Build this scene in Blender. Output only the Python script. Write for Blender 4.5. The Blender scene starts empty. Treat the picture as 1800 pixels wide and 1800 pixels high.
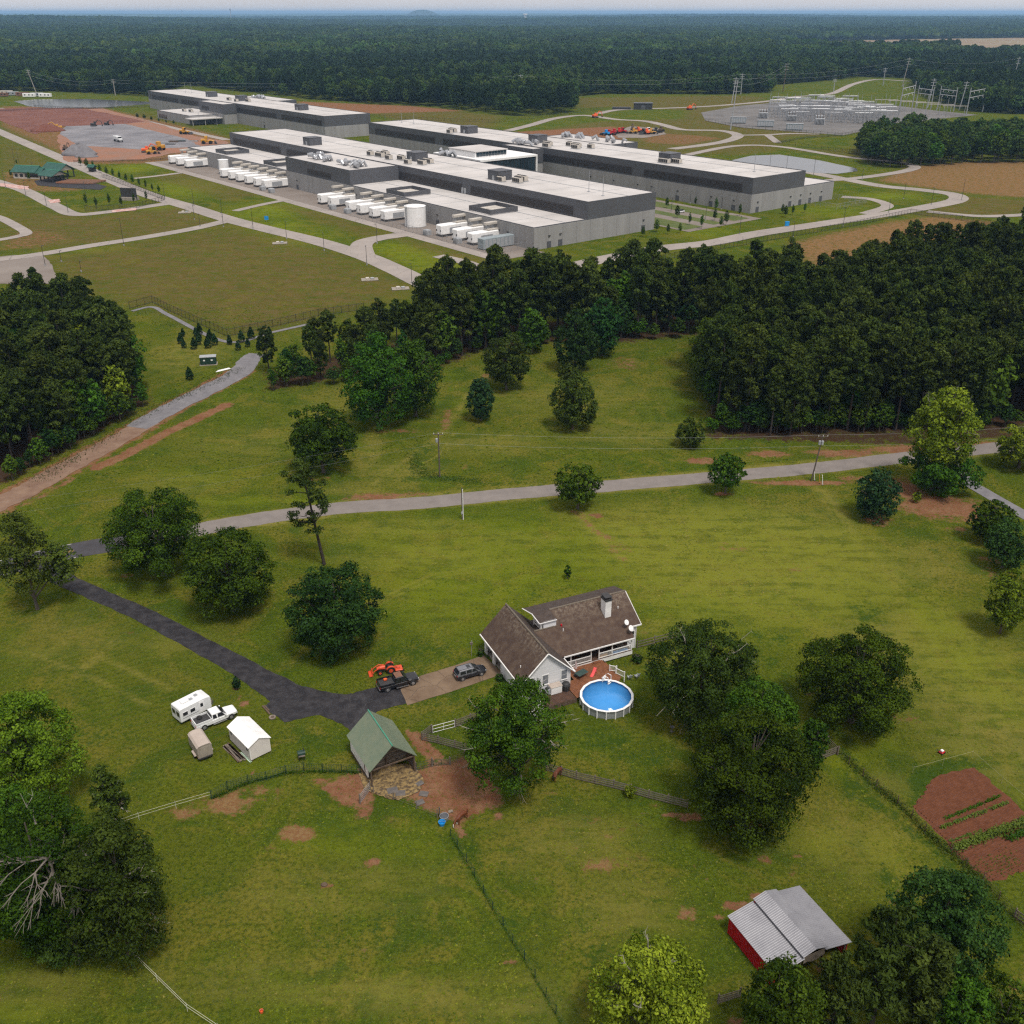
import bpy, math, random
import numpy as np
from mathutils import Vector, Matrix
SC = bpy.context.scene
COL = SC.collection
R = math.radians
# ------------------------------------------------------------------ camera, sky, sun, exposure
CAM_H, FPX, HORIZON = 85.0, 1750.0, 22.0          # metres, focal length and horizon row for an 1800 px frame
PITCH = math.atan((900 - HORIZON) / FPX)
SP, CP = math.sin(PITCH), math.cos(PITCH)
cam = bpy.data.cameras.new('camera'); camo = bpy.data.objects.new('camera', cam); COL.objects.link(camo)
camo.location = (0, 0, CAM_H); camo.rotation_euler = (math.pi / 2 - PITCH, 0, 0)
cam.sensor_width = 36; cam.sensor_height = 36; cam.lens = 36 * FPX / 1800
cam.clip_start = 1; cam.clip_end = 200000
SC.camera = camo
SUN_EL, SUN_AZ = R(64), R(150)                    # azimuth clockwise from +Y
world = bpy.data.worlds.new('World'); SC.world = world; world.use_nodes = True
nt = world.node_tree; bg = nt.nodes['Background']
sky = nt.nodes.new('ShaderNodeTexSky'); sky.sky_type = 'NISHITA'; sky.sun_disc = False
sky.sun_elevation = SUN_EL; sky.sun_rotation = SUN_AZ
sky.air_density = 1.0; sky.dust_density = 3.0; sky.ozone_density = 1.0
hsv = nt.nodes.new('ShaderNodeHueSaturation'); hsv.inputs['Saturation'].default_value = 0.35
nt.links.new(sky.outputs[0], hsv.inputs['Color']); bg.inputs['Strength'].default_value = 0.10
# high overcast: a soft grey cloud deck over the sky, the same all round
wtc = nt.nodes.new('ShaderNodeTexCoord'); wn = nt.nodes.new('ShaderNodeTexNoise'); wn.inputs['Scale'].default_value = 2.2; wn.inputs['Detail'].default_value = 5
wr = nt.nodes.new('ShaderNodeValToRGB'); wr.color_ramp.elements[0].color = (3.5, 3.34, 3.34, 1); wr.color_ramp.elements[1].color = (4.4, 4.2, 4.18, 1); wr.color_ramp.elements[0].position = .3; wr.color_ramp.elements[1].position = .7
wm = nt.nodes.new('ShaderNodeMix'); wm.data_type = 'RGBA'; wm.inputs['Factor'].default_value = 0.86
nt.links.new(wtc.outputs['Generated'], wn.inputs['Vector']); nt.links.new(wn.outputs['Fac'], wr.inputs[0]); nt.links.new(hsv.outputs[0], wm.inputs['A']); nt.links.new(wr.outputs[0], wm.inputs['B']); nt.links.new(wm.outputs['Result'], bg.inputs['Color'])
sun = bpy.data.lights.new('sun', 'SUN'); suno = bpy.data.objects.new('sun', sun); COL.objects.link(suno)
sun.energy = 1.5; sun.angle = R(12); sun.color = (1.0, 0.94, 0.86)
suno.location = (0, 0, 200)
suno.rotation_euler = Vector((-math.sin(SUN_AZ) * math.cos(SUN_EL), -math.cos(SUN_AZ) * math.cos(SUN_EL), -math.sin(SUN_EL))).to_track_quat('-Z', 'Y').to_euler()
SC.view_settings.view_transform = 'Standard'; SC.view_settings.look = 'None'
SC.view_settings.exposure = 1.05; SC.view_settings.gamma = 1.0; SC.view_settings.use_curve_mapping = False
SC.render.engine = 'CYCLES'
SC.cycles.max_bounces = 4; SC.cycles.diffuse_bounces = 2; SC.cycles.transmission_bounces = 3; SC.cycles.transparent_max_bounces = 4
SC.cycles.volume_bounces = 0; SC.cycles.use_adaptive_sampling = True; SC.cycles.adaptive_threshold = 0.015
SC.cycles.use_denoising = False; SC.cycles.pixel_filter_type = 'BLACKMAN_HARRIS'; SC.cycles.filter_width = 1.3
try: SC.cycles.volume_step_rate = 4.0
except Exception: pass

# ------------------------------------------------------------------ placing helpers
def gp(px, py, z=0.0):
    """real place on the flat land (metres) that the photograph shows at a pixel"""
    x, v = (px - 900) / FPX, (py - 900) / FPX
    d = (CAM_H - z) / (SP + v * CP)
    return (x * d, (CP - v * SP) * d)
def height_at(px, py, py2):
    X, Y = gp(px, py); v = (py2 - 900) / FPX
    return CAM_H - (SP + v * CP) * Y / (CP - v * SP)
def ppm(py):
    return FPX * (SP + (py - 900) / FPX * CP) / CAM_H
rng = np.random.default_rng(7)
rnd = random.Random(11)
ORD = ['first', 'second', 'third', 'fourth', 'fifth', 'sixth', 'seventh', 'eighth', 'ninth', 'tenth', 'eleventh', 'twelfth', 'thirteenth', 'fourteenth', 'fifteenth', 'sixteenth', 'seventeenth', 'eighteenth', 'nineteenth', 'twentieth']

def inpoly(x, y, poly):
    x = np.asarray(x, float); y = np.asarray(y, float); r = np.zeros(x.shape, bool); n = len(poly)
    for i in range(n):
        x0, y0 = poly[i]; x1, y1 = poly[(i + 1) % n]
        c = (y0 > y) != (y1 > y)
        r ^= c & (x < (x1 - x0) * (y - y0) / ((y1 - y0) if y1 != y0 else 1e-9) + x0)
    return r
def polydist(x, y, poly, closed=True):
    d = np.full(np.shape(x), 1e9); n = len(poly)
    for i in range(n if closed else n - 1):
        x0, y0 = poly[i]; x1, y1 = poly[(i + 1) % n]
        dx, dy = x1 - x0, y1 - y0; L = dx * dx + dy * dy + 1e-12
        t = np.clip(((x - x0) * dx + (y - y0) * dy) / L, 0, 1)
        d = np.minimum(d, np.hypot(x - x0 - t * dx, y - y0 - t * dy))
    return d
def smooth(pts, n=8):
    """Catmull-Rom through points"""
    P = [np.array(p, float) for p in pts]; P = [2 * P[0] - P[1]] + P + [2 * P[-1] - P[-2]]; out = []
    for i in range(1, len(P) - 2):
        for k in range(n):
            t = k / n; a, b, c, d = P[i - 1:i + 3]
            out.append(0.5 * ((2 * b) + (c - a) * t + (2 * a - 5 * b + 4 * c - d) * t * t + (3 * b - a - 3 * c + d) * t ** 3))
    out.append(P[-2]); return out

# ------------------------------------------------------------------ mesh builder
class MB:
    def __init__(s): s.v = []; s.f = []; s.T = Matrix()
    def add(s, vs, fs):
        o = len(s.v); T = s.T
        s.v += [tuple(T @ Vector(v)) for v in vs]; s.f += [tuple(i + o for i in f) for f in fs]; return s
    def box(s, x0, x1, y0, y1, z0, z1):
        return s.add([(x0, y0, z0), (x1, y0, z0), (x1, y1, z0), (x0, y1, z0), (x0, y0, z1), (x1, y0, z1), (x1, y1, z1), (x0, y1, z1)],
                     [(0, 3, 2, 1), (4, 5, 6, 7), (0, 1, 5, 4), (1, 2, 6, 5), (2, 3, 7, 6), (3, 0, 4, 7)])
    def cbox(s, c, sx, sy, sz): return s.box(c[0] - sx / 2, c[0] + sx / 2, c[1] - sy / 2, c[1] + sy / 2, c[2], c[2] + sz)
    def bbox(s, x0, x1, y0, y1, z0, z1, b):
        """box with chamfered edges"""
        vs = []
        for z, i in ((z0, b), (z0 + b, 0), (z1 - b, 0), (z1, b)):
            j = i; k = b if i == 0 else b * 2
            X0, X1, Y0, Y1 = x0 + j, x1 - j, y0 + j, y1 - j
            vs.append([(X0 + b, Y0, z), (X1 - b, Y0, z), (X1, Y0 + b, z), (X1, Y1 - b, z), (X1 - b, Y1, z), (X0 + b, Y1, z), (X0, Y1 - b, z), (X0, Y0 + b, z)])
        return s.loft(vs)
    def loft(s, rings, cap=True, closed=True):
        n = len(rings[0]); vs = [p for r in rings for p in r]; fs = []
        for k in range(len(rings) - 1):
            for i in range(n if closed else n - 1):
                a, b = k * n + i, k * n + (i + 1) % n
                fs.append((a, b, b + n, a + n))
        if cap: fs.append(tuple(range(n - 1, -1, -1))); fs.append(tuple((len(rings) - 1) * n + i for i in range(n)))
        return s.add(vs, fs)
    def tube(s, path, rad, n=6, cap=True):
        path = [Vector(p) for p in path]; rings = []; up = Vector((0, 0, 1))
        if not hasattr(rad, '__len__'): rad = [rad] * len(path)
        for i, p in enumerate(path):
            d = (path[min(i + 1, len(path) - 1)] - path[max(i - 1, 0)]).normalized()
            a = d.cross(up if abs(d.z) < .95 else Vector((1, 0, 0))).normalized(); b = d.cross(a)
            rings.append([tuple(p + (a * math.cos(t) + b * math.sin(t)) * rad[i]) for t in (2 * math.pi * k / n for k in range(n))])
        return s.loft(rings, cap)
    def cyl(s, x, y, z0, z1, r0, r1=None, n=12):
        return s.loft([[(x + r * math.cos(2 * math.pi * k / n), y + r * math.sin(2 * math.pi * k / n), z) for k in range(n)] for z, r in ((z0, r0), (z1, r0 if r1 is None else r1))])
    def lathe(s, prof, n=16, x=0, y=0):
        return s.loft([[(x + r * math.cos(2 * math.pi * k / n), y + r * math.sin(2 * math.pi * k / n), z) for k in range(n)] for r, z in prof])
    def wheel(s, c, r, w, n=14, axis='y'):
        rings = []
        for o, q in ((-w / 2, r * .86), (-w * .42, r), (w * .42, r), (w / 2, r * .86)):
            rings.append([(c[0] + q * math.cos(t), c[1] + o, c[2] + q * math.sin(t)) for t in (2 * math.pi * k / n for k in range(n))])
        return s.loft(rings)
    def prism(s, poly, z0, z1):
        n = len(poly)
        return s.loft([[(p[0], p[1], z0) for p in poly], [(p[0], p[1], z1) for p in poly]])
    def slab(s, pts, t):
        """thin solid sheet: quad/polygon pts (3d) with thickness t along its normal"""
        P = [Vector(p) for p in pts]; nrm = (P[1] - P[0]).cross(P[2] - P[0]).normalized() * t
        return s.loft([[tuple(p - nrm) for p in P], [tuple(p) for p in P]])
    def sphere(s, c, rx, ry, rz, n=10, m=6):
        rings = []
        for j in range(1, m):
            a = math.pi * j / m; rings.append([(c[0] + rx * math.sin(a) * math.cos(2 * math.pi * k / n), c[1] + ry * math.sin(a) * math.sin(2 * math.pi * k / n), c[2] - rz * math.cos(a)) for k in range(n)])
        return s.loft(rings)
    def build(s, name, m, parent=None, sm=False):
        me = bpy.data.meshes.new(name); me.from_pydata(s.v, [], s.f)
        return link(name, me, m, parent, sm)
def link(name, me, m, parent=None, sm=False):
    if m is not None and not len(me.materials): me.materials.append(MAT[m] if isinstance(m, str) else m)
    if sm: me.polygons.foreach_set('use_smooth', [True] * len(me.polygons))
    o = bpy.data.objects.new(name, me); COL.objects.link(o)
    if parent is not None: o.parent = parent
    return o
def fastmesh(name, v, q, k=4):
    """mesh from numpy: v (N,3), q (M,k)"""
    me = bpy.data.meshes.new(name); v = np.ascontiguousarray(v, np.float32); q = np.ascontiguousarray(q, np.int32)
    me.vertices.add(len(v)); me.vertices.foreach_set('co', v.ravel())
    me.loops.add(q.size); me.loops.foreach_set('vertex_index', q.ravel())
    me.polygons.add(len(q)); me.polygons.foreach_set('loop_start', np.arange(0, q.size, k, dtype=np.int32))
    try: me.polygons.foreach_set('loop_total', np.full(len(q), k, np.int32))
    except Exception: pass
    me.update(calc_edges=True); return me
def tag(o, label, cat, group=None, kind=None):
    o['label'] = label; o['category'] = cat
    if group: o['group'] = group
    if kind: o['kind'] = kind
    return o
def thing(name, label, cat, loc=(0, 0, 0), rz=0.0, group=None):
    o = bpy.data.objects.new(name, None); COL.objects.link(o); o.empty_display_size = .5
    o.location = loc if len(loc) == 3 else (loc[0], loc[1], 0); o.rotation_euler = (0, 0, rz)
    return tag(o, label, cat, group)
def copy_tree(o, parent=None):
    c = o.copy(); COL.objects.link(c); c.parent = parent
    for ch in list(o.children): copy_tree(ch, c)
    return c
def struct(name, mb_or_me, m, label, cat):
    o = mb_or_me.build(name, m) if isinstance(mb_or_me, MB) else link(name, mb_or_me, m)
    return tag(o, label, cat, kind='structure')

# ------------------------------------------------------------------ procedural materials
MAT = {}
def pm(name, col, col2=None, scale=3.0, rough=.8, bump=0.0, bscale=None, metal=0.0, spec=.3, det=4, coord='Object', stretch=None, contrast=(.35, .65), emit=None, alpha=None):
    m = bpy.data.materials.new(name); m.use_nodes = True; MAT[name] = m
    N, L = m.node_tree.nodes, m.node_tree.links; b = N['Principled BSDF']
    b.inputs['Roughness'].default_value = rough; b.inputs['Metallic'].default_value = metal
    b.inputs['Specular IOR Level'].default_value = spec
    tc = N.new('ShaderNodeTexCoord'); src = tc.outputs[coord] if coord != 'World' else N.new('ShaderNodeNewGeometry').outputs['Position']
    if stretch:
        mp = N.new('ShaderNodeMapping'); mp.inputs['Scale'].default_value = stretch; L.new(src, mp.inputs[0]); src = mp.outputs[0]
    c1 = (*col, 1); c2 = (*(col2 or [c * .72 for c in col]), 1)
    nz = N.new('ShaderNodeTexNoise'); nz.inputs['Scale'].default_value = scale; nz.inputs['Detail'].default_value = det; nz.inputs['Roughness'].default_value = .65
    L.new(src, nz.inputs['Vector'])
    rp = N.new('ShaderNodeValToRGB'); rp.color_ramp.elements[0].position = contrast[0]; rp.color_ramp.elements[1].position = contrast[1]
    rp.color_ramp.elements[0].color = c1; rp.color_ramp.elements[1].color = c2
    L.new(nz.outputs['Fac'], rp.inputs[0]); L.new(rp.outputs[0], b.inputs['Base Color'])
    if bump:
        nb = N.new('ShaderNodeTexNoise'); nb.inputs['Scale'].default_value = bscale or scale * 4; nb.inputs['Detail'].default_value = 3
        L.new(src, nb.inputs['Vector']); bp = N.new('ShaderNodeBump'); bp.inputs['Strength'].default_value = bump; bp.inputs['Distance'].default_value = .05
        L.new(nb.outputs['Fac'], bp.inputs['Height']); L.new(bp.outputs[0], b.inputs['Normal'])
    return m
pm('white_paint', (.78, .77, .75), (.66, .65, .64), 1.2, .6)
pm('white_metal', (.80, .80, .80), (.70, .69, .68), .8, .45)
pm('siding', (.70, .70, .71), (.60, .60, .62), .7, .65, stretch=(.3, .3, 9), contrast=(.3, .7))
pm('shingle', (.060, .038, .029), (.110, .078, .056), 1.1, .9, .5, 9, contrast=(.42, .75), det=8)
pm('shingle_shaded', (.042, .031, .027), (.07, .053, .045), 1.4, .9, .5, 9, det=8)  # the shingle again, with the shade of the dimmer slopes put into its colour
pm('ridge_moss', (.17, .14, .11), (.10, .085, .065), 3, .95)
pm('glass_dark', (.012, .014, .018), (.02, .022, .026), 2, .12, spec=.6)
pm('screen_grey', (.20, .21, .23), (.15, .16, .18), 4, .5)
pm('inside_shade', (.018, .016, .015), (.03, .027, .024), 2, .9)
pm('concrete', (.185, .13, .085), (.115, .075, .048), .35, .9, .25, 8, coord='World', contrast=(.35, .7), det=8)
pm('concrete_floor', (.30, .27, .23), (.22, .19, .16), 1, .9)
pm('asphalt_drive', (.016, .015, .018), (.046, .043, .046), .7, .85, .3, 20, coord='World', det=9, contrast=(.42, .72))
pm('asphalt_road', (.040, .038, .043), (.058, .055, .06), .4, .9, .3, 15, coord='World', det=8)
pm('chip_road', (.15, .132, .122), (.205, .18, .165), .35, .95, .3, 15, coord='World', det=9, contrast=(.3, .7))
pm('gravel_grey', (.125, .12, .13), (.185, .178, .185), .4, .95, .3, 12, coord='World', det=9)
pm('yellow_line', (.50, .27, .05), (.40, .22, .06), 2, .8)
pm('white_line', (.55, .54, .52), (.40, .40, .39), 2, .8)
pm('fac_road', (.31, .272, .245), (.225, .198, .182), .06, .9, coord='World', det=9, contrast=(.3, .7))
pm('sub_gravel', (.10, .094, .090), (.155, .145, .138), .05, .95, coord='World', det=9)
pm('fac_yard', (.22, .19, .168), (.145, .118, .10), .05, .9, coord='World', det=9, contrast=(.3, .7))
pm('fac_wet', (.10, .095, .105), (.20, .19, .20), .05, .55, coord='World', det=9, contrast=(.35, .65))
pm('red_soil_far', (.115, .040, .028), (.17, .07, .048), .05, 1, coord='World', det=9)
pm('orange_soil', (.26, .115, .065), (.20, .12, .085), .06, 1, coord='World', det=9)
pm('roof_white', (.50, .475, .46), (.37, .35, .335), .05, .8, coord='World', det=10, contrast=(.38, .72))
pm('panel_grey', (.088, .090, .100), (.075, .077, .086), .15, .55, coord='World')
pm('louver', (.052, .047, .048), (.038, .035, .036), .6, .6, coord='World')
pm('concrete_wall', (.29, .285, .282), (.235, .23, .228), .25, .85, coord='World', stretch=(1, 1, .12), det=6)
pm('hvac_beige', (.50, .46, .41), (.38, .35, .31), .6, .6)
pm('galv', (.42, .43, .45), (.32, .33, .35), 1.5, .4, metal=.6)
pm('steel_grey', (.33, .345, .36), (.26, .27, .285), 1, .5)
pm('dark_metal', (.03, .03, .032), (.045, .044, .045), 2, .5)
pm('black_fence', (.016, .016, .016), (.03, .028, .026), 2, .6)
pm('wood_grey', (.17, .145, .12), (.10, .083, .068), 2.2, .9, .3, 14, stretch=(1, 1, 1))
pm('wood_dark', (.075, .05, .035), (.12, .085, .06), 2, .9)
pm('wood_pole', (.075, .06, .052), (.12, .10, .088), 3, .9)
pm('deck_wood', (.21, .085, .038), (.145, .055, .026), 1.2, .7, .2, 12, stretch=(1, 1, 1))
pm('deck_dark', (.095, .05, .032), (.06, .034, .024), 1.4, .8)
pm('pool_wall', (.26, .275, .275), (.20, .215, .215), 1, .5)
pm('pool_liner', (.06, .25, .55), (.05, .22, .50), 1, .6)
pm('green_roof', (.125, .165, .115), (.165, .19, .13), .8, .5, metal=.1, det=6)
m_ = MAT['shingle']; N_, L2 = m_.node_tree.nodes, m_.node_tree.links   # pale lichen towards the ridges
tc_ = N_.new('ShaderNodeTexCoord'); sx = N_.new('ShaderNodeSeparateXYZ'); L2.new(tc_.outputs['Object'], sx.inputs[0]); r1 = N_.new('ShaderNodeMapRange'); r1.inputs[1].default_value = 4.6; r1.inputs[2].default_value = 6.6; L2.new(sx.outputs['Z'], r1.inputs[0])
nz_ = N_.new('ShaderNodeTexNoise'); nz_.inputs['Scale'].default_value = 2.4; nz_.inputs['Detail'].default_value = 8; nz_.inputs['Roughness'].default_value = .75; L2.new(tc_.outputs['Object'], nz_.inputs['Vector']); r2 = N_.new('ShaderNodeMapRange'); r2.inputs[1].default_value = .46; r2.inputs[2].default_value = .64; L2.new(nz_.outputs['Fac'], r2.inputs[0])
mu = N_.new('ShaderNodeMath'); mu.operation = 'MULTIPLY'; L2.new(r1.outputs[0], mu.inputs[0]); L2.new(r2.outputs[0], mu.inputs[1]); mx_ = N_.new('ShaderNodeMix'); mx_.data_type = 'RGBA'; mx_.inputs['B'].default_value = (.20, .165, .125, 1); b_in = N_['Principled BSDF'].inputs['Base Color']; L2.new(b_in.links[0].from_socket, mx_.inputs['A']); L2.new(mu.outputs[0], mx_.inputs['Factor']); L2.new(mx_.outputs['Result'], b_in)
pm('green_ridge', (.05, .22, .15), (.06, .25, .17), 1, .5)
pm('park_green', (.016, .070, .054), (.026, .085, .066), .3, .6)
pm('tin_roof', (.27, .27, .29), (.21, .21, .23), .5, .5, metal=.25, det=6)
pm('barn_red', (.42, .008, .015), (.34, .006, .012), 1, .6)
pm('straw', (.26, .18, .075), (.07, .048, .03), 2.6, 1, .6, 6, det=7, contrast=(.4, .6))
pm('stone_mat', (.085, .08, .08), (.135, .118, .105), 1.5, .9)
pm('straw_board', (.24, .20, .165), (.13, .105, .085), 2, .9)
pm('black_paint', (.008, .008, .010), (.012, .012, .014), 2, .16, spec=.6)
pm('char_paint', (.022, .024, .030), (.030, .032, .04), 2, .18, metal=.3, spec=.6)
pm('silver_paint', (.16, .165, .185), (.20, .205, .22), 2, .22, metal=.3, spec=.6)
pm('rust_paint', (.24, .10, .055), (.10, .07, .055), 2, .7)
pm('car_white', (.72, .73, .73), (.66, .67, .67), 1, .22, spec=.5)
pm('tyre', (.012, .012, .012), (.02, .019, .018), 4, .9)
pm('rim', (.38, .38, .39), (.30, .30, .31), 3, .35, metal=.6)
pm('chrome', (.60, .60, .62), (.5, .5, .52), 3, .2, metal=.9)
pm('orange', (.62, .085, .030), (.50, .065, .026), 2, .4)
pm('red_lens', (.45, .02, .015), (.35, .015, .012), 2, .3)
pm('lamp_lens', (.62, .63, .65), (.5, .5, .52), 2, .2)
pm('tan_trailer', (.30, .265, .22), (.23, .20, .165), .9, .7)
pm('tan_roof', (.42, .36, .31), (.36, .30, .26), .9, .7)
pm('pink', (.72, .10, .10), (.62, .08, .08), 2, .5)
pm('blue_plastic', (.015, .26, .62), (.012, .2, .5), 2, .5)
pm('teal', (.03, .055, .05), (.04, .07, .062), 2, .6)
pm('orange_red', (.70, .12, .03), (.6, .10, .03), 2, .6)
pm('yellow_machine', (.52, .27, .035), (.42, .21, .03), 1, .5)
pm('utility_green', (.012, .035, .025), (.018, .045, .032), 1, .5)
pm('garden_soil', (.090, .031, .014), (.128, .047, .022), 1.2, 1, .8, 5, coord='World', det=8)
pm('horse_chestnut', (.15, .045, .018), (.10, .03, .013), 4, .6)
pm('horse_bay', (.12, .038, .016), (.085, .026, .012), 4, .6)
pm('horse_black', (.010, .008, .007), (.014, .011, .01), 4, .6)
pm('horse_white', (.70, .67, .62), (.6, .57, .52), 4, .7)
pm('bark', (.10, .083, .068), (.06, .05, .042), 1.5, .95, .5, 6)
pm('bark_pale', (.34, .31, .27), (.22, .20, .175), 1.5, .9)
pm('bark_pine', (.052, .040, .034), (.03, .023, .02), 1.5, .95)
pm('tape_white', (.66, .65, .55), (.55, .54, .44), 3, .7)
pm('tape_old', (.34, .33, .20), (.28, .27, .16), 3, .8)
pm('glass_blue', (.018, .034, .043), (.010, .020, .027), .1, .1, spec=.6, coord='World')
pm('pond_water', (.060, .065, .072), (.075, .08, .088), .02, .18, spec=.5, coord='World')
pm('pool_water', (.05, .25, .60), (.065, .28, .64), .7, .12, .25, 3, spec=.18)
pm('dry_far', (.23, .19, .10), (.20, .13, .08), .004, 1, coord='World', det=8)

def cracks(name, col, scale=.32, w=.012):
    """thin wandering cracks and joints in a paved surface"""
    m = MAT[name]; N, L = m.node_tree.nodes, m.node_tree.links; pos = N.new('ShaderNodeNewGeometry').outputs['Position']; nz = N.new('ShaderNodeTexNoise'); nz.inputs['Scale'].default_value = .5; nz.inputs['Detail'].default_value = 5; L.new(pos, nz.inputs['Vector'])
    mv = N.new('ShaderNodeVectorMath'); mv.operation = 'MULTIPLY_ADD'; mv.inputs[1].default_value = (2.2, 2.2, 0); L.new(nz.outputs['Color'], mv.inputs[0]); L.new(pos, mv.inputs[2])
    vo = N.new('ShaderNodeTexVoronoi'); vo.feature = 'DISTANCE_TO_EDGE'; vo.inputs['Scale'].default_value = scale; L.new(mv.outputs[0], vo.inputs['Vector']); mr = N.new('ShaderNodeMapRange'); mr.inputs[1].default_value = 0; mr.inputs[2].default_value = w * 2; mr.inputs[3].default_value = .8; mr.inputs[4].default_value = 0; L.new(vo.outputs['Distance'], mr.inputs[0])
    mx = N.new('ShaderNodeMix'); mx.data_type = 'RGBA'; mx.inputs['B'].default_value = (*col, 1); bi = N['Principled BSDF'].inputs['Base Color']; L.new(bi.links[0].from_socket, mx.inputs['A']); L.new(mr.outputs[0], mx.inputs['Factor']); L.new(mx.outputs['Result'], bi)
cracks('asphalt_drive', (.050, .047, .047), .22, .004); cracks('concrete', (.06, .042, .03), .26, .010); cracks('fac_road', (.12, .11, .10), .10, .006)
def leafmat(name, c1, c2, hue=.02):
    """leaf colour: clump tint from the mesh, small shift per tree, a little light through the leaf"""
    m = bpy.data.materials.new(name); m.use_nodes = True; MAT[name] = m
    N, L = m.node_tree.nodes, m.node_tree.links; b = N['Principled BSDF']; out = N['Material Output']
    at = N.new('ShaderNodeAttribute'); at.attribute_name = 'tint'
    mx = N.new('ShaderNodeMix'); mx.data_type = 'RGBA'; mx.inputs['A'].default_value = (*c1, 1); mx.inputs['B'].default_value = (*c2, 1)
    L.new(at.outputs['Fac'], mx.inputs['Factor'])
    oi = N.new('ShaderNodeObjectInfo'); mr = N.new('ShaderNodeMapRange'); mr.inputs['To Min'].default_value = .72; mr.inputs['To Max'].default_value = 1.25
    L.new(oi.outputs['Random'], mr.inputs[0])
    hs = N.new('ShaderNodeHueSaturation'); L.new(mx.outputs['Result'], hs.inputs['Color']); L.new(mr.outputs[0], hs.inputs['Value'])
    mh = N.new('ShaderNodeMapRange'); mh.inputs['To Min'].default_value = .5 - hue; mh.inputs['To Max'].default_value = .5 + hue
    m2 = N.new('ShaderNodeMath'); m2.operation = 'FRACT'; m3 = N.new('ShaderNodeMath'); m3.operation = 'MULTIPLY'; m3.inputs[1].default_value = 7.31
    L.new(oi.outputs['Random'], m3.inputs[0]); L.new(m3.outputs[0], m2.inputs[0]); L.new(m2.outputs[0], mh.inputs[0]); L.new(mh.outputs[0], hs.inputs['Hue'])
    L.new(hs.outputs[0], b.inputs['Base Color']); b.inputs['Roughness'].default_value = .8; b.inputs['Specular IOR Level'].default_value = .04
    tr = N.new('ShaderNodeBsdfTranslucent'); L.new(hs.outputs[0], tr.inputs['Color'])
    ms = N.new('ShaderNodeMixShader'); ms.inputs[0].default_value = .16
    L.new(b.outputs[0], ms.inputs[1]); L.new(tr.outputs[0], ms.inputs[2]); L.new(ms.outputs[0], out.inputs['Surface'])
    return m
leafmat('leaf_oak', (0.012, 0.029, 0.003), (0.064, 0.112, 0.008))
leafmat('leaf_mid', (0.015, 0.042, 0.004), (0.076, 0.146, 0.012))
leafmat('leaf_bright', (0.045, 0.08, 0.005), (0.2, 0.27, 0.02))
leafmat('leaf_olive', (0.02, 0.036, 0.005), (0.08, 0.114, 0.017))
leafmat('leaf_pine', (0.017, 0.03, 0.006), (0.09, 0.126, 0.021), .012)
leafmat('leaf_cedar', (0.008, 0.024, 0.009), (0.034, 0.072, 0.024), .01)
leafmat('leaf_dark', (0.009, 0.028, 0.005), (0.043, 0.096, 0.019))
leafmat('leaf_far', (.024, .050, .011), (.074, .118, .024), .02)
leafmat('leaf_farpine', (.017, .036, .013), (.046, .076, .025), .015)
leafmat('leaf_crop', (0.05, 0.09, 0.012), (0.15, 0.21, 0.035))
# ------------------------------------------------------------------ ground: one sheet to the horizon
NEAR = (-168.0, 168.0, 42.0, 330.0); MID = (-900.0, 900.0, -260.0, 1500.0); FAR = 46000.0
def far_z(x, y):
    """gentle far hills, flat within a few kilometres"""
    r = np.hypot(x, y); k = np.clip((r - 2700 - 1700 / (1 + np.exp(np.clip(-(x - 300) / 250, -40, 40)))) / 4200, 0, 1); k = k * k * (3 - 2 * k)
    z = 34 * np.sin(x / 2300 + 1.3 + .6 * np.sin(y / 3100)) * np.sin(y / 1900 + .4 + x / 5200) + 17 * np.sin(x / 880 + y / 1300) + 11 * np.sin(y / 690 - x / 1500 + 2)
    return k * (z * .5 + 4 + np.clip((r - 9000) / 20000, 0, 1) * 40 + 26 * np.exp(-((r - 8200 - 900 * np.sin(x / 2600)) / 1300) ** 2))
def tensor(xs, ys, hole=None):
    X, Y = np.meshgrid(xs, ys); nx = len(xs)
    i, j = np.meshgrid(np.arange(nx - 1), np.arange(len(ys) - 1)); i = i.ravel(); j = j.ravel()
    if hole:
        cx = (xs[i] + xs[i + 1]) / 2; cy = (ys[j] + ys[j + 1]) / 2
        k = ~((cx > hole[0]) & (cx < hole[1]) & (cy > hole[2]) & (cy < hole[3])); i, j = i[k], j[k]
    a = j * nx + i
    return X.ravel(), Y.ravel(), np.stack([a, a + 1, a + 1 + nx, a + nx], 1)
def lines(a, b, step): return np.linspace(a, b, int(round((b - a) / step)) + 1)
def geo(a, b, n): return np.geomspace(a, b, n)
g1 = tensor(lines(NEAR[0], NEAR[1], .6), lines(NEAR[2], NEAR[3], .6))
xs = np.unique(np.concatenate([lines(MID[0], MID[1], 4), NEAR[:2]])); ys = np.unique(np.concatenate([lines(MID[2], MID[3], 4), NEAR[2:]]))
g2 = tensor(xs, ys, NEAR)
gx = np.concatenate([-geo(900, FAR, 60)[::-1], lines(-900, 900, 150)[1:-1], geo(900, FAR, 60)])
gy = np.concatenate([-geo(260, 5000, 8)[::-1], lines(-260, 1500, 160)[1:-1], geo(1500, FAR, 110)])
g3 = tensor(gx, gy, MID)
GX = np.concatenate([g1[0], g2[0], g3[0]]); GY = np.concatenate([g1[1], g2[1], g3[1]])
GQ = np.concatenate([g1[2], g2[2] + len(g1[0]), g3[2] + len(g1[0]) + len(g2[0])])
GZ = far_z(GX, GY)
paint = np.zeros((2, len(GX), 4), np.float32)
CH = dict(dirt=(0, 0), dry=(0, 1), lush=(0, 2), tan=(0, 3), litter=(1, 0), brown=(1, 1), mow=(1, 2), yell=(1, 3))
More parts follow.
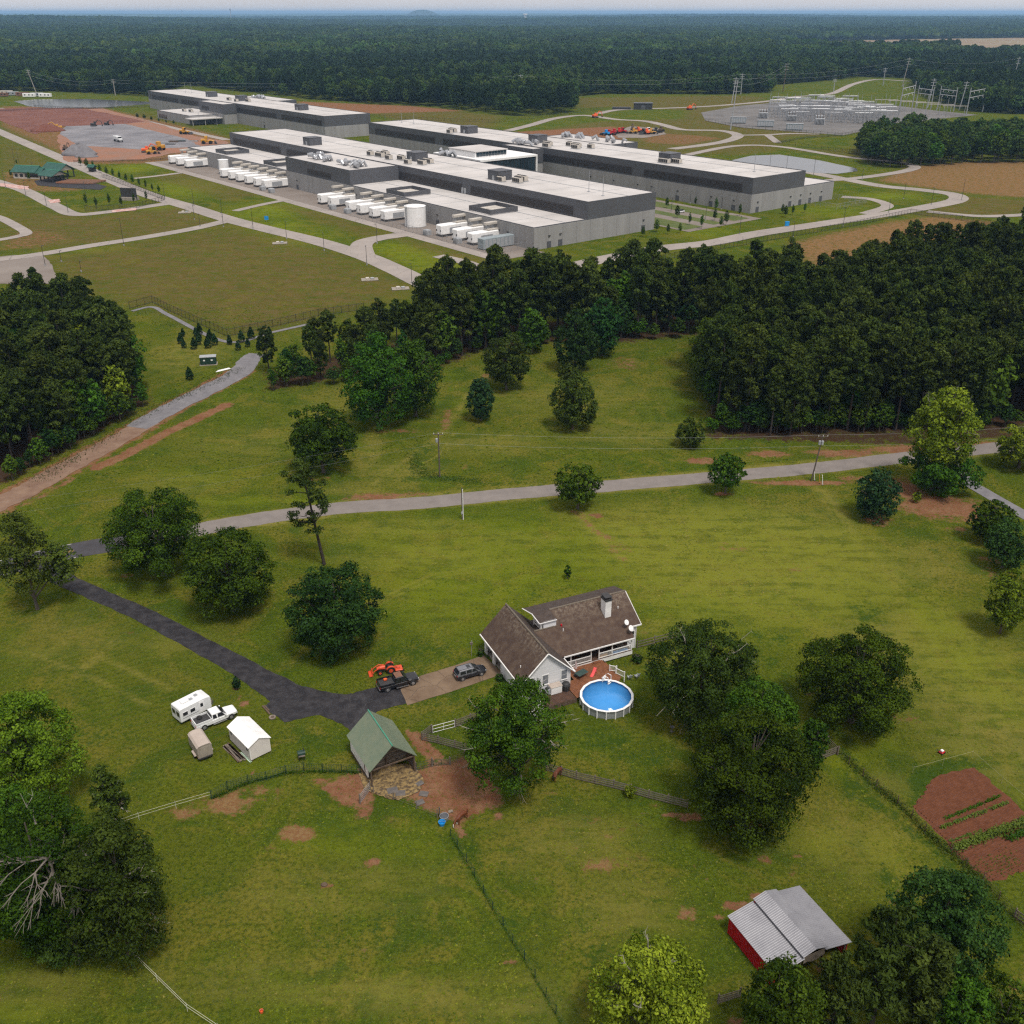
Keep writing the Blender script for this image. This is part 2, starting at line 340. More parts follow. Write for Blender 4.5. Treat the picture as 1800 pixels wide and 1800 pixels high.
def sstep(t): t = np.clip(t, 0, 1); return t * t * (3 - 2 * t)
def put(ch, sel, val):
    a, c = CH[ch]; cur = paint[a, sel, c]; paint[a, sel, c] = np.maximum(cur, val)
def p_poly(ch, pxs, soft=2.0, k=1.0, world=False):
    P = pxs if world else [gp(*p) for p in pxs]
    xs_ = [p[0] for p in P]; ys_ = [p[1] for p in P]
    sel = np.where((GX > min(xs_) - soft) & (GX < max(xs_) + soft) & (GY > min(ys_) - soft) & (GY < max(ys_) + soft))[0]
    if not len(sel): return
    x, y = GX[sel], GY[sel]; d = polydist(x, y, P); d = np.where(inpoly(x, y, P), d, -d)
    put(ch, sel, k * sstep(.5 + d / (2 * soft)))
def p_blob(ch, px, py, rx, ry, k=1.0, rot=0):
    cx, cy = gp(px, py); ax = rx / ppm(py); ay = abs(gp(px, py - ry)[1] - gp(px, py + ry)[1]) / 2; m = max(ax, ay) * 1.3
    sel = np.where((abs(GX - cx) < m) & (abs(GY - cy) < m))[0]
    if not len(sel): return
    dx, dy = GX[sel] - cx, GY[sel] - cy; c, s_ = math.cos(rot), math.sin(rot)
    r = np.hypot((dx * c + dy * s_) / ax, (-dx * s_ + dy * c) / ay)
    put(ch, sel, k * sstep((1.3 - r) / 1.15))
def p_line(ch, pxs, w, soft=.8, k=1.0):
    P = [gp(*p) for p in pxs]; m = w + soft + 1
    sel = np.where((GX > min(p[0] for p in P) - m) & (GX < max(p[0] for p in P) + m) & (GY > min(p[1] for p in P) - m) & (GY < max(p[1] for p in P) + m))[0]
    if not len(sel): return
    d = polydist(GX[sel], GY[sel], P, False); put(ch, sel, k * sstep((w / 2 + soft - d) / (soft * 2) if soft else 0))
# --- homestead: bare red clay
p_poly('dirt', [(742, 1350), (800, 1332), (852, 1334), (868, 1380), (885, 1412), (840, 1428), (806, 1450), (765, 1432), (736, 1414), (700, 1400), (668, 1392), (648, 1412), (600, 1416), (566, 1388), (600, 1362), (640, 1358)], 1.2)
p_line('dirt', [(716, 1284), (742, 1318), (772, 1352)], .9, .35); p_line('dirt', [(732, 1288), (764, 1322), (792, 1348)], .9, .35)
p_line('dirt', [(802, 1440), (812, 1470)], 1.2, .8, .7)
for a in [(655, 1516, 17, 9), (575, 1556, 9, 5), (640, 1420, 22, 30, .8), (430, 1236, 9, 6), (421, 1226, 6, 7, .8), (445, 1357, 8, 7, .8), (481, 1355, 6, 3, .7), (1290, 1592, 30, 12), (1330, 1576, 22, 10), (1262, 1612, 14, 7, .7),
          (875, 1434, 12, 7), (1185, 1432, 34, 6), (1215, 1436, 30, 10), (1150, 1416, 28, 5, .6), (1345, 1510, 16, 12, .7), (1400, 1504, 14, 6, .6), (1205, 1605, 9, 6, .6), (1300, 1450, 60, 14, .6),
          (1098, 1572, 6, 5, .8), (900, 1690, 20, 8, .7), (672, 1675, 14, 10, .6), (1232, 810, 40, 8, .85), (1350, 798, 50, 8, .8), (1480, 797, 60, 8, .7), (1600, 790, 110, 11, .9), (1720, 782, 70, 9, .8), (1480, 797, 80, 9, .9), (1410, 849, 110, 6, 1.0), (1500, 842, 40, 8, .6),
          (1650, 890, 95, 30, .95), (1590, 860, 40, 28, .9), (1700, 900, 40, 22, .8), (1540, 912, 36, 16, .7), (1680, 930, 30, 8, .6), (1740, 985, 30, 10, .5), (1745, 1010, 20, 25, .4), (1420, 1205, 28, 20, .55), (1590, 1265, 60, 20, .35),
          (660, 874, 70, 10, .85), (730, 868, 40, 8, .5), (785, 738, 14, 30, .55), (700, 758, 60, 5, .6), (560, 842, 40, 8, .35), (860, 660, 20, 8, .5), (1100, 640, 40, 18, .45), (1048, 905, 20, 8, .5), (1015, 900, 22, 8, .45),
          (5, 900, 20, 8, .8), (210, 1012, 40, 5, .5), (230, 1112, 30, 10, .2), (1655, 1300, 8, 4, .5), (1240, 1320, 8, 4, .7), (840, 1590, 14, 6, .25), (1530, 1640, 10, 5, .5), (1272, 868, 20, 5, .8), (1320, 1800, 60, 25, .6), (1450, 1700, 30, 15, .6), (1780, 1740, 30, 12, .5), (700, 1172, 26, 16, .4),
          (1140, 1550, 10, 5, .4), (1080, 1540, 16, 5, .4), (620, 1395, 40, 14, .8), (560, 1372, 40, 7, .6), (960, 1395, 26, 6, .5), (1010, 1385, 22, 4, .4), (640, 1248, 8, 3, .5), (415, 1212, 9, 3, .9), (1130, 1112, 14, 3, .7), (680, 1440, 30, 14, .3)]:
    p_blob('dirt', *a)
p_line('dirt', [(170, 822), (220, 800), (290, 762), (350, 735), (398, 712)], 3.2, 1.0, .95)
p_line('dirt', [(0, 868), (70, 838), (140, 806), (230, 768)], 1.6, 1.2, .8)
p_line('dirt', [(0, 905), (60, 880), (130, 840)], 1.4, 1.0, .6)
p_line('dirt', [(-40, 905), (0, 884), (130, 815), (262, 742), (300, 718), (420, 655)], 8.6, 1.4, .7)
for q_ in range(3): p_line('dry', [(1860, 775), (1600, 803), (1240, 840), (900, 868), (600, 893), (380, 925), (200, 956)], 6.5, 1.2, .8)
# pale bare or trampled ground
for a in [(400, 1412, 62, 26, .9), (330, 1428, 50, 18, .6), (520, 1464, 42, 20, .9), (470, 1490, 20, 8, .5), (450, 1390, 60, 12, .6), (530, 1470, 30, 14, .8), (1060, 1522, 50, 22, .55), (1040, 1440, 40, 16, .3), (1120, 1505, 40, 20, .4), (1065, 1470, 16, 9, .6), (1010, 1490, 14, 6, .5), (990, 1455, 8, 8, .5), (1100, 1455, 18, 10, .5),
          (1205, 1605, 30, 20, .5), (1395, 1538, 12, 6, .6), (800, 1380, 34, 22, .6), (780, 1362, 24, 12, .5), (1110, 1450, 14, 8, .5), (820, 820, 40, 10, .25), (1080, 950, 18, 40, .35, .6), (1120, 940, 40, 14, .3), (1300, 960, 80, 16, .3), (1410, 1000, 40, 16, .3), (440, 1400, 90, 24, .35)]:
    p_blob('tan', *a)
# straw-coloured dry grass
p_poly('dry', [(1010, 905), (1150, 895), (1300, 890), (1450, 905), (1540, 960), (1570, 1030), (1480, 1080), (1330, 1090), (1180, 1060), (1060, 980)], 9, .62)
p_poly('dry', [(1440, 1100), (1570, 1060), (1700, 1090), (1800, 1150), (1900, 1330), (1800, 1400), (1640, 1330), (1600, 1220)], 8, .5)
for a in [(760, 980, 200, 30, .4), (700, 930, 160, 26, .35), (900, 950, 120, 20, .35), (300, 1130, 120, 30, .3), (120, 1120, 120, 60, .3), (600, 1560, 240, 60, .3), (1000, 1480, 160, 70, .4), (1100, 1600, 130, 80, .38), (430, 1720, 200, 50, .3), (700, 1750, 260, 40, .42), (1500, 1480, 160, 90, .35),
          (860, 780, 130, 24, .4), (1100, 760, 160, 30, .38), (700, 830, 80, 24, .5), (1000, 700, 200, 40, .3), (450, 780, 160, 34, .3), (330, 850, 120, 24, .3), (560, 740, 60, 60, .4), (330, 620, 90, 40, .5), (1280, 700, 60, 40, .3), (60, 1740, 120, 60, .35), (900, 1760, 140, 60, .4), (650, 800, 24, 50, .45), (1600, 990, 120, 50, .4), (640, 860, 90, 14, .5), (1560, 1380, 60, 40, .3)]:
    p_blob('dry', *a)
for a in [(1060, 950, 1030, 905, 1.6), ]: pass
p_line('tan', [(1024, 908), (1052, 940), (1098, 984)], 1.6, 1.4, .55); p_line('dry', [(1020, 905), (1050, 940), (1100, 985)], 3.0, 1.5, .8); p_line('dry', [(1470, 935), (1530, 975), (1580, 1020)], 2.2, 1.5, .7); p_line('dry', [(1440, 860), (1480, 900), (1500, 940)], 2.5, 1.5, .6)
p_line('dry', [(1130, 1110), (1260, 1070), (1400, 1050), (1560, 1050)], 2, 2, .5); p_line('dry', [(825, 690), (780, 760), (700, 820), (640, 862)], 1.6, 1.0, .6)
for pts_ in ([(1440, 868), (1478, 925), (1530, 975), (1575, 1030), (1580, 1060)], [(1448, 866), (1488, 925), (1540, 975), (1584, 1028), (1590, 1060)], [(1575, 1060), (1640, 1130), (1720, 1230), (1800, 1330)], [(1588, 1058), (1655, 1130), (1735, 1228), (1810, 1325)], [(1620, 1050), (1700, 1130), (1800, 1240)], [(1632, 1048), (1712, 1128), (1812, 1238)], [(130, 1186), (170, 1150), (206, 1120)], [(136, 1190), (176, 1154), (212, 1124)], [(60, 1150), (160, 1190), (260, 1240)], [(90, 1120), (200, 1165), (300, 1212)], [(650, 1060), (760, 1010), (900, 985)], [(655, 1066), (765, 1016), (905, 990)], [(800, 760), (770, 800), (690, 850)], [(1180, 1000), (1330, 1010), (1480, 1060)], [(1185, 1008), (1335, 1018), (1485, 1068)]): p_line('dry', pts_, .45, .5, .75)
p_poly('brown', [(262, 310), (330, 303), (455, 342), (404, 354)], 4, .6); p_poly('brown', [(470, 356), (560, 372), (690, 410), (636, 416)], 4, .65); p_poly('brown', [(1220, 178), (1420, 176), (1440, 240), (1300, 240), (1200, 214)], 8, .8); p_poly('brown', [(1150, 262), (1300, 250), (1380, 262), (1290, 274)], 6, .6); p_poly('brown', [(250, 196), (400, 240), (330, 246), (200, 206)], 8, .6)
p_poly('dirt', [(0, 186), (180, 188), (300, 216), (420, 246), (424, 268), (260, 288), (110, 290), (90, 262), (0, 222)], 8, .62); p_poly('dirt', [(0, 300), (70, 306), (150, 318), (190, 330), (110, 338), (40, 336), (0, 326)], 5, .55); p_poly('dirt', [(60, 400), (130, 418), (60, 436), (0, 440), (0, 420)], 5, .45)
# lush, darker green
for a in [(1525, 1080, 36, 30, .6), (740, 800, 26, 40, .55), (760, 842, 90, 8, .7), (860, 850, 90, 5, .5), (700, 1230, 120, 22, .5), (770, 1215, 90, 30, .6), (720, 1140, 120, 26, .5), (1050, 1300, 90, 30, .5), (1130, 1330, 80, 30, .45), (900, 1215, 30, 30, .5), (560, 1300, 60, 18, .4), (480, 1190, 70, 30, .3), (1350, 1120, 60, 20, .5), (1340, 1160, 40, 20, .4), (640, 1640, 200, 70, .25), (1060, 1680, 70, 40, .5), (1150, 1590, 40, 20, .4), (1030, 1610, 40, 50, .4), (1170, 1500, 60, 22, .4), (1500, 1380, 60, 60, .3), (1560, 1540, 40, 30, .5), (880, 1540, 40, 40, .3), (380, 1560, 120, 50, .25), (200, 1280, 130, 60, .3), (650, 1090, 140, 40, .2), (940, 1050, 110, 30, .25), (350, 1700, 90, 40, .3), (830, 1500, 22, 60, .5, .3), (900, 1620, 18, 60, .4, .3), (1530, 1400, 30, 60, .6, .5), (690, 1440, 60, 20, .3)]:
    p_blob('lush', *a)
p_line('lush', [(795, 1455), (835, 1540), (905, 1650), (1000, 1800)], .5, .6, .45)
p_line('lush', [(1478, 1322), (1560, 1420), (1660, 1510), (1800, 1640)], 1.6, 1.2, .6)
p_line('lush', [(1010, 1352), (1100, 1378), (1205, 1412)], .6, .6, .6); p_line('lush', [(360, 925), (500, 905), (780, 868), (980, 850), (1240, 820), (1600, 790)], 1.0, .8, .5)
p_poly('lush', [(1600, 1350), (1700, 1330), (1720, 1345), (1640, 1380), (1600, 1425)], 1.5, .8)
# mown lawn
p_poly('mow', [(0, 1070), (100, 1050), (300, 1150), (480, 1240), (470, 1290), (300, 1330), (230, 1350), (100, 1340), (0, 1200)], 5)
p_poly('mow', [(1350, 900), (1560, 930), (1800, 1080), (1800, 1330), (1560, 1200), (1420, 1060)], 8, .7)
p_poly('mow', [(600, 920), (1000, 900), (1100, 1000), (1100, 1040), (760, 1130), (640, 1000)], 8, .6)
p_poly('yell', [(620, 925), (1000, 905), (1300, 890), (1540, 940), (1600, 1060), (1420, 1120), (1150, 1100), (1080, 1030), (800, 1110), (680, 1080)], 9, .55)
p_poly('yell', [(1560, 1060), (1640, 1040), (1800, 1180), (1800, 1260), (1650, 1200)], 6, .6)
for a in [(300, 980, 200, 14, .3), (450, 880, 200, 12, .5), (380, 840, 160, 26, .3), (1000, 960, 240, 24, .35), (820, 1060, 120, 30, .3), (600, 1480, 120, 40, .3), (1480, 1340, 70, 30, .6), (1540, 1310, 60, 16, .5), (420, 1350, 90, 18, .3), (1560, 1500, 70, 60, .35), (720, 1480, 100, 40, .3), (40, 1780, 90, 30, .5), (1450, 1480, 60, 40, .4)]:
    p_blob('yell', *a)
# leaf litter under woods and big trees
WOOD_L = [(-140, 900), (0, 852), (120, 788), (235, 722), (262, 706), (240, 672), (222, 630), (180, 596), (60, 580), (-140, 590)]
WOOD_M = [(468, 688), (600, 664), (760, 652), (850, 614), (980, 602), (1100, 602), (1200, 592), (1290, 580), (1400, 580), (1400, 552), (1200, 552), (1000, 562), (850, 572), (740, 590), (600, 622), (468, 654)]
WOOD_R = [(1256, 756), (1244, 700), (1226, 642), (1290, 596), (1400, 584), (1500, 556), (1650, 520), (1800, 480), (1920, 462), (1920, 742), (1800, 748), (1600, 764), (1420, 764), (1330, 772)]
p_poly('litter', WOOD_L, 4); p_poly('litter', WOOD_M, 4, .8); p_poly('litter', WOOD_R, 4)
p_poly('litter', [(1240, 770), (1420, 778), (1600, 782), (1800, 768), (1800, 740), (1240, 750)], 2, .7)
# facility: brown unmown fields, yellow-green verges
p_poly('brown', [(80, 455), (200, 435), (390, 400), (480, 412), (640, 462), (730, 505), (640, 545), (480, 585), (400, 590), (280, 545), (200, 530), (90, 480)], 14, .75)
p_poly('brown', [(0, 395), (60, 370), (160, 380), (330, 362), (400, 392), (300, 412), (150, 432), (0, 440)], 14, .8)
p_poly('brown', [(0, 330), (60, 360), (110, 378), (20, 400), (0, 390)], 10, .5)
p_poly('tan', [(1388, 428), (1450, 412), (1560, 390), (1640, 380), (1750, 390), (1765, 404), (1620, 450), (1430, 476)], 5, .62)
p_poly('brown', [(1388, 428), (1450, 412), (1560, 390), (1640, 380), (1750, 390), (1765, 404), (1620, 450), (1430, 476)], 5, 1.0)
p_poly('tan', [(1540, 318), (1600, 292), (1700, 284), (1920, 284), (1920, 338), (1800, 348), (1700, 340)], 6, .62)
p_poly('brown', [(1540, 318), (1600, 292), (1700, 284), (1920, 284), (1920, 338), (1800, 348), (1700, 340)], 6, 1.0)
p_poly('brown', [(1690, 345), (1800, 352), (1920, 350), (1920, 385), (1700, 378), (1600, 380)], 6, .8)
p_poly('brown', [(1040, 215), (1300, 205), (1390, 240), (1360, 262), (1180, 275), (930, 232)], 8, .75)
p_poly('dirt', [(900, 232), (1080, 222), (1110, 240), (1060, 255), (940, 240)], 8, .9)
p_poly('dirt', [(1130, 232), (1230, 238), (1275, 243), (1200, 256), (1130, 250)], 6, .55)
p_poly('brown', [(640, 195), (760, 190), (880, 205), (860, 225), (700, 212)], 10, .8)
p_poly('dirt', [(520, 178), (720, 186), (820, 195), (640, 200), (540, 190)], 12, .9)
p_poly('brown', [(1010, 172), (1300, 168), (1350, 172), (1230, 195), (1080, 188), (1020, 190)], 10, .8)
p_poly('brown', [(0, 210), (50, 236), (120, 262), (60, 262), (0, 240)], 6, .6); p_poly('brown', [(0, 245), (60, 268), (100, 290), (0, 300)], 6, .6)
p_poly('brown', [(740, 425), (860, 455), (830, 470), (700, 425), (690, 415)], 4, .7)
p_poly('yell', [(640, 435), (700, 422), (860, 462), (880, 470), (810, 495), (740, 478)], 4, .7)
p_poly('brown', [(1360, 262), (1500, 262), (1520, 240), (1560, 246), (1545, 285), (1440, 270)], 6, .5)
for a in [(230, 296, 60, 10, .9), (330, 330, 90, 22, .7), (470, 370, 90, 20, .8), (280, 365, 40, 6, .7), (490, 400, 60, 16, .8), (1240, 405, 60, 20, .6), (1450, 370, 90, 14, .6), (1560, 345, 70, 8, .8), (350, 380, 60, 8, .5), (520, 420, 90, 24, .6), (180, 440, 100, 8, .5)]:
    p_blob('yell', *a)
GROUND = fastmesh('ground', np.stack([GX, GY, GZ], 1), GQ)
for k, nm in ((0, 'zone_a'), (1, 'zone_b')):
    at = GROUND.attributes.new(nm, 'FLOAT_COLOR', 'POINT'); at.data.foreach_set('color', np.clip(paint[k], 0, 1).ravel())
GROUND.polygons.foreach_set('use_smooth', np.ones(len(GROUND.polygons), bool))

def ground_material():
    m = bpy.data.materials.new('grassland'); m.use_nodes = True; MAT['grassland'] = m
    N, L = m.node_tree.nodes, m.node_tree.links; b = N['Principled BSDF']; b.inputs['Roughness'].default_value = .95; b.inputs['Specular IOR Level'].default_value = .0
    pos = N.new('ShaderNodeNewGeometry').outputs['Position']
    def noise(scale, det=4, rough=.6, vec=None, dist=0):
        n = N.new('ShaderNodeTexNoise'); n.inputs['Scale'].default_value = scale; n.inputs['Detail'].default_value = det; n.inputs['Roughness'].default_value = rough; n.inputs['Distortion'].default_value = dist
        L.new(vec or pos, n.inputs['Vector']); return n.outputs['Fac']
    def mrange(v, a, b_, c=0., d=1.):
        n = N.new('ShaderNodeMapRange'); n.interpolation_type = 'SMOOTHSTEP'; n.inputs[1].default_value = a; n.inputs[2].default_value = b_; n.inputs[3].default_value = c; n.inputs[4].default_value = d
        L.new(v, n.inputs[0]); return n.outputs[0]
    def math_(op, a, b_):
        n = N.new('ShaderNodeMath'); n.operation = op
        for i, q in enumerate((a, b_)):
            if isinstance(q, (int, float)): n.inputs[i].default_value = q
            else: L.new(q, n.inputs[i])
        return n.outputs[0]
    def mix(f, a, b_):
        n = N.new('ShaderNodeMix'); n.data_type = 'RGBA'
        if isinstance(f, (int, float)): n.inputs['Factor'].default_value = f
        else: L.new(f, n.inputs['Factor'])
        for s_, q in (('A', a), ('B', b_)):
            if isinstance(q, tuple): n.inputs[s_].default_value = (*q, 1)
            else: L.new(q, n.inputs[s_])
        return n.outputs['Result']
    fine = noise(1.9, 6, .75); midn = noise(.22, 6, .65, dist=.6); big = noise(.035, 5, .6); tuft = noise(5.5, 3, .7)
    mp = N.new('ShaderNodeMapping'); mp.inputs['Rotation'].default_value = (0, 0, R(52)); mp.inputs['Scale'].default_value = (.12, 1.0, 1)
    L.new(pos, mp.inputs[0]); streak = noise(.55, 4, .6, mp.outputs[0])
    g = mix(mrange(midn, .36, .64), (.079, .112, .0090), (.047, .076, .0070))
    g = mix(mrange(big, .38, .62, 0, .7), g, (.100, .106, .0120))
    g = mix(mrange(noise(.085, 6, .66, dist=1.0), .48, .60, 0, .85), g, (.138, .126, .019)); g = mix(mrange(noise(.13, 6, .68, dist=.8), .52, .62, 0, .8), g, (.038, .072, .0085))
    g = mix(mrange(fine, .43, .62, 0, .85), g, (.034, .049, .0065))
    g = mix(mrange(tuft, .50, .68, 0, .6), g, (.128, .146, .018))
    za = N.new('ShaderNodeAttribute'); za.attribute_name = 'zone_a'; zb = N.new('ShaderNodeAttribute'); zb.attribute_name = 'zone_b'
    sa = N.new('ShaderNodeSeparateColor'); sb = N.new('ShaderNodeSeparateColor'); L.new(za.outputs['Color'], sa.inputs[0]); L.new(zb.outputs['Color'], sb.inputs[0])
    ragged = math_('ADD', math_('MULTIPLY', math_('SUBTRACT', noise(.45, 8, .75), .5), 2.6), math_('MULTIPLY', math_('SUBTRACT', fine, .5), 1.1))
    def mask(v, lo=.28, hi=.72): return mrange(math_('ADD', v, math_('MULTIPLY', ragged, math_('MINIMUM', math_('MULTIPLY', v, 4.0), 1.0))), lo, hi)
    def soft(v, amt=1.2): return math_('MULTIPLY', v, mrange(math_('ADD', noise(.3, 6, .7), math_('MULTIPLY', math_('SUBTRACT', streak, .5), .9)), .34, .60, .25, amt))
    # mower passes: faint stripes
    wv = N.new('ShaderNodeTexWave'); wv.inputs['Scale'].default_value = .26; wv.inputs['Distortion'].default_value = 1.2; wv.inputs['Detail'].default_value = 2; wv.inputs['Detail Scale'].default_value = .4
    mpw = N.new('ShaderNodeMapping'); mpw.inputs['Rotation'].default_value = (0, 0, R(62)); L.new(pos, mpw.inputs[0]); L.new(mpw.outputs[0], wv.inputs['Vector'])
    g = mix(math_('MULTIPLY', math_('MULTIPLY', sb.outputs['Blue'], mrange(wv.outputs['Fac'], .35, .85)), .24), g, (.115, .106, .020))
    g = mix(soft(za.outputs['Alpha'] if False else sa.outputs['Green']), g, (.190, .168, .038))
    g = mix(soft(zb.outputs['Alpha'], 1.0), g, (.138, .168, .0105))
    g = mix(soft(sb.outputs['Green'], 1.15), g, mix(mrange(midn, .4, .6), (.092, .072, .022), (.122, .086, .034)))
    g = mix(math_('MULTIPLY', mask(sa.outputs['Blue'], .2, .7), .8), g, mix(fine, (.022, .046, .0065), (.042, .080, .011)))
    g = mix(mask(sb.outputs['Red']), g, mix(midn, (.034, .023, .014), (.070, .040, .024)))
    clay = mix(mrange(noise(.9, 5, .7), .45, .7, 0, .5), mix(mrange(noise(.35, 6, .7), .35, .65), (.172, .070, .039), (.235, .125, .072)), (.20, .118, .062))
    g = mix(mask(za.outputs['Alpha']), g, mix(mrange(fine, .4, .6), (.215, .138, .062), (.175, .088, .040)))
    g = mix(math_('MULTIPLY', mask(sa.outputs['Red']), mrange(noise(2.2, 5, .75), .34, .50, .25, 1.0)), g, mix(mrange(fine, .45, .65, 0, .6), clay, (.165, .068, .040)))
    # scattered worn spots and weeds everywhere
    sp = math_('MULTIPLY', mrange(noise(.16, 3, .6), .56, .66), mrange(noise(.9, 4, .7), .60, .68)); g = mix(math_('MULTIPLY', sp, .55), g, (.16, .098, .052))
    wd = math_('MULTIPLY', mrange(noise(.11, 3, .6), .50, .62), mrange(noise(1.3, 4, .7), .54, .64)); g = mix(math_('MULTIPLY', wd, .6), g, (.034, .060, .014))
    L.new(g, b.inputs['Base Color'])
    bp = N.new('ShaderNodeBump'); bp.inputs['Strength'].default_value = .9; bp.inputs['Distance'].default_value = .25
    L.new(math_('ADD', math_('MULTIPLY', fine, 1.0), math_('MULTIPLY', tuft, .6)), bp.inputs['Height']); L.new(bp.outputs[0], b.inputs['Normal'])
    return m
ground_material()
struct('ground', GROUND, 'grassland', 'green and brown grassland reaching out to the horizon', 'ground')

# ------------------------------------------------------------------ sheets: roads, yards, ponds
SHEET = [0]; SHEETPOLY = []
def sheet_z(base): SHEET[0] += 1; return base + .004 * (SHEET[0] % 24)
def strip(pts, w, z, px=True, n=8, jag=0.0):
    P = smooth([gp(*p) for p in pts] if px else pts, n); L_, R_ = [], []
    for i, p in enumerate(P):
        d = P[min(i + 1, len(P) - 1)] - P[max(i - 1, 0)]; d = d / (np.hypot(*d) + 1e-9); nn = np.array([-d[1], d[0]])
        ww = (w if not hasattr(w, '__len__') else np.interp(i / (len(P) - 1), np.linspace(0, 1, len(w)), w)) / 2
        a, b = p + nn * (ww + rnd.uniform(-jag, jag)), p - nn * (ww + rnd.uniform(-jag, jag)); L_.append((a[0], a[1], z)); R_.append((b[0], b[1], z))
    SHEETPOLY.append([p[:2] for p in L_ + R_[::-1]]); m = MB(); k = len(P); m.add(L_ + R_, [(i, i + k, i + k + 1, i + 1) for i in range(k - 1)]); return m
def patch(pts, z, px=True, jag=0.0, sub=6):
    P = [np.array(gp(*p)) if px else np.array(p) for p in pts]; out = []
    for i in range(len(P)):
        a, b = P[i], P[(i + 1) % len(P)]
        for k in range(sub if jag else 1):
            q = a + (b - a) * k / (sub if jag else 1)
            if jag and k: q = q + np.array([rnd.uniform(-jag, jag), rnd.uniform(-jag, jag)])
            out.append((q[0], q[1], z))
    SHEETPOLY.append([p[:2] for p in out]); m = MB()
    from mathutils.geometry import tessellate_polygon
    tri = tessellate_polygon([[Vector(p) for p in out]]); nt_ = []
    for t in tri:
        a, b, c = (Vector(out[i]) for i in t)
        nt_.append(t if (b - a).cross(c - a).z > 0 else t[::-1])
    m.add(out, nt_); return m
# public lane through the middle, gravelly grey, paved at the left end
ROADPX = [(1860, 775), (1760, 786), (1600, 803), (1430, 823), (1240, 840), (1060, 855), (900, 868), (740, 884), (600, 893), (480, 908), (380, 925), (300, 940), (200, 956)]
struct('lane', strip(ROADPX, 5.2, sheet_z(.02), jag=.12), 'chip_road', 'pale grey rural lane crossing the picture', 'road')
ROADB = [(200, 956), (130, 968), (60, 984), (0, 999), (-120, 1026)]
struct('paved_road', strip([(262, 947)] + ROADB, 6.0, sheet_z(.02)), 'asphalt_road', 'dark paved road with yellow centre lines at left edge', 'road')
zl = sheet_z(.022)
for off, mt, nm, lb in ((-.16, 'yellow_line', 'centre_line', 'lower yellow centre line painted on paved road'), (.16, 'yellow_line', 'centre_line', 'upper yellow centre line painted on paved road'), (-2.8, 'white_line', 'edge_line', 'near white edge line of paved road'), (2.8, 'white_line', 'edge_line', 'far white edge line of paved road')):
    P = smooth([gp(*p) for p in ROADB[1:]], 6); Q = []
    for i, p in enumerate(P):
        d = P[min(i + 1, len(P) - 1)] - P[max(i - 1, 0)]; d = d / np.hypot(*d); Q.append(p + np.array([-d[1], d[0]]) * -off)
    struct(nm, strip(Q, .12, zl, False, 1), mt, lb, 'road marking')
struct('driveway', strip([(70, 985), (100, 1012), (170, 1045), (250, 1080), (330, 1122), (410, 1165), (470, 1200), (520, 1226), (600, 1240), (650, 1232), (712, 1216)], [4.6, 3.4, 3.2, 3.2, 3.4, 3.6, 4.4, 5.2, 5.0, 5.2, 5.2], sheet_z(.02), jag=.12), 'asphalt_drive', 'black asphalt driveway running up to the house', 'driveway')
struct('driveway_spur', patch([(545, 1228), (592, 1250), (624, 1246), (680, 1238), (650, 1262), (622, 1290), (600, 1272), (560, 1256), (500, 1270), (462, 1244), (490, 1222), (520, 1226)], sheet_z(.02), jag=.12), 'asphalt_drive', 'black asphalt turning spur beside green roofed barn', 'driveway')
struct('concrete_apron', patch([(704, 1212), (740, 1188), (800, 1170), (850, 1152), (884, 1184), (864, 1192), (800, 1214), (716, 1240)], sheet_z(.02), jag=.05), 'concrete', 'brown concrete apron in front of the garage', 'driveway')
struct('dirt_road', strip([(-40, 905), (0, 884), (60, 855), (130, 815), (200, 777), (262, 742)], [6.6, 6.4, 6.2, 6, 5.8, 5.6], sheet_z(.02), jag=.35), pm('dirt_road', (.22, .145, .10), (.15, .09, .062), .3, 1, .4, 8, coord='World', det=9), 'red brown dirt road beside the left wood', 'road')
struct('gravel_road', strip([(240, 752), (300, 718), (360, 688), (420, 655), (440, 630), (452, 622)], [5.8, 6.4, 6.4, 6.4, 5.5, 5], sheet_z(.02), jag=.3), 'gravel_grey', 'grey gravel road climbing to the facility fence', 'road')
struct('side_drive', strip([(1682, 812), (1700, 845), (1735, 868), (1800, 905), (1880, 950)], 3.2, sheet_z(.02)), 'gravel_grey', 'light grey side driveway at the right edge', 'driveway')
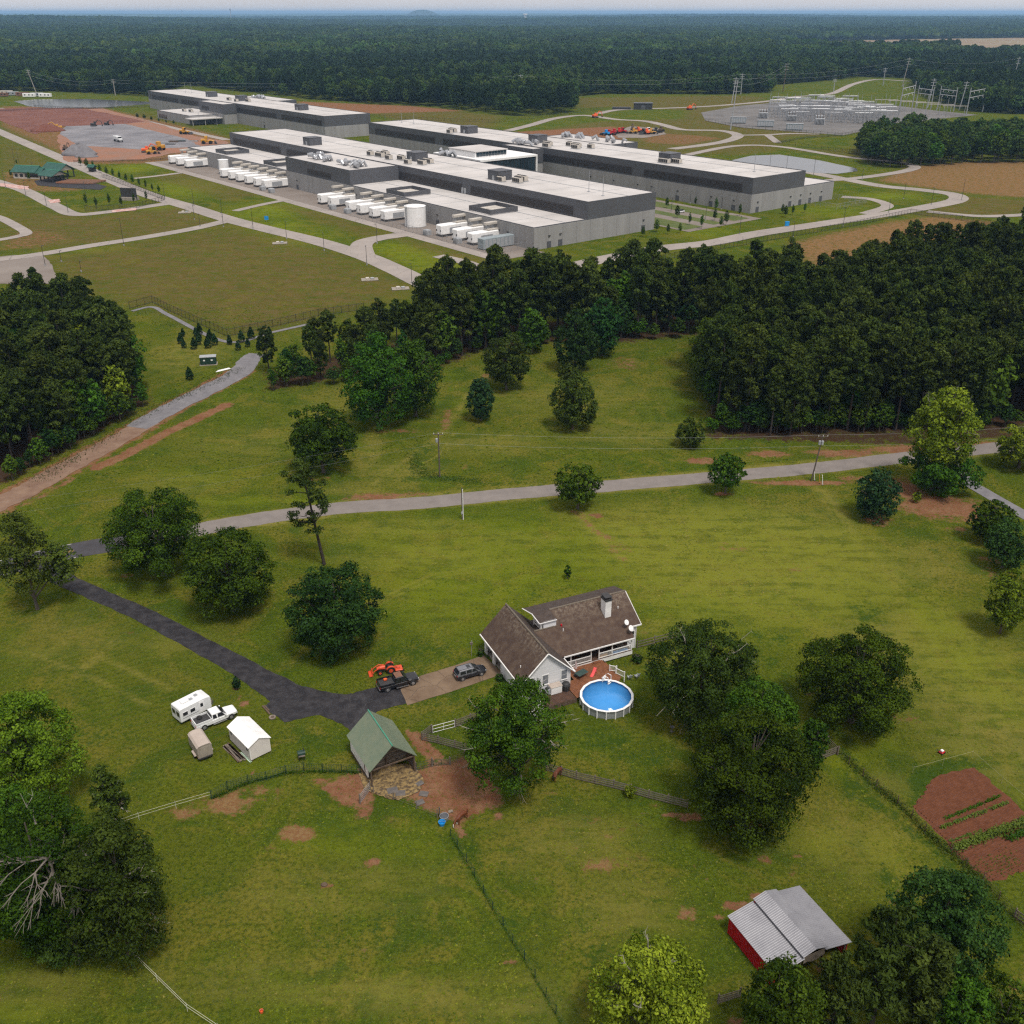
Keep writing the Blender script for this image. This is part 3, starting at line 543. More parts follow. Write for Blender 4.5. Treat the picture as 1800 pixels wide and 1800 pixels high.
# facility roads
FR = 'pale concrete service road '
fac = [([(-60, 205), (0, 232), (60, 258), (130, 288), (200, 318), (262, 343), (330, 363), (400, 385), (470, 403), (560, 425), (640, 450), (700, 476), (760, 503), (830, 508), (880, 500), (960, 480), (1060, 456), (1160, 437), (1250, 427), (1330, 411), (1450, 393), (1560, 376), (1640, 362), (1682, 352), (1676, 342), (1620, 334), (1550, 327), (1480, 314), (1410, 300), (1380, 290)], 9.5, FR + 'curving round the whole facility'),
       ([(404, 387), (340, 402), (250, 418), (160, 432), (70, 447), (0, 456), (-60, 462)], 7.0, FR + 'running left across the brown field'),
       ([(300, 357), (233, 367), (187, 373), (133, 377), (100, 364), (50, 338), (20, 327), (-30, 312)], 7.5, FR + 'looping round the pavilion park'),
       ([(-20, 425), (30, 416), (46, 410), (33, 400), (0, 383), (-30, 375)], 5.0, FR + 'bending at the far left edge'),
       ([(640, 452), (636, 430), (660, 420), (712, 412)], 9.0, FR + 'entering the generator yard'), ([(413, 371), (460, 360), (506, 351)], 4.5, FR + 'between the verges of the yard'), ([(236, 314), (280, 309), (318, 304)], 4.5, FR + 'crossing the upper verge'), ([(770, 450), (820, 462), (858, 478)], 6.0, FR + 'short link below the lower verge'),
       ([(893, 230), (933, 220), (977, 208), (1027, 203), (1083, 210), (1133, 213), (1167, 220), (1200, 228), (1267, 230), (1297, 238), (1277, 248), (1230, 256), (1180, 262)], 9.0, FR + 'winding behind the rear building'),
       ([(1050, 200), (1090, 193), (1180, 190), (1260, 186), (1350, 178), (1400, 170), (1460, 165), (1500, 148), (1540, 140), (1600, 143)], 9.0, FR + 'leading out past the substation'),
       ([(1297, 238), (1350, 237), (1390, 235), (1440, 236)], 6.0, FR + 'in front of the substation'), ([(1350, 238), (1367, 251)], 6, FR + 'short stub by the substation fence'),
       ([(1195, 275), (1290, 257), (1370, 258), (1480, 275), (1580, 286), (1608, 294), (1580, 303), (1500, 314), (1440, 318)], 7.0, FR + 'round the right hand pond'), ([(1630, 372), (1720, 380), (1800, 378), (1860, 372)], 6.0, FR + 'leaving at the right edge'), ([(1480, 346), (1530, 350), (1560, 362), (1520, 376)], 6, FR + 'joining the end of the rear building'),
       ([(0, 190), (60, 200), (150, 208)], 5.0, FR + 'along the dark red soil'), ([(175, 192), (230, 206), (300, 224), (400, 246)], 7.0, FR + 'between slab and left building')]
for pts, w, lb in fac: struct('service_road', strip(pts, w, sheet_z(.05)), 'fac_road', lb, 'road')
struct('field_apron', patch([(-20, 452), (72, 446), (92, 466), (104, 500), (60, 498), (-20, 500)], sheet_z(.05), jag=.6), 'fac_yard', 'pale paved apron behind the left wood', 'yard')
# ------------------------------------------------------------------ facility: three long halls, yards, plant
FO = np.array([8.6, 402.8]); FA = R(129); FU = np.array([math.cos(FA), math.sin(FA)]); FW = np.array([math.cos(R(39)), math.sin(R(39))])
def fp(u, w): p = FO + FU * u + FW * w; return (float(p[0]), float(p[1]))
# local frame of a facility thing: x along the halls (u), y towards the front yard (-w)
def fthing(name, label, cat, u, w, z=0, group=None, rz=0): p = fp(u, w); return thing(name, label, cat, (p[0], p[1], z), FA + rz, group)
struct('generator_yard', patch([fp(*q) for q in ((-6, 1), (-6, -18), (354, -18), (354, 1))], sheet_z(.05), False), 'fac_yard', 'brown stained paved yard along the front hall', 'yard')
struct('yard_lane', patch([fp(*q) for q in ((-6, -18.1), (-6, -24), (100, -24), (354, -24), (354, -18.1))], sheet_z(.05), False), 'fac_road', 'pale concrete lane along the generator yard', 'road')
struct('car_park', patch([fp(*q) for q in ((-14, 76), (-14, 126), (60, 126), (120, 124), (120, 76))], sheet_z(.05), False), 'fac_yard', 'car park between the two long halls', 'car park')
for a, b in ((78, 90), (97, 104), (111, 122)):
    struct('planting_strip', patch([fp(*q) for q in ((-10, a), (-10, b), (100, b), (100, a))], sheet_z(.06), False), pm('verge_%d' % a, (.06, .088, .018), (.095, .11, .028), .2, .95, coord='World'), 'grass strip %s in the car park between the halls' % {78: 'nearest the front hall', 97: 'in the middle', 111: 'nearest the rear hall'}[a], 'planting')
struct('building_slab', patch([(105, 236), (116, 222), (220, 218), (330, 245), (352, 258), (250, 263), (140, 256)], sheet_z(.07), jag=1.0), 'fac_wet', 'wet grey slab of the construction site', 'slab')
struct('red_earthworks', patch([(-30, 200), (0, 191), (60, 189), (150, 191), (230, 208), (255, 214), (200, 220), (112, 222), (62, 236), (0, 212), (-30, 204)], sheet_z(.06), jag=1.5), 'red_soil_far', 'dark red earthworks of the construction site', 'soil')
struct('site_margin', patch([(150, 192), (178, 190), (260, 212), (345, 240), (402, 250), (404, 262), (300, 270), (250, 281), (120, 285), (105, 262), (100, 240), (118, 221)], sheet_z(.055), jag=1.5), 'orange_soil', 'orange soil margin round the grey slab', 'soil')
struct('gravel_lot', patch([(1078, 232), (1110, 222), (1160, 226), (1172, 236), (1130, 243), (1085, 242)], sheet_z(.06), jag=1), 'fac_yard', 'gravel lot with parked machines behind the halls', 'yard')
struct('substation_pad', patch([(1232, 198), (1300, 186), (1370, 180), (1480, 176), (1560, 184), (1640, 194), (1720, 202), (1640, 210), (1530, 228), (1482, 238), (1300, 224), (1240, 212)], sheet_z(.05)), 'sub_gravel', 'grey gravel pad under the substation', 'yard')
struct('pond', patch([(24, 178), (60, 175), (150, 174), (262, 179), (266, 183), (180, 189), (90, 190), (50, 187)], sheet_z(.05)), 'pond_water', 'pale grey pond behind the red earthworks', 'water')
struct('pond', patch([(1286, 282), (1320, 274), (1370, 272), (1440, 282), (1505, 296), (1508, 301), (1470, 306), (1400, 302), (1340, 296)], sheet_z(.06)), 'pond_water', 'dark pond beside the rear hall', 'water')
p3d = lambda u, w, z: (u, -w, z)
def panels(parent, along, fixed, a, b, z0, z1, n, t=.16, m='concrete_wall'):
    """row of tilt-up wall panels with open joints; along 'u' at w=fixed or 'w' at u=fixed"""
    step = (b - a) / n; mb = MB()
    if along == 'u': mb.box(.03, step - .03, 0, t, z0, z1)
    else: mb.box(-t, 0, .03, step - .03, z0, z1)
    first = None
    for i in range(n):
        if first is None: o = first = mb.build('wall_panel', m, parent)
        else: o = bpy.data.objects.new('wall_panel', first.data); COL.objects.link(o); o.parent = parent
        o.location = (a + i * step, -fixed, 0) if along == 'u' else (fixed, -(a + (i + 1) * step), 0)
    return first
def louvers(parent, segs, w, z0, z1, t=.2, face=1):
    for a, b in segs:
        mb = MB(); mb.box(a, b, -w, -w + t, z0, z1)
        k = int((z1 - z0) / .55)
        for i in range(k): mb.box(a + .2, b - .2, -w + t, -w + t + .12, z0 + .2 + i * .55, z0 + .45 + i * .55)
        mb.build('louver_band', 'louver', parent)
def seams(parent, u0, u1, w0, w1, z, step=17):
    """raised seams and walkway lines on the flat roofs"""
    mb = MB(); k = int((u1 - u0) / step)
    for i in range(1, k): mb.box(u0 + i * step, u0 + i * step + .25, -w1 + 1, -w0 - 1, z, z + .04)
    mb.box(u0 + 1, u1 - 1, -(w0 + (w1 - w0) * .62), -(w0 + (w1 - w0) * .62) + .5, z + .05, z + .08)
    mb.build('roof_seam', 'steel_grey', parent)
def roof_deck(parent, u0, u1, w0, w1, z, trim='panel_grey', skip=()):
    MB().box(u0 + .35, u1 - .35, -w1 + .35, -w0 - .35, z - .15, z).build('roof_deck', 'roof_white', parent)
    t, h = .35, .3
    for nm, b in (('f', (u0, u1, -w0 - t, -w0)), ('b', (u0, u1, -w1, -w1 + t)), ('l', (u1 - t, u1, -w1 + t, -w0 - t)), ('r', (u0, u0 + t, -w1 + t, -w0 - t))):
        if nm not in skip: MB().box(b[0], b[1], b[2], b[3], z - .2, z + h).build('parapet', trim, parent)
def doors(parent, spots, w=None, u=None):
    for q in spots:
        mb = MB()
        if w is not None: mb.box(q - 1.1, q + 1.1, -w + .16, -w + .26, .05, 2.6)
        else: mb.box(u - .26, u - .16, -q - 1.1, -q + 1.1, .05, 2.6)
        mb.build('door', 'panel_grey', parent)
    for q in spots:
        mb = MB()
        if w is not None: mb.box(q - .5, q + .5, -w + .16, -w + .5, 4.6, 5.0)
        else: mb.box(u - .5, u - .16, -q - .5, -q + .5, 4.6, 5.0)
        mb.build('wall_lamp', 'dark_metal', parent)
# front hall
B1 = fthing('data_hall', 'front long grey hall with white roof and generator yard', 'building', 0, 0)
MB().box(.2, 339.8, -68.8, -.2, 0, 8.2).build('base_wall', 'concrete_wall', B1)
panels(B1, 'u', 0, 0, 340, 0, 8.55, 40); panels(B1, 'w', 0, 0, 69, 0, 8.55, 9)
roof_deck(B1, 0, 340, 0, 29, 8.6, skip=('b',)); seams(B1, .5, 339, 0, 29, 8.6)
MB().box(-.1, 340, -69, -29, 8.56, 15.3).build('upper_wall', 'panel_grey', B1); roof_deck(B1, -.1, 340, 29, 69, 15.5); seams(B1, 0, 339, 29, 69, 15.5)
louvers(B1, [(9, 80), (87, 140.5), (210, 262), (270, 335)], 29, 9.3, 12.8)
MB().box(141, 208, -28.9, -.3, 8.56, 15.2).build('front_block', 'panel_grey', B1); roof_deck(B1, 141, 208, .3, 28.9, 15.4, skip=('b',)); louvers(B1, [(160, 184)], .3, 9.6, 12.2)
doors(B1, [16, 22, 28, 52, 66, 104, 135, 152, 196], w=0); doors(B1, [8, 14, 62], u=0)
for k, (u, w) in enumerate(((85, 29), (84, 29))):
    MB().box(u - 1.2 + k * 3, u + k * 3, -29, -28.6, 8.7, 11.2).build('roof_door', 'steel_grey', B1)
# rear hall
B2 = fthing('data_hall', 'rear right long grey hall beside the pond', 'building', -2, 132)
MB().box(.2, 338.8, -64.8, -.2, 0, 8.2).build('base_wall', 'concrete_wall', B2)
panels(B2, 'u', 0, 0, 339, 0, 8.55, 40); panels(B2, 'w', 0, 0, 65, 0, 8.55, 8)
MB().box(-.1, 339, -40, -.02, 8.56, 15.6).build('upper_wall', 'panel_grey', B2); roof_deck(B2, -.1, 339, .02, 40, 15.8); seams(B2, 0, 338, 0, 40, 15.8)
roof_deck(B2, 0, 339, 40, 65, 8.6, skip=('f',)); louvers(B2, [(6, 70), (79, 150), (178, 249), (258, 330)], .02, 9.4, 12.9)
MB().box(140, 200, -66, -40.1, 8.56, 15.0).build('rear_block', 'panel_grey', B2); roof_deck(B2, 140, 200, 40.1, 66, 15.2, skip=('f',))
MB().box(150, 178, -.1, 8, 8.56, 15.4).build('front_block', 'panel_grey', B2); roof_deck(B2, 150, 178, -8, .1, 15.6)
MB().box(150.5, 177.5, .05, 7.6, 0, 8.5).build('front_block_base', 'concrete_wall', B2)
doors(B2, [10, 24, 46, 64, 74, 92, 110], w=0); doors(B2, [5, 30, 38, 46, 55], u=0)
# left rear hall
B3 = fthing('data_hall', 'left rear long grey hall beyond the construction site', 'building', 398, 131)
MB().box(.2, 349.8, -39.8, -.2, 0, 8.2).build('base_wall', 'concrete_wall', B3)
panels(B3, 'u', 0, 0, 350, 0, 8.55, 40); panels(B3, 'w', 0, 0, 40, 0, 8.55, 5)
MB().box(-.1, 350, -40, -.02, 8.56, 15.6).build('upper_wall', 'panel_grey', B3); roof_deck(B3, -.1, 350, .02, 40, 15.8); seams(B3, 0, 349, 0, 40, 15.8)
louvers(B3, [(4, 68), (77, 148), (205, 268), (276, 340)], .02, 9.4, 12.9)
MB().box(150, 200, -.1, 12, 8.56, 15.4).build('front_block', 'panel_grey', B3); roof_deck(B3, 150, 200, -12, .1, 15.6)
louvers(B3, [(180, 194)], -12, 9.6, 12.4)
MB().box(150.5, 199.5, .05, 11.6, 0, 8.5).build('front_block_base', 'concrete_wall', B3)
MB().box(165, 235, -65, -40.1, 0, 14.6).build('rear_block', 'panel_grey', B3); roof_deck(B3, 165, 235, 40.1, 65, 14.8)
doors(B3, [12, 60, 100, 300], w=0)
# low office in front of it
OF = fthing('office_block', 'low office block in front of the left rear hall', 'building', 566, 96)
MB().box(.2, 71.8, -34, -.2, 0, 6.4).build('wall', 'concrete_wall', OF); panels(OF, 'u', 0, 0, 72, 0, 6.5, 9); panels(OF, 'w', 0, 0, 34, 0, 6.5, 4); roof_deck(OF, 0, 72, 0, 34, 6.7)
for k in range(6): MB().box(50 + k * 3.2, 52 + k * 3.2, .18, .26, 1.0, 4.2).build('window', 'glass_dark', OF)
MB().box(-14, 0, -30, 4, 4.6, 5.3).build('canopy', 'roof_white', OF)
for y in (-26, -8, 3): MB().cyl(-13, y, 0, 4.6, .35, n=8).build('canopy_post', 'concrete_wall', OF)
# glazed entrance between the halls
GE = fthing('entrance_building', 'white framed glass entrance block between the halls', 'building', 138, 79)
MB().box(0.6, 44, -38, -1, 0, 13.4).build('wall', 'panel_grey', GE); MB().box(0, 44, -40, 0, 13.4, 14.4).build('roof_slab', 'white_metal', GE)
for y in (-40, -.8): MB().box(0, 1.4, y, y + .8, 0, 13.4).build('side_frame', 'white_metal', GE)
for k in range(15): MB().box(.40, .52, -38.2 + k * 2.46, -35.9 + k * 2.46, .3, 13.3).build('glass_pane', 'glass_blue', GE)
for k in range(16): MB().box(.15, .6, -38.3 + k * 2.46, -38.1 + k * 2.46, .3, 13.3).build('mullion', 'dark_metal', GE)
MB().box(10, 34, -26, -4, 14.41, 17.2).build('penthouse', 'white_metal', GE); MB().box(9.5, 34.5, -26.5, -3.5, 17.2, 17.6).build('penthouse_roof', 'roof_white', GE)
for k in range(10): MB().box(9.8, 9.98, -25.6 + k * 2.1, -23.7 + k * 2.1, 14.8, 17.0).build('penthouse_pane', 'glass_blue', GE)
# roof plant: screens, penthouses, condensers
def roofbox(label, u, w, z, lu, lw, h, cat='roof unit', nm='roof_penthouse', grp='dark penthouses on the hall roofs'):
    t = fthing(nm, label, cat, u, w, z, grp); MB().box(-lu / 2, lu / 2, -lw / 2, lw / 2, 0, h).build('housing', 'panel_grey', t); MB().box(-lu / 2 - .15, lu / 2 + .15, -lw / 2 - .15, lw / 2 + .15, h, h + .2).build('cap', 'panel_grey', t)
    MB().box(-.8, .8, lw / 2, lw / 2 + .08, .1, 2.2).build('door', 'steel_grey', t)
for lb, u, w, z in (('dark roof penthouse near the right end of the front hall', 72, 40, 15.5), ('dark roof penthouse in the middle of the front hall', 152, 48, 15.5), ('dark roof penthouse on the left half of the front hall', 248, 39, 15.5),
                    ('dark roof penthouse on the right end of the rear hall', 64, 146, 15.8), ('dark roof penthouse in the middle of the rear hall', 172, 148, 15.8), ('dark roof penthouse at the left end of the rear hall', 239, 147, 15.8),
                    ('right hand dark penthouse on the left rear hall', 458, 145, 15.8), ('middle dark penthouse on the left rear hall', 575, 149, 15.8), ('left hand dark penthouse on the left rear hall', 635, 148, 15.8)):
    roofbox(lb, u, w, z, 8, 8, 4.2)
def screen(label, u, w, z):
    t = fthing('equipment_screen', label, 'roof screen', u, w, z, 'dark open screens on the low roof'); a, b, h = 7.5, 7.5, 2.3
    for q in ((-a, a, -b, -b + .25), (-a, a, b - .25, b), (-a, -a + .25, -b + .25, b - .25), (a - .25, a, -b + .25, b - .25)): MB().box(*q, .35, h).build('screen_wall', 'panel_grey', t)
    for x in (-a + .1, a - .3):
        for y in (-b + .1, b - .3): MB().box(x, x + .2, y, y + .2, 0, .35).build('post', 'steel_grey', t)
    for x in (-4, 0.3): MB().bbox(x, x + 3.6, -4, 4, 0, 1.6, .1).build('chiller', 'hvac_beige', t)
for lb, u, w in (('dark equipment screen nearest the right end of the low roof', 40, 11), ('dark equipment screen right of the projecting block', 101, 8), ('dark equipment screen left of the projecting block', 230, 9), ('dark equipment screen nearest the left end of the low roof', 296, 10)): screen(lb, u, w, 8.6)
def condenser(label, u, w, z, n=4):
    t = fthing('condenser', label, 'roof unit', u, w, z, 'beige condensers on the hall roofs')
    MB().box(-n * 1.3 / 2 - .2, n * 1.3 / 2 + .2, -1.4, 1.4, 0, .3).build('skid', 'steel_grey', t)
    MB().bbox(-n * 1.3 / 2, n * 1.3 / 2, -1.2, 1.2, .3, 2.4, .08).build('cabinet', 'hvac_beige', t)
    for k in range(n): MB().cyl(-n * 1.3 / 2 + .65 + k * 1.3, 0, 2.4, 2.7, .5, n=8).build('fan', 'dark_metal', t)
    for k in range(n): MB().box(-n * .65 + .1 + k * 1.3, -n * .65 + 1.15 + k * 1.3, 1.2, 1.27, .6, 2.1).build('grille', 'dark_metal', t)
CON = [(66, 36, 15.5), (59, 40, 15.5), (62, 45, 15.5), (143, 36, 15.5), (136, 40, 15.5), (139, 46, 15.5), (164, 38, 15.5), (158, 42, 15.5), (176, 40, 15.5), (184, 39, 15.5), (180, 46, 15.5), (250, 142, 15.8), (245, 136, 15.8), (150, 136, 15.8), (156, 142, 15.8), (146, 150, 15.8), (134, 144, 15.8), (139, 149, 15.8), (130, 152, 15.8), (56, 143, 15.8), (61, 139, 15.8), (566, 140, 15.8), (585, 142, 15.8), (560, 148, 15.8), (610, 110, 6.7), (600, 112, 6.7)]
for i, (u, w, z) in enumerate(CON):
    hall = 'front hall' if w < 70 else ('rear right hall' if u < 340 else ('left rear hall' if z > 10 else 'low office'))
    condenser('small beige condenser with round fans on the roof of the %s' % hall, u, w, z, 3 + i % 3); 
    bpy.data.objects
for o in [o for o in COL.objects if o.name.startswith('condenser') and o.parent is None]:
    o['group'] = 'condensers, ' + o['label'].split('of the ')[-1]
def ductwork(label, u, w, z, n, seed):
    t = fthing('roof_ductwork', label, 'ducts', u, w, z, None); r = random.Random(seed)
    for k in range(n):
        x, y = r.uniform(-9, 9), r.uniform(-4, 4); a = r.uniform(0, 3)
        MB().tube([(x, y, .1), (x + math.cos(a) * 1.5, y + math.sin(a) * 1.5, r.uniform(1.6, 3)), (x + math.cos(a) * 5, y + math.sin(a) * 3, r.uniform(.6, 2))], r.uniform(.6, 1.1), 8).build('duct', 'galv', t)
ductwork('silver roof ducts on the projecting block of the front hall', 186, 11, 15.4, 12, 1); ductwork('second heap of silver ducts on the projecting block', 152, 12, 15.4, 12, 2)
ductwork('silver roof ducts in the middle of the rear hall', 168, 136, 15.8, 9, 3); ductwork('large silver ducts on the back block of the rear hall', 180, 184, 15.2, 10, 4); ductwork('silver ducts at the right of the rear back block', 150, 188, 15.2, 7, 5); ductwork('silver roof ducts on the back block of the left rear hall', 600, 180, 14.8, 12, 6); ductwork('pale rooftop ducts behind the glass entrance', 160, 74, 15.5, 6, 8)
# generators and tanks
def generator(label, u, w=-6.5, L=15.0, grp=None):
    t = fthing('generator', label, 'generator', u, w, 0, grp)
    MB().box(-1.9, 1.9, -L / 2 + .3, L / 2 - .3, 0, .8).build('base_tank', 'dark_metal', t)
    MB().bbox(-2.1, 2.1, -L / 2, L / 2 - .2, .8, 4.9, .35).build('enclosure', 'white_metal', t)
    MB().bbox(-1.7, 1.7, -L / 2 - .2, -1, 4.9, 5.5, .1).build('roof_box', 'hvac_beige', t)
    for y in (-L * .32, -L * .12): MB().cyl(0, y, 5.5, 7.2, .4, n=8).build('exhaust_stack', 'galv', t)
    MB().bbox(-.9, .9, -L / 2 + .3, -.4, 7.0, 8.1, .15).build('silencer', 'hvac_beige', t)
    for y in (-L * .36, -L * .06): MB().box(-.12, .12, y - .1, y + .1, 5.5, 7.0).build('silencer_post', 'steel_grey', t)
    for x in (-1.4, 1.4): MB().box(x - .25, x + .25, L / 2 - .2, L / 2 - .12, 2.2, 3.0).build('vent', 'dark_metal', t)
    MB().box(-2.18, -2.1, -L * .2, L * .2, 1.4, 3.6).build('side_grille', 'steel_grey', t)
    return t
g = 0
for grp, us in (('at the left end of the yard', (338, 326, 313)), ('left of the projecting block', (262, 251, 241, 230, 219, 209)), ('below the projecting block', (148, 138, 121, 111, 100, 90)), ('at the right end of the yard', (46, 34.5, 24))):
    for i, u in enumerate(us): generator('white generator, %s from left in row %s' % (ORD[i], grp), u, grp='white generators in the yard')
def tank(label, u, w, r, h):
    t = fthing('storage_tank', label, 'tank', u, w); MB().lathe([(r * 1.06, 0), (r * 1.06, .3)], 24).build('footing', 'concrete_wall', t)
    MB().lathe([(r, .3), (r, h), (r * 1.02, h), (r * 1.02, h + .15), (r * .05, h + r * .16)], 28).build('shell', 'white_metal', t)
    for k in range(14): MB().box(-.35, .35, r + .02, r + .14, .6 + k * h / 15, .7 + k * h / 15).build('ladder_rung', 'steel_grey', t)
    MB().box(-.45, -.35, r + .02, r + .14, .3, h + .9).build('ladder_rail', 'steel_grey', t); MB().box(.35, .45, r + .02, r + .14, .3, h + .9).build('ladder_rail', 'steel_grey', t); MB().cyl(r * .3, 0, h, h + .9, .3, n=8).build('vent', 'steel_grey', t)
tank('large white cylindrical tank in the generator yard', 72, -8, 4.7, 8.6); tank('small white cylindrical tank left of the generators', 275, -6, 3.0, 8)
CT = fthing('switchgear_container', 'long blue grey switchgear container at the right end of yard', 'container', 14, -7)
MB().bbox(-1.9, 1.9, -10, 9, .3, 4.4, .1).build('housing', pm('sw_grey', (.26, .30, .32), (.2, .235, .25), .6, .5), CT); MB().box(-1.7, 1.7, -9.8, 8.8, 0, .3).build('skid', 'dark_metal', CT)
for k in range(9): MB().box(-1.98, -1.9, -9.4 + k * 2, -7.9 + k * 2, .7, 3.9).build('door', 'steel_grey', CT)
for i, u in enumerate((206, 196, 132, 52, 30, 118)):
    t = fthing('transformer_box', 'small grey transformer box, %s along the generator yard' % ORD[i], 'transformer', u, -15.5, 0, 'grey boxes along the yard')
    MB().bbox(-1.5, 1.5, -1.2, 1.2, .15, 2.2, .1).build('cabinet', 'steel_grey', t); MB().box(-1.7, 1.7, -1.4, 1.4, 0, .15).build('pad', 'concrete_wall', t)
    for k in range(6): MB().box(-1.2 + k * .45, -1.0 + k * .45, 1.2, 1.5, .4, 1.9).build('fin', 'steel_grey', t)
# fence of the yard: galvanised mesh
def run_fence(name, label, pts, h, step, post_m, postr=.05, wires=(), pick=0, world=False, cat='fence', grp=None, jog=0.0, mesh_m=None, top=0):
    """posts as parts; thin wires or pickets joined into one infill part"""
    P = [np.array(p if world else gp(*p), float) for p in pts]; t = thing(name, label, cat, (P[0][0], P[0][1], 0), 0, grp); o = P[0]
    post = None; inf = MB(); nothing = True
    for i in range(len(P) - 1):
        a, b = P[i] - o, P[i + 1] - o; L_ = np.hypot(*(b - a)); n = max(1, int(round(L_ / step))); d = (b - a) / L_; nn = np.array([-d[1], d[0]])
        for k in range(n + (1 if i == len(P) - 2 else 0)):
            q = a + (b - a) * k / n
            if post is None: post = MB().cyl(0, 0, 0, h + .1, postr, n=6).build('post', post_m, t); ob = post
            else: ob = bpy.data.objects.new('post', post.data); COL.objects.link(ob); ob.parent = t
            ob.location = (q[0] + rnd.uniform(-jog, jog), q[1] + rnd.uniform(-jog, jog), 0); ob.rotation_euler = (rnd.uniform(-jog, jog) * .4, rnd.uniform(-jog, jog) * .4, 0)
        for z, r_ in wires: inf.tube([(a[0], a[1], z), (b[0], b[1], z)], r_, 4, False); nothing = False
        if pick:
            m = int(L_ / pick); nothing = False
            for k in range(m):
                q = a + (b - a) * (k + .5) / m; inf.add([(q[0] - d[0] * .02, q[1] - d[1] * .02, .12), (q[0] + d[0] * .02, q[1] + d[1] * .02, .12), (q[0] + d[0] * .02, q[1] + d[1] * .02, h - .04), (q[0] - d[0] * .02, q[1] - d[1] * .02, h - .04)], [(0, 1, 2, 3)])
    if not nothing:
        f = inf.build('infill', mesh_m or post_m, t); f['kind'] = 'stuff'
    return t
run_fence('yard_fence', 'tall grey mesh fence along the generator yard', [fp(*q) for q in ((112, -17.5), (60, -17.5), (4, -17.5), (4, -2))], 2.8, 3.2, 'galv', .06, [(2.7, .04), (1.4, .03), (.15, .03)], .45, True)
run_fence('yard_fence', 'grey mesh fence enclosing plant at the right hall end', [fp(*q) for q in ((-3, 197), (-22, 197), (-22, 172), (-4, 172))], 2.8, 3.2, 'galv', .06, [(2.7, .04), (1.4, .03)], .45, True)
bf = [([(228, 543), (268, 532), (300, 548), (400, 592), (480, 575), (560, 556), (640, 545)], 'tall black picket fence bending round the brown field'),
      ([(1100, 470), (1250, 442), (1370, 420), (1500, 398), (1600, 376), (1690, 388), (1740, 396)], 'long black picket fence along the tan field'),
      ([(760, 520), (900, 505), (1010, 488)], 'black picket fence behind the middle tree line'),
      ([(640, 205), (760, 212), (870, 216), (960, 206), (1060, 192)], 'black fence along the far brown field'), ([(1240, 213), (1300, 225), (1480, 240), (1530, 230)], 'black fence along the near side of the substation'),
      ([(1365, 252), (1480, 268), (1600, 284), (1660, 292)], 'black fence beyond the pond'), ([(1367, 252), (1420, 243), (1480, 240)], 'short black fence below the substation'), ([(150, 372), (240, 366), (290, 352), (230, 330), (180, 312)], 'dark fence round the lawn of the pavilion park'), ([(60, 187), (160, 192), (265, 188)], 'dark low fence along the pond'), ([(130, 286), (250, 284), (330, 278), (400, 268)], 'low black silt fence in front of the construction site'), ([(0, 196), (80, 192), (200, 191)], 'low dark fence behind the red earthworks')]
for i, (pts, lb) in enumerate(bf):
    far_ = pts[0][1] < 300; run_fence('picket_fence', lb, pts, 2.4 if 'low' not in lb else 1.4, 6 if far_ else 2.6, 'black_fence', .09 if far_ else .06, [(2.2, .05), (.3, .05)] if 'low' not in lb else [(1.2, .1), (.6, .12)], 1.2 if far_ else .22, cat='fence')
# service walk behind the near fence
struct('fence_path', strip([(232, 547), (268, 540), (300, 556), (398, 601), (480, 584), (560, 566)], 1.6, sheet_z(.02)), 'gravel_grey', 'pale gravel path following the black fence', 'path')
# lamp posts
def lamp_post(p, h, grp, label, m='dark_metal'):
    t = thing('lamp_post', label, 'lamp post', p, rnd.uniform(0, 6), grp); MB().tube([(0, 0, 0), (0, 0, h)], [.11, .07], 6).build('pole', m, t); MB().bbox(-.1, .9, -.18, .18, h - .05, h + .1, .03).build('lamp_head', m, t); MB().cyl(0, 0, 0, .6, .28, n=8).build('base', 'concrete_wall', t)
LAMPS = [(218, 432, 384, 'along the left field road'), (80, 468, 432, 'along the left field road'), (108, 460, 444, 'along the left field road'), (143, 478, 464, 'along the left field road'), (342, 386, 360, 'along the left field road'), (352, 398, 376, 'along the left field road'),
         (393, 399, 374, 'along the main service road'), (445, 402, 366, 'along the main service road'), (504, 420, 390, 'along the main service road'), (570, 441, 410, 'along the main service road'), (645, 466, 432, 'along the main service road'), (724, 498, 464, 'along the main service road'), (835, 508, 470, 'along the main service road'), (663, 428, 394, 'along the main service road'), (391, 382, 350, 'along the main service road'), (341, 362, 332, 'along the main service road'), (290, 350, 325, 'along the main service road'),
         (82, 362, 337, 'round the pavilion park'), (46, 345, 318, 'round the pavilion park'), (120, 374, 346, 'round the pavilion park'), (152, 350, 320, 'round the pavilion park'), (60, 312, 286, 'round the pavilion park'), (36, 300, 268, 'round the pavilion park'), (28, 296, 262, 'round the pavilion park'), (10, 330, 300, 'round the pavilion park'),
         (1090, 384, 350, 'in the car park between the halls'), (1150, 352, 330, 'in the car park between the halls'), (1213, 358, 336, 'in the car park between the halls'), (1268, 368, 346, 'in the car park between the halls'), (1300, 412, 380, 'in the car park between the halls'), (1240, 388, 362, 'in the car park between the halls'), (1180, 372, 348, 'in the car park between the halls'),
         (1394, 418, 390, 'along the right service road'), (1482, 398, 364, 'along the right service road'), (1562, 374, 350, 'along the right service road'), (1637, 360, 330, 'along the right service road'), (1690, 352, 316, 'along the right service road'), (1588, 350, 322, 'along the right service road'),
         (1352, 302, 270, 'beside the right pond'), (1382, 300, 274, 'beside the right pond'), (1430, 308, 276, 'beside the right pond'), (1515, 316, 296, 'beside the right pond')]
for px, py, pt, g_ in LAMPS: lamp_post(gp(px, py), min(11, max(4, height_at(px, py, pt))), 'lamp posts ' + g_, 'thin dark lamp post standing ' + g_)
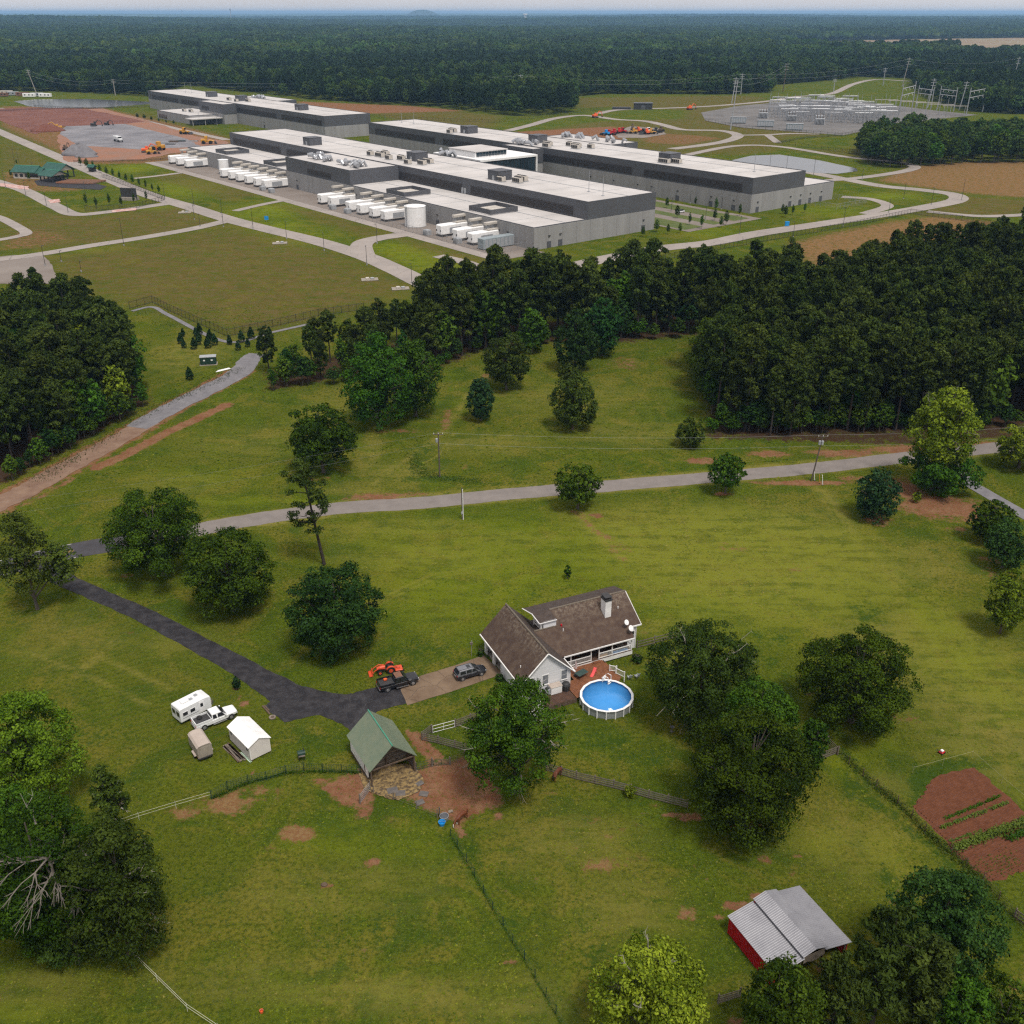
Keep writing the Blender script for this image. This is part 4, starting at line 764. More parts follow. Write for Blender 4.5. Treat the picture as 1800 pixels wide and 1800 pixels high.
for i, (u, w) in enumerate(((566, 104), (556, 100), (548, 112))): lamp_post(fp(u, w), 9, 'pale lamp posts by the low office', 'thin pale lamp post beside the low office entrance', 'galv')
for i, (u, w, z) in enumerate(((20, 48, 15.5), (8, 45, 15.5), (322, 150, 15.8), (310, 152, 15.8), (700, 150, 15.8), (690, 152, 15.8), (12, 150, 15.8))):
    t = fthing('roof_mast', 'thin lightning mast on the roof of the %s' % ('front hall' if w < 70 else 'rear right hall' if u < 340 else 'left rear hall'), 'mast', u, w, z, 'roof masts of hall at %d' % (w > 70 and 1 + (u > 340) or 0)); MB().tube([(0, 0, 0), (0, 0, 9)], [.14, .06], 6).build('mast', 'galv', t); MB().box(-.5, .5, -.5, .5, 0, .25).build('foot', 'steel_grey', t)
# ------------------------------------------------------------------ trees
def rdir(r, n):
    v = r.normal(size=(n, 3)); return v / np.linalg.norm(v, axis=1)[:, None]
def leaf_quads(r, cen, nrm, size, aspect=.62):
    """diamond leaves at cen facing nrm"""
    n = len(cen); t = rdir(r, n); a = np.cross(nrm, t); a /= np.linalg.norm(a, axis=1)[:, None] + 1e-9; b = np.cross(nrm, a)
    s = size[:, None]; bend = nrm * s * .18
    v = np.stack([cen + a * s - bend, cen + b * s * aspect, cen - a * s - bend, cen - b * s * aspect], 1).reshape(-1, 3)
    q = np.arange(4 * n).reshape(-1, 4); return v, q
def leafmesh(name, v, q, tint):
    me = fastmesh(name, v, q); at = me.attributes.new('tint', 'FLOAT', 'FACE'); at.data.foreach_set('value', np.clip(tint, 0, 1).astype(np.float32)); return me
def wobble(r, k=5):
    D = rdir(r, k); f = r.uniform(1.5, 3.5, k); p = r.uniform(0, 6, k)
    return lambda d: sum(np.sin(d @ D[i] * f[i] * 2 + p[i]) for i in range(k)) / k
def broadleaf(seed, a, b, leaf=.34, dens=1.5, shape='round', clump=.175, gap=.0, rough=.10, nmax=42000, hi=.7):
    """crown of leafy clumps round a dense core; returns mesh (centred on the crown) and clump centres"""
    r = np.random.default_rng(seed); wb = wobble(r)
    area = 4 * math.pi * ((a * a + 2 * (a * b)) / 3)
    nl = int(min(nmax, max(140, dens * area / (leaf * leaf * .62 * 2)))); nc = int(np.clip(area / (math.pi * (clump * a) ** 2) * 1.15, 26, 210))
    d = rdir(r, nc * 4); d = d[d[:, 2] > (-.55 if shape == 'flat' else -.93)][:nc]; nc = len(d)
    rad = r.uniform(.66, .94, nc) * (1 + rough * wb(d) * 1.7)
    c = d * rad[:, None]
    if shape == 'cone': c[:, :2] *= (np.clip((1.02 - c[:, 2]) / 1.75, .12, 1.0))[:, None]
    if shape == 'egg': c[:, :2] *= (np.clip(1.05 - .45 * np.clip(c[:, 2] + .1, 0, 1) ** 1.5, .3, 1))[:, None]
    if shape == 'flat': c[:, 2] *= np.where(c[:, 2] < 0, .62, 1)
    rc = clump * r.uniform(.6, 1.5, nc)
    if gap: keep = r.random(nc) > gap; c, rc, d = c[keep], rc[keep], d[keep]; nc = len(c)
    C = c * [a, a, b]; rcm = rc * (a * .7 + b * .3)
    per = rcm ** 2; idx = r.choice(nc, nl, p=per / per.sum())
    out = C / np.linalg.norm(C, axis=1)[:, None]
    ld = rdir(r, nl) + out[idx] * .5 + np.array([0, 0, .55]); ld /= np.linalg.norm(ld, axis=1)[:, None]
    pos = C[idx] + ld * (rcm[idx] * r.uniform(.5, 1.15, nl))[:, None] * np.array([1, 1, .8])
    core = r.random(nl) < .14; dc = rdir(r, nl); pos[core] = (dc * r.uniform(.35, .66, nl)[:, None] * [a, a, b * .9])[core] * (np.array([.7, .7, 1]) if shape in ('cone', 'egg') else 1)
    nrm = ld + r.normal(size=(nl, 3)) * .42; nrm /= np.linalg.norm(nrm, axis=1)[:, None]
    v, q = leaf_quads(r, pos, nrm, leaf * r.uniform(.45, 1.4, nl) * np.where(core, 1.5, 1))
    ct = r.normal(.42, .19, nc); tint = ct[idx] + r.normal(0, .17, nl)
    return leafmesh('crown', v, q, tint * hi / .7), C, rcm
def limbs(seed, C, zc, trunk_r, lean=(0, 0), n=9, top=.75, hz=None, bare=0, a=5):
    """tapered trunk with limbs reaching the clumps (crown centre at height zc)"""
    r = random.Random(seed); mb = MB(); zt = zc + top * (hz or zc * .5)
    path = [(0, 0, -.1), (0, 0, .25)]; rad = [trunk_r * 1.5, trunk_r * 1.12]
    for k in range(1, 7): f = k / 6; path.append((lean[0] * f + r.uniform(-.15, .15), lean[1] * f + r.uniform(-.15, .15), zt * f)); rad.append(trunk_r * (1 - .82 * f))
    mb.tube(path, rad, 8)
    sel = r.sample(range(len(C)), min(n, len(C)))
    for i in sel:
        c = C[i]; z0 = max(.8, min(zt * .9, (c[2] + zc) * r.uniform(.35, .7))); f = z0 / zt; s_ = (lean[0] * f, lean[1] * f, z0); e = (c[0] + lean[0], c[1] + lean[1], c[2] + zc)
        m_ = tuple(s_[k] * .5 + e[k] * .5 + (r.uniform(-.4, .4) if k < 2 else .5) for k in range(3)); mb.tube([s_, m_, e], [trunk_r * .42, trunk_r * .26, trunk_r * .07], 5)
        for w in range(2):
            e2 = tuple(e[k] + r.uniform(-1, 1) * a * .16 for k in range(3)); mb.tube([m_, e2], [trunk_r * .16, trunk_r * .04], 4)
    return mb
def dead_branches(seed, C, zc, a, n, m='bark_pale'):
    r = random.Random(seed); mb = MB()
    for k in range(n):
        c = C[r.randrange(len(C))]; L_ = math.sqrt(sum(q * q for q in c)) + 1e-6; d = [q / L_ for q in c]
        s_ = (c[0] * .8, c[1] * .8, c[2] * .8 + zc); ln = a * r.uniform(.18, .42); cur = s_; rad = .09
        for j in range(3):
            nx = tuple(cur[i] + d[i] * ln * .45 + r.uniform(-.5, .5) * ln * .4 for i in range(3)); mb.tube([cur, nx], [rad, rad * .6], 4)
            for w in range(2): tw = tuple(nx[i] + d[i] * ln * .2 + r.uniform(-.5, .5) * ln * .5 for i in range(3)); mb.tube([nx, tw], [rad * .5, rad * .2], 3)
            cur = nx; rad *= .62
    return mb
def tree(label, px, ytop, ybot, width, z0=1.2, mat='leaf_oak', shape='round', name='broadleaf_tree', seed=None, dead=0, group=None, trunk=None, bark='bark', leaf=None, dens=1.5, gap=0., clump=.175, rough=.10, lean=(0, 0), hi=.7, two=None):
    """free-standing tree whose crown covers the given rows and width of the photograph"""
    seed = seed or int(px * 7 + ytop); ym = (ytop + ybot) / 2; zc = z0 + 4
    for _ in range(6):
        d = (CAM_H - zc) / (SP + (ym - 900) / FPX * CP); s_ = FPX / d; a = width / 2 / s_
        dep = PITCH + math.atan((ym - 900) / FPX); hv = (ybot - ytop) / 2 / s_
        b = math.sqrt(max((hv * hv - (a * math.sin(dep)) ** 2), (.35 * a) ** 2)) / math.cos(dep); zc = z0 + b * .92
    X, Y = gp(px, ym, zc); a *= 1.0; b *= 1.0
    lf = leaf or (.16 if s_ > 12.5 else .20 if s_ > 10 else .28 if s_ > 7 else .38)
    t = thing(name, label, 'tree', (X - lean[0], Y - lean[1], 0), rnd.uniform(-.2, .2), group)
    me, C, rc = broadleaf(seed, a, b, lf, dens, shape, clump, gap, rough, hi=hi)
    cr = link('crown', me, mat, t); cr.location = (lean[0], lean[1], zc)
    limbs(seed, C, zc, trunk or max(.14, a * .055), lean, 12, hz=b, a=a).build('trunk', bark, t)
    if dead: dead_branches(seed, C, zc, a, dead).build('dead_branches', 'bark_pale', t)
    return t, (X, Y, zc, a, b)
TR = [
 ('broad dark oak behind the driveway, second tree from the left', 275, 860, 1020, 172, 1.0, 'leaf_oak', 'round', dict(trunk=.42)),
 ('rounded dense tree between the oak and the driveway', 402, 924, 1086, 148, .6, 'leaf_mid', 'round', dict()),
 ('dense round glossy tree just behind the orange tractor', 590, 988, 1160, 164, .3, 'leaf_dark', 'round', dict(clump=.15, hi=.62)),
 ('dark rounded tree left of the big twin tree', 563, 706, 832, 114, 1.0, 'leaf_oak', 'round', dict()),
 ('largest bushy tree at the near edge of the middle wood', 664, 590, 757, 118, .4, 'leaf_mid', 'egg', dict()),
 ('bushy tree joined to the right of the largest meadow tree', 728, 594, 735, 92, .6, 'leaf_mid', 'egg', dict()),
 ('dark blue green cone shaped cedar in the meadow', 845, 660, 741, 51, .4, 'leaf_cedar', 'egg', dict(name='cedar_tree', clump=.15, rough=.06)),
 ('dark meadow tree right of the cone shaped cedar', 1008, 655, 757, 80, .5, 'leaf_olive', 'egg', dict(hi=.55)),
 ('small tree peeping behind the dark meadow tree', 1000, 640, 672, 38, 6.0, 'leaf_olive', 'round', dict(hi=.6)),
 ('olive grey tree standing above the cone shaped cedar', 890, 588, 684, 80, 1.0, 'leaf_olive', 'round', dict()),
 ('dense dark green tree at the top of the meadow', 1012, 545, 654, 74, .5, 'leaf_dark', 'egg', dict()),
 ('dark green tree behind the top meadow tree, to its right', 1060, 524, 624, 66, 1.0, 'leaf_dark', 'egg', dict()),
 ('small dark bush tree before the right wood', 1216, 730, 788, 50, .2, 'leaf_olive', 'egg', dict(hi=.5)),
 ('small rounded tree with a bare trunk below the lane', 1017, 815, 888, 80, 1.6, 'leaf_oak', 'round', dict(hi=.85)),
 ('small fresh green tree overlapping the lane', 1279, 796, 858, 66, 1.8, 'leaf_mid', 'egg', dict()),
 ('tall pale green tree with bare upper twigs by the side drive', 1660, 678, 830, 116, 5.0, 'leaf_bright', 'egg', dict(dead=16, gap=.1, hi=.5, trunk=.4)),
 ('dark low foliage of the tall pale tree by the side drive', 1655, 785, 872, 126, .4, 'leaf_mid', 'round', dict(gap=.1, hi=.75)),
 ('dark cedar like tree on bare red ground below the lane', 1541, 822, 916, 78, .3, 'leaf_cedar', 'egg', dict(hi=1.0, name='cedar_tree')),
 ('upper of the two dark bushes at the right edge', 1745, 878, 956, 76, .3, 'leaf_oak', 'round', dict()),
 ('lower of the two dark bushes at the right edge', 1771, 914, 1002, 76, .3, 'leaf_dark', 'round', dict(hi=.9)),
 ('light green slender tree at the right edge', 1772, 998, 1116, 68, .5, 'leaf_bright', 'egg', dict(gap=.15, hi=.5)),
 ('pale green tree cut off by the right edge above the lane', 1800, 745, 822, 96, 1.0, 'leaf_bright', 'round', dict(gap=.15, hi=.5)),
 ('big round oak standing alone in the right meadow', 1510, 1104, 1292, 198, .3, 'leaf_oak', 'round', dict(hi=.85)),
 ('broad dull green oak right of the pool', 1236, 1093, 1288, 190, .8, 'leaf_olive', 'round', dict(dead=14, hi=.55)),
 ('huge dark tree in front of the board fence', 1316, 1250, 1480, 214, .5, 'leaf_oak', 'round', dict(trunk=.5, hi=.8)),
 ('bright leafed top of the tree behind the huge dark tree', 1336, 1185, 1340, 140, 6.0, 'leaf_mid', 'egg', dict(hi=.95, clump=.16)),
 ('tree with pale bare twigs overhanging the house corner', 905, 1186, 1392, 172, 2.2, 'leaf_oak', 'egg', dict(dead=30, gap=.14, hi=.85)),
 ('bright green tree at the left edge', 48, 1208, 1420, 168, 1.0, 'leaf_bright', 'egg', dict(hi=.5, gap=.08)),
 ('huge dark tree with dead limbs at lower left', 70, 1395, 1672, 250, 1.5, 'leaf_oak', 'round', dict(dead=12, hi=.62)),
 ('dark sprawling tree right of the dead limbs', 200, 1440, 1690, 170, .8, 'leaf_olive', 'round', dict(dead=14, gap=.12, hi=.55)),
 ('thin half bare tree above the white tape fence', 190, 1345, 1470, 60, 3.0, 'leaf_olive', 'egg', dict(dead=24, gap=.55, hi=.6)),
 ('bright yellow green tree at the bottom edge', 1140, 1640, 1850, 210, 1.0, 'leaf_bright', 'egg', dict(hi=.85, dead=8, gap=.1)),
 ('green tree in front of the red walled shed', 1375, 1690, 1870, 130, .6, 'leaf_mid', 'round', dict(hi=.8)),
 ('dense blue green tree right of the red walled shed', 1660, 1520, 1745, 196, .6, 'leaf_dark', 'egg', dict(clump=.15, hi=.8)),
 ('mid green tree in the bottom right corner', 1765, 1726, 1880, 150, .6, 'leaf_mid', 'round', dict()),
 ('low green tree at the bottom edge near the corner', 1690, 1720, 1850, 90, .5, 'leaf_mid', 'round', dict(hi=.85)),
 ('dark shrub below the big oak by the fence corner', 1430, 1262, 1350, 50, .2, 'leaf_oak', 'round', dict(name='shrub', gap=.1)),
 ('rounded green tree at the left flank of the right wood', 1262, 556, 690, 104, .5, 'leaf_oak', 'round', dict(hi=.9)),
 ('bright yellow green crown at the left flank of the right wood', 1318, 562, 640, 54, 6.0, 'leaf_bright', 'round', dict(hi=.6)),
 ('light green crown standing out in the upper right wood', 1545, 448, 500, 44, 9.0, 'leaf_mid', 'round', dict(hi=1.0)),
 ('pale green crown farther right in the right wood', 1646, 458, 505, 40, 9.0, 'leaf_mid', 'egg', dict(hi=1.0)),
 ('fresh green tree at the near foot of middle tree line', 935, 540, 620, 52, .5, 'leaf_mid', 'egg', dict(hi=.95)),
 ('bright green tree inside the left wood', 155, 555, 660, 70, 1.0, 'leaf_bright', 'egg', dict(hi=.5)),
 ('bright green tree at the left edge of left wood', 8, 640, 760, 60, .5, 'leaf_bright', 'round', dict(hi=.4)),
 ('fresh green tree in the middle of left wood', 60, 640, 720, 60, 3.0, 'leaf_mid', 'round', dict(hi=.9)),
 ('dark leafy tree at the foot of the dead tree', 118, 1575, 1700, 150, .3, 'leaf_olive', 'round', dict(hi=.5, gap=.05)),
 ('fresh green tree below the bright tree at left edge', 20, 1380, 1500, 110, 3.0, 'leaf_mid', 'round', dict(hi=.8)),
 ('small bare sapling in the mown lawn', 998, 992, 1016, 14, .3, 'leaf_oak', 'egg', dict(gap=.5, trunk=.05, dens=.22)),
 ('small young evergreen in the front lawn', 415, 1189, 1212, 15, .1, 'leaf_cedar', 'egg', dict(name='shrub', trunk=.05)),
 ('bush at the garage corner', 845, 1142, 1154, 11, .05, 'leaf_dark', 'round', dict(name='shrub', trunk=.05)),
 ('green bush in front of the garage wall', 878, 1184, 1197, 13, .05, 'leaf_dark', 'round', dict(name='shrub', trunk=.05)),
 ('low bush at the right end of the porch', 1120, 1150, 1166, 22, .05, 'leaf_dark', 'round', dict(name='shrub', trunk=.05)),
 ('tiny orange leafed sapling on the red clay', 1612, 864, 882, 14, .3, 'leaf_bright', 'round', dict(name='shrub', trunk=.04)),
 ('yellow green bush beside the board fence', 1108, 1380, 1402, 20, .05, 'leaf_bright', 'round', dict(name='shrub', trunk=.04)),
]
TREEINFO = {}
for lb, px, yt, yb, w, z0, mt, shp, kw in TR:
    TREEINFO[lb] = tree(lb, px, yt, yb, w, z0, mt, shp, **kw)[1]
# two-lobed open tree at the left edge of the road
t, inf = tree('open two headed tree beside the road at the left edge', 42, 892, 1058, 92, 2.5, 'leaf_olive', 'egg', trunk=.26, gap=.45, hi=1.15, dens=1.0)
cl, C2, _ = broadleaf(991, 2.9, 4.0, .22, 1.0, 'egg', gap=.42, hi=1.15); o = link('crown', cl, 'leaf_olive', t); o.location = (4.6, 1.0, 7.2)
MB().tube([(0, 0, 2), (2.2, .4, 4.5), (4.4, 1.0, 7.4)], [.16, .11, .05], 6).build('limb', 'bark', t)
# pale dead limbs breaking out of the dark tree at the lower left
X, Y, zc, a, b = TREEINFO['huge dark tree with dead limbs at lower left']
t = thing('dead_tree', 'bare grey dead tree crown standing in front of dark tree', 'tree', (*gp(138, 1690), 0), 1.1)
r_ = random.Random(5); mb = MB(); zt = 14.6; mb.tube([(0, 0, -.1), (.2, .1, 5), (0, .3, 10), (.2, .1, zt)], [.36, .3, .2, .08], 8)
def twig(p, d, L_, rad, lev):
    q = (p[0] + d[0] * L_ + r_.uniform(-.3, .3) * L_ * .3, p[1] + d[1] * L_ + r_.uniform(-.3, .3) * L_ * .3, p[2] + d[2] * L_); mb.tube([p, q], [rad, rad * .6], 4)
    if lev:
        for k in range(3): twig(q, (d[0] + r_.uniform(-.7, .7), d[1] + r_.uniform(-.7, .7), d[2] + r_.uniform(-.5, .25)), L_ * .66, rad * .55, lev - 1)
for k in range(15):
    an = k * 2.4; z = 10.2 + (k % 5) * .95; twig((0, .2, z), (math.cos(an) * .9, math.sin(an) * .9, r_.uniform(-.35, .3)), 1.9, .13, 3)
mb.build('trunk', pm('bark_dead', (.19, .168, .143), (.12, .104, .088), 2, .9), t)

# --- pines
def pine_mesh(seed, H, cr, base=.42, leaf=.5, n=3600, flat=.95, sparse=0.):
    """pine: bare lower trunk, broad irregular crown of needle tufts with a rounded top"""
    r = np.random.default_rng(seed); C = []; S = []; nb = 92 if not sparse else 40
    for k in range(nb):
        f = r.random() ** .8; env = cr * (max(0., 1 - (max(0., f - .45) / .60) ** 2.8) ** .5) * (.5 + .5 * min(1, f / .3)) * (r.uniform(.75, 1.15))
        an = r.uniform(0, 6.28); rr = env * math.sqrt(r.uniform(.05, 1.0)); z = H * (base + (1 - base) * f * .95)
        C.append((math.cos(an) * rr, math.sin(an) * rr, z - .05 * rr)); S.append(r.uniform(.7, 1.3) * cr * (.21 if not sparse else .23))
    C.append((0, 0, H - .5)); S.append(cr * .25)
    C = np.array(C); S = np.array(S); idx = r.choice(len(C), n, p=S ** 2 / (S ** 2).sum())
    ld = rdir(r, n) + np.array([0, 0, .35]); ld /= np.linalg.norm(ld, axis=1)[:, None]
    pos = C[idx] + ld * (S[idx] * r.uniform(.35, 1.12, n))[:, None] * np.array([1.1, 1.1, flat])
    nrm = ld + r.normal(size=(n, 3)) * .7; nrm /= np.linalg.norm(nrm, axis=1)[:, None]
    v, q = leaf_quads(r, pos, nrm, leaf * r.uniform(.6, 1.3, n), .42)
    tint = r.normal(.36, .15, len(C))[idx] + r.normal(0, .13, n) 
    tb = MB(); rr = random.Random(seed); bx = [rr.uniform(-.35, .35) for _ in range(2)]
    tb.tube([(0, 0, -.1), (bx[0] * .4, bx[1] * .4, H * .35), (bx[0], bx[1], H * .65), (0, 0, H * .97)], [H * .0125 + .05, H * .0105, H * .008, .04], 7)
    for i in rr.sample(range(len(C)), min(22, len(C))): c = C[i]; tb.tube([(bx[0] * .6, bx[1] * .6, c[2] - .9), tuple(c)], [.09, .03], 4)
    return leafmesh('crown', v, q, tint), tb
PINES = []
for k, (H, cr, base) in enumerate(((22, 3.7, .30), (24, 3.5, .40), (20, 3.9, .24), (23, 3.3, .44), (21, 3.7, .20), (18, 3.5, .12))):
    me, tb = pine_mesh(100 + k, H, cr, base, .40, 6200); me.materials.append(MAT['leaf_pine']); tm = bpy.data.meshes.new('trunk'); tm.from_pydata(tb.v, [], tb.f); tm.materials.append(MAT['bark_pine']); PINES.append((H, me, tm))
WBROAD = []
for k, (a, b, shp) in enumerate(((3.6, 5.4, 'egg'), (3.2, 4.4, 'egg'), (4.0, 4.6, 'round'), (2.8, 5.8, 'egg'))):
    me, C, rc = broadleaf(300 + k, a, b, .42, 1.35, shp, rough=.28); me.materials.append(MAT['leaf_mid']); zc = b + 3.0; tb = limbs(300 + k, C, zc, .2, n=8, hz=b); tm = bpy.data.meshes.new('trunk'); tm.from_pydata(tb.v, [], tb.f); tm.materials.append(MAT['bark']); WBROAD.append((zc + b, me, tm, zc))
def inst_pine(p, H, label, group, k, mat=None):
    h0, me, tm = PINES[k]; t = thing('pine_tree', label, 'tree', (p[0], p[1], 0), rnd.uniform(0, 6.28), group); s_ = H / h0; w = s_ * rnd.uniform(.9, 1.15)
    for nm, m in (('crown', me), ('trunk', tm)): o = link(nm, m, None, t); o.scale = (w, w, s_)
    return t
def inst_broad(p, H, label, group, k, mat='leaf_mid', name='broadleaf_tree', wide=1.0):
    h0, me, tm, zc = WBROAD[k]; t = thing(name, label, 'tree', (p[0], p[1], 0), rnd.uniform(0, 6.28), group); s_ = H / h0; w = s_ * rnd.uniform(.85, 1.1) * wide
    c = link('crown', me, None, t); c.location = (0, 0, zc * s_); c.scale = (w, w, s_); o = link('trunk', tm, None, t); o.scale = (w, w, s_)
    c.material_slots[0].link = 'OBJECT'; c.material_slots[0].material = MAT[mat]
    return t
def scatter(poly_px, sp, seed, jit=.38):
    P = [gp(*p) for p in poly_px]; r = np.random.default_rng(seed); x0, x1 = min(p[0] for p in P), max(p[0] for p in P); y0, y1 = min(p[1] for p in P), max(p[1] for p in P)
    X, Y = np.meshgrid(np.arange(x0, x1, sp), np.arange(y0, y1, sp * .87)); X = X + (np.arange(X.shape[0])[:, None] % 2) * sp / 2
    X = X.ravel() + r.uniform(-jit, jit, X.size) * sp; Y = Y.ravel() + r.uniform(-jit, jit, Y.size) * sp
    k = inpoly(X, Y, P); return list(zip(X[k].tolist(), Y[k].tolist()))
rest = []                                        # trees past the individual limit: one wood
PW = []
edge_l = scatter(WOOD_L, 5.2, 1); edge_m = scatter(WOOD_M, 5.6, 2); edge_r = scatter(WOOD_R, 5.3, 3)
def visible(p, m=9):                             # stands at least partly in the frame
    return abs(p[0]) < (p[1] * CP + CAM_H * SP) * 900 / FPX + m
edge_l = [p for p in edge_l if visible(p)]; edge_r = [p for p in edge_r if visible(p)]
spots = [(p, 'l') for p in edge_l] + [(p, 'm') for p in edge_m] + [(p, 'r') for p in edge_r]
spots.sort(key=lambda s_: s_[0][1] - (400 if s_[1] != 'r' else 0)); npine = 0
for p, side in spots:
    q = rnd.random(); 
    px_ = 900 + p[0] / (p[1] * CP + CAM_H * SP) * FPX
    if side == 'l': H = rnd.uniform(14, 20); broad = q < .42
    elif side == 'm':
        H = rnd.uniform(15.5, 25) if px_ > 740 else rnd.uniform(9, 17); broad = q < (.18 if px_ > 740 else .35)
        if px_ < 740 and rnd.random() < .25: continue
    else: H = rnd.uniform(14.5, 22.8); broad = q < .12
    if broad: H *= .72
    where = {'l': 'wood left of the dirt road', 'm': 'tree line between meadow and facility', 'r': 'large pine wood at the right'}[side]
    if broad:
        inst_broad(p, H, 'green broadleaf tree standing in the ' + where, 'broadleaf trees, ' + where, rnd.randrange(4), rnd.choice(['leaf_mid', 'leaf_oak', 'leaf_dark', 'leaf_mid', 'leaf_bright' if rnd.random() < .3 else 'leaf_mid']))
    elif npine < 310:
        npine += 1; py_ = 900 + (CAM_H * CP - p[1] * SP) / (p[1] * CP + CAM_H * SP) * FPX
        if side == 'r': where += ', on its front edge' if py_ > 728 else ', on its left flank' if px_ < 1300 else ', right half' if px_ > 1560 else ', left half'
        if side == 'l': where += ', road edge' if px_ > 130 else ', left part'
        if side == 'm': where += ', left part' if px_ < 740 else ', behind the cedar' if px_ < 960 else ', right part'
        inst_pine(p, H, 'tall dark pine in the ' + where, 'pines, ' + where, rnd.randrange(5))
    else: rest.append((p[0], p[1], 0, H, 0))
print('pines', npine, 'rest', len(rest), 'spots', len(edge_l), len(edge_m), len(edge_r))
# understorey along the wood edges
for a_, b_, n_, lb, grp in (((20, 850), (255, 716), 14, 'green undergrowth bush at the edge of the left wood', 'bushes at the left wood edge'), ((480, 690), (1190, 600), 34, 'green undergrowth bush along the middle tree line', 'bushes along the middle tree line'), ((1250, 762), (1790, 752), 34, 'green undergrowth bush at the foot of the right wood', 'bushes at the right wood edge'), ((1232, 650), (1258, 756), 6, 'rounded bush on the left flank of the right wood', 'bushes on the flank of the right wood')):
    for k in range(n_):
        f = (k + rnd.random()) / n_; px_, py_ = a_[0] + (b_[0] - a_[0]) * f, a_[1] + (b_[1] - a_[1]) * f
        if a_[0] == 480: py_ = np.interp(px_, [470, 760, 850, 980, 1200], [688, 650, 614, 602, 592])
        p = gp(px_ + rnd.uniform(-8, 8), py_ + rnd.uniform(-7, 3)); inst_broad(p, rnd.uniform(3.5, 7.5), lb, grp, rnd.randrange(4), rnd.choice(['leaf_mid', 'leaf_oak', 'leaf_dark', 'leaf_mid']), 'undergrowth_bush', 1.25)
# lone tall pine in the lawn, leaning, with a bare lower trunk
p = gp(570, 992); H = height_at(570, 992, 800); t = thing('pine_tree', 'tall leaning pine with a bare trunk in the lawn', 'tree', (p[0], p[1], 0), .3); me, tb = pine_mesh(77, H, 3.6, .26, .26, 4200, .5, sparse=1.); link('crown', me, 'leaf_pine', t); tb.build('trunk', 'bark_pine', t)
for ch in t.children: ch.rotation_euler = (0.02, -.13, 0)
p = gp(1545, 1800); t = inst_pine(gp(1530, 1812), 15.5, 'dark pine in front of the dense blue green tree', None, 4); t = inst_pine(gp(1600, 1815), 12, 'shorter dark pine beside it at bottom edge', None, 5)
t = inst_pine(gp(1455, 1830), 11, 'small dark pine left of the dark pine at bottom edge', None, 5)
# saplings: rows of young conifers beside the fence, and young street trees
YC = MB
cm, _, _ = broadleaf(512, 1.0, 1.55, .16, 1.6, 'cone', .2, rough=.08, nmax=1300); cm.materials.append(MAT['leaf_cedar'])
def conifer(p, h, label, grp):
    t = thing('young_conifer', label, 'tree', (*p, 0), rnd.uniform(0, 6), grp); c = link('crown', cm, None, t); s_ = h / 3.1; c.scale = (s_ * 1.05,) * 2 + (s_,); c.location = (0, 0, 1.6 * s_); MB().tube([(0, 0, -.05), (0, 0, h * .9)], [.07, .02], 5).build('trunk', 'bark', t)
for px_, py_ in ((322, 592), (318, 604), (324, 612), (342, 614), (345, 592), (350, 606), (351, 588), (366, 612), (370, 600), (378, 607), (404, 606), (419, 616), (425, 602), (436, 610), (442, 596), (456, 616), (470, 606), (474, 592), (350, 600), (334, 668), (476, 603)):
    conifer(gp(px_, py_), rnd.uniform(2.6, 3.9), 'small dark young conifer in the grass below the black fence', 'young conifers below the black fence')
def street(px_, py_, h, where): inst_broad(gp(px_, py_), h, 'slim young planted tree ' + where, 'young planted trees ' + where, rnd.choice((0, 3)), rnd.choice(['leaf_mid', 'leaf_oak']), 'young_tree', .8)
for k in range(13): street(142 + k * 11.5, 292 + k * 4.1, rnd.uniform(4, 6), 'in the row beside the pavilion lawn')
for px_, py_ in ((152, 362), (193, 361), (214, 364), (236, 358), (258, 354), (170, 366), (20, 312), (52, 318), (30, 290)): street(px_, py_, rnd.uniform(3.5, 6), 'around the pavilion lawn')
for px_, py_ in ((1172, 366), (1222, 362), (1258, 372), (1300, 380), (1256, 388), (1276, 396), (1212, 396), (1233, 402), (1267, 400), (1154, 408), (1174, 412), (1195, 410), (1380, 382), (1393, 378), (1414, 374), (1375, 376), (1130, 416), (1190, 384)): street(px_, py_, rnd.uniform(4, 6.5), 'in the car park between the halls')
for k in range(6): t = inst_broad(fp(572 + k * 14, 84 - k), rnd.uniform(3, 5), 'tiny planted tree in front of the low office', 'planted trees by the low office', 1, 'leaf_dark', 'young_tree')
# ------------------------------------------------------------------ homestead
HA = R(24.7); HX, HY = -4.13, 122.57
def hp(a, b): return (HX + a * math.cos(HA) + b * math.sin(HA), HY + a * math.sin(HA) - b * math.cos(HA))
def hthing(name, label, cat, a, b, z=0, rz=0, group=None): p = hp(a, b); return thing(name, label, cat, (p[0], p[1], z), HA + rz, group)
# house frame: x along the main ridge, y = -b (b grows towards the camera)
house = hthing('farmhouse', 'white farmhouse with brown shingle roofs and garage wing', 'house', 0, 0, .65); house.location.y -= .91
def hin(name, label, cat, a, b, z=0, rz=0): t = hthing(name, label, cat, a, b, z, rz); t.location.y -= .91; return t
def extr(poly, x0, x1):
    """prism of a (b, z) outline along x"""
    m = MB(); return m.loft([[(x0, -b, z) for b, z in poly], [(x1, -b, z) for b, z in poly]])
def extr_b(poly, b0, b1):
    m = MB(); return m.loft([[(x, -b0, z) for x, z in poly], [(x, -b1, z) for x, z in poly]])
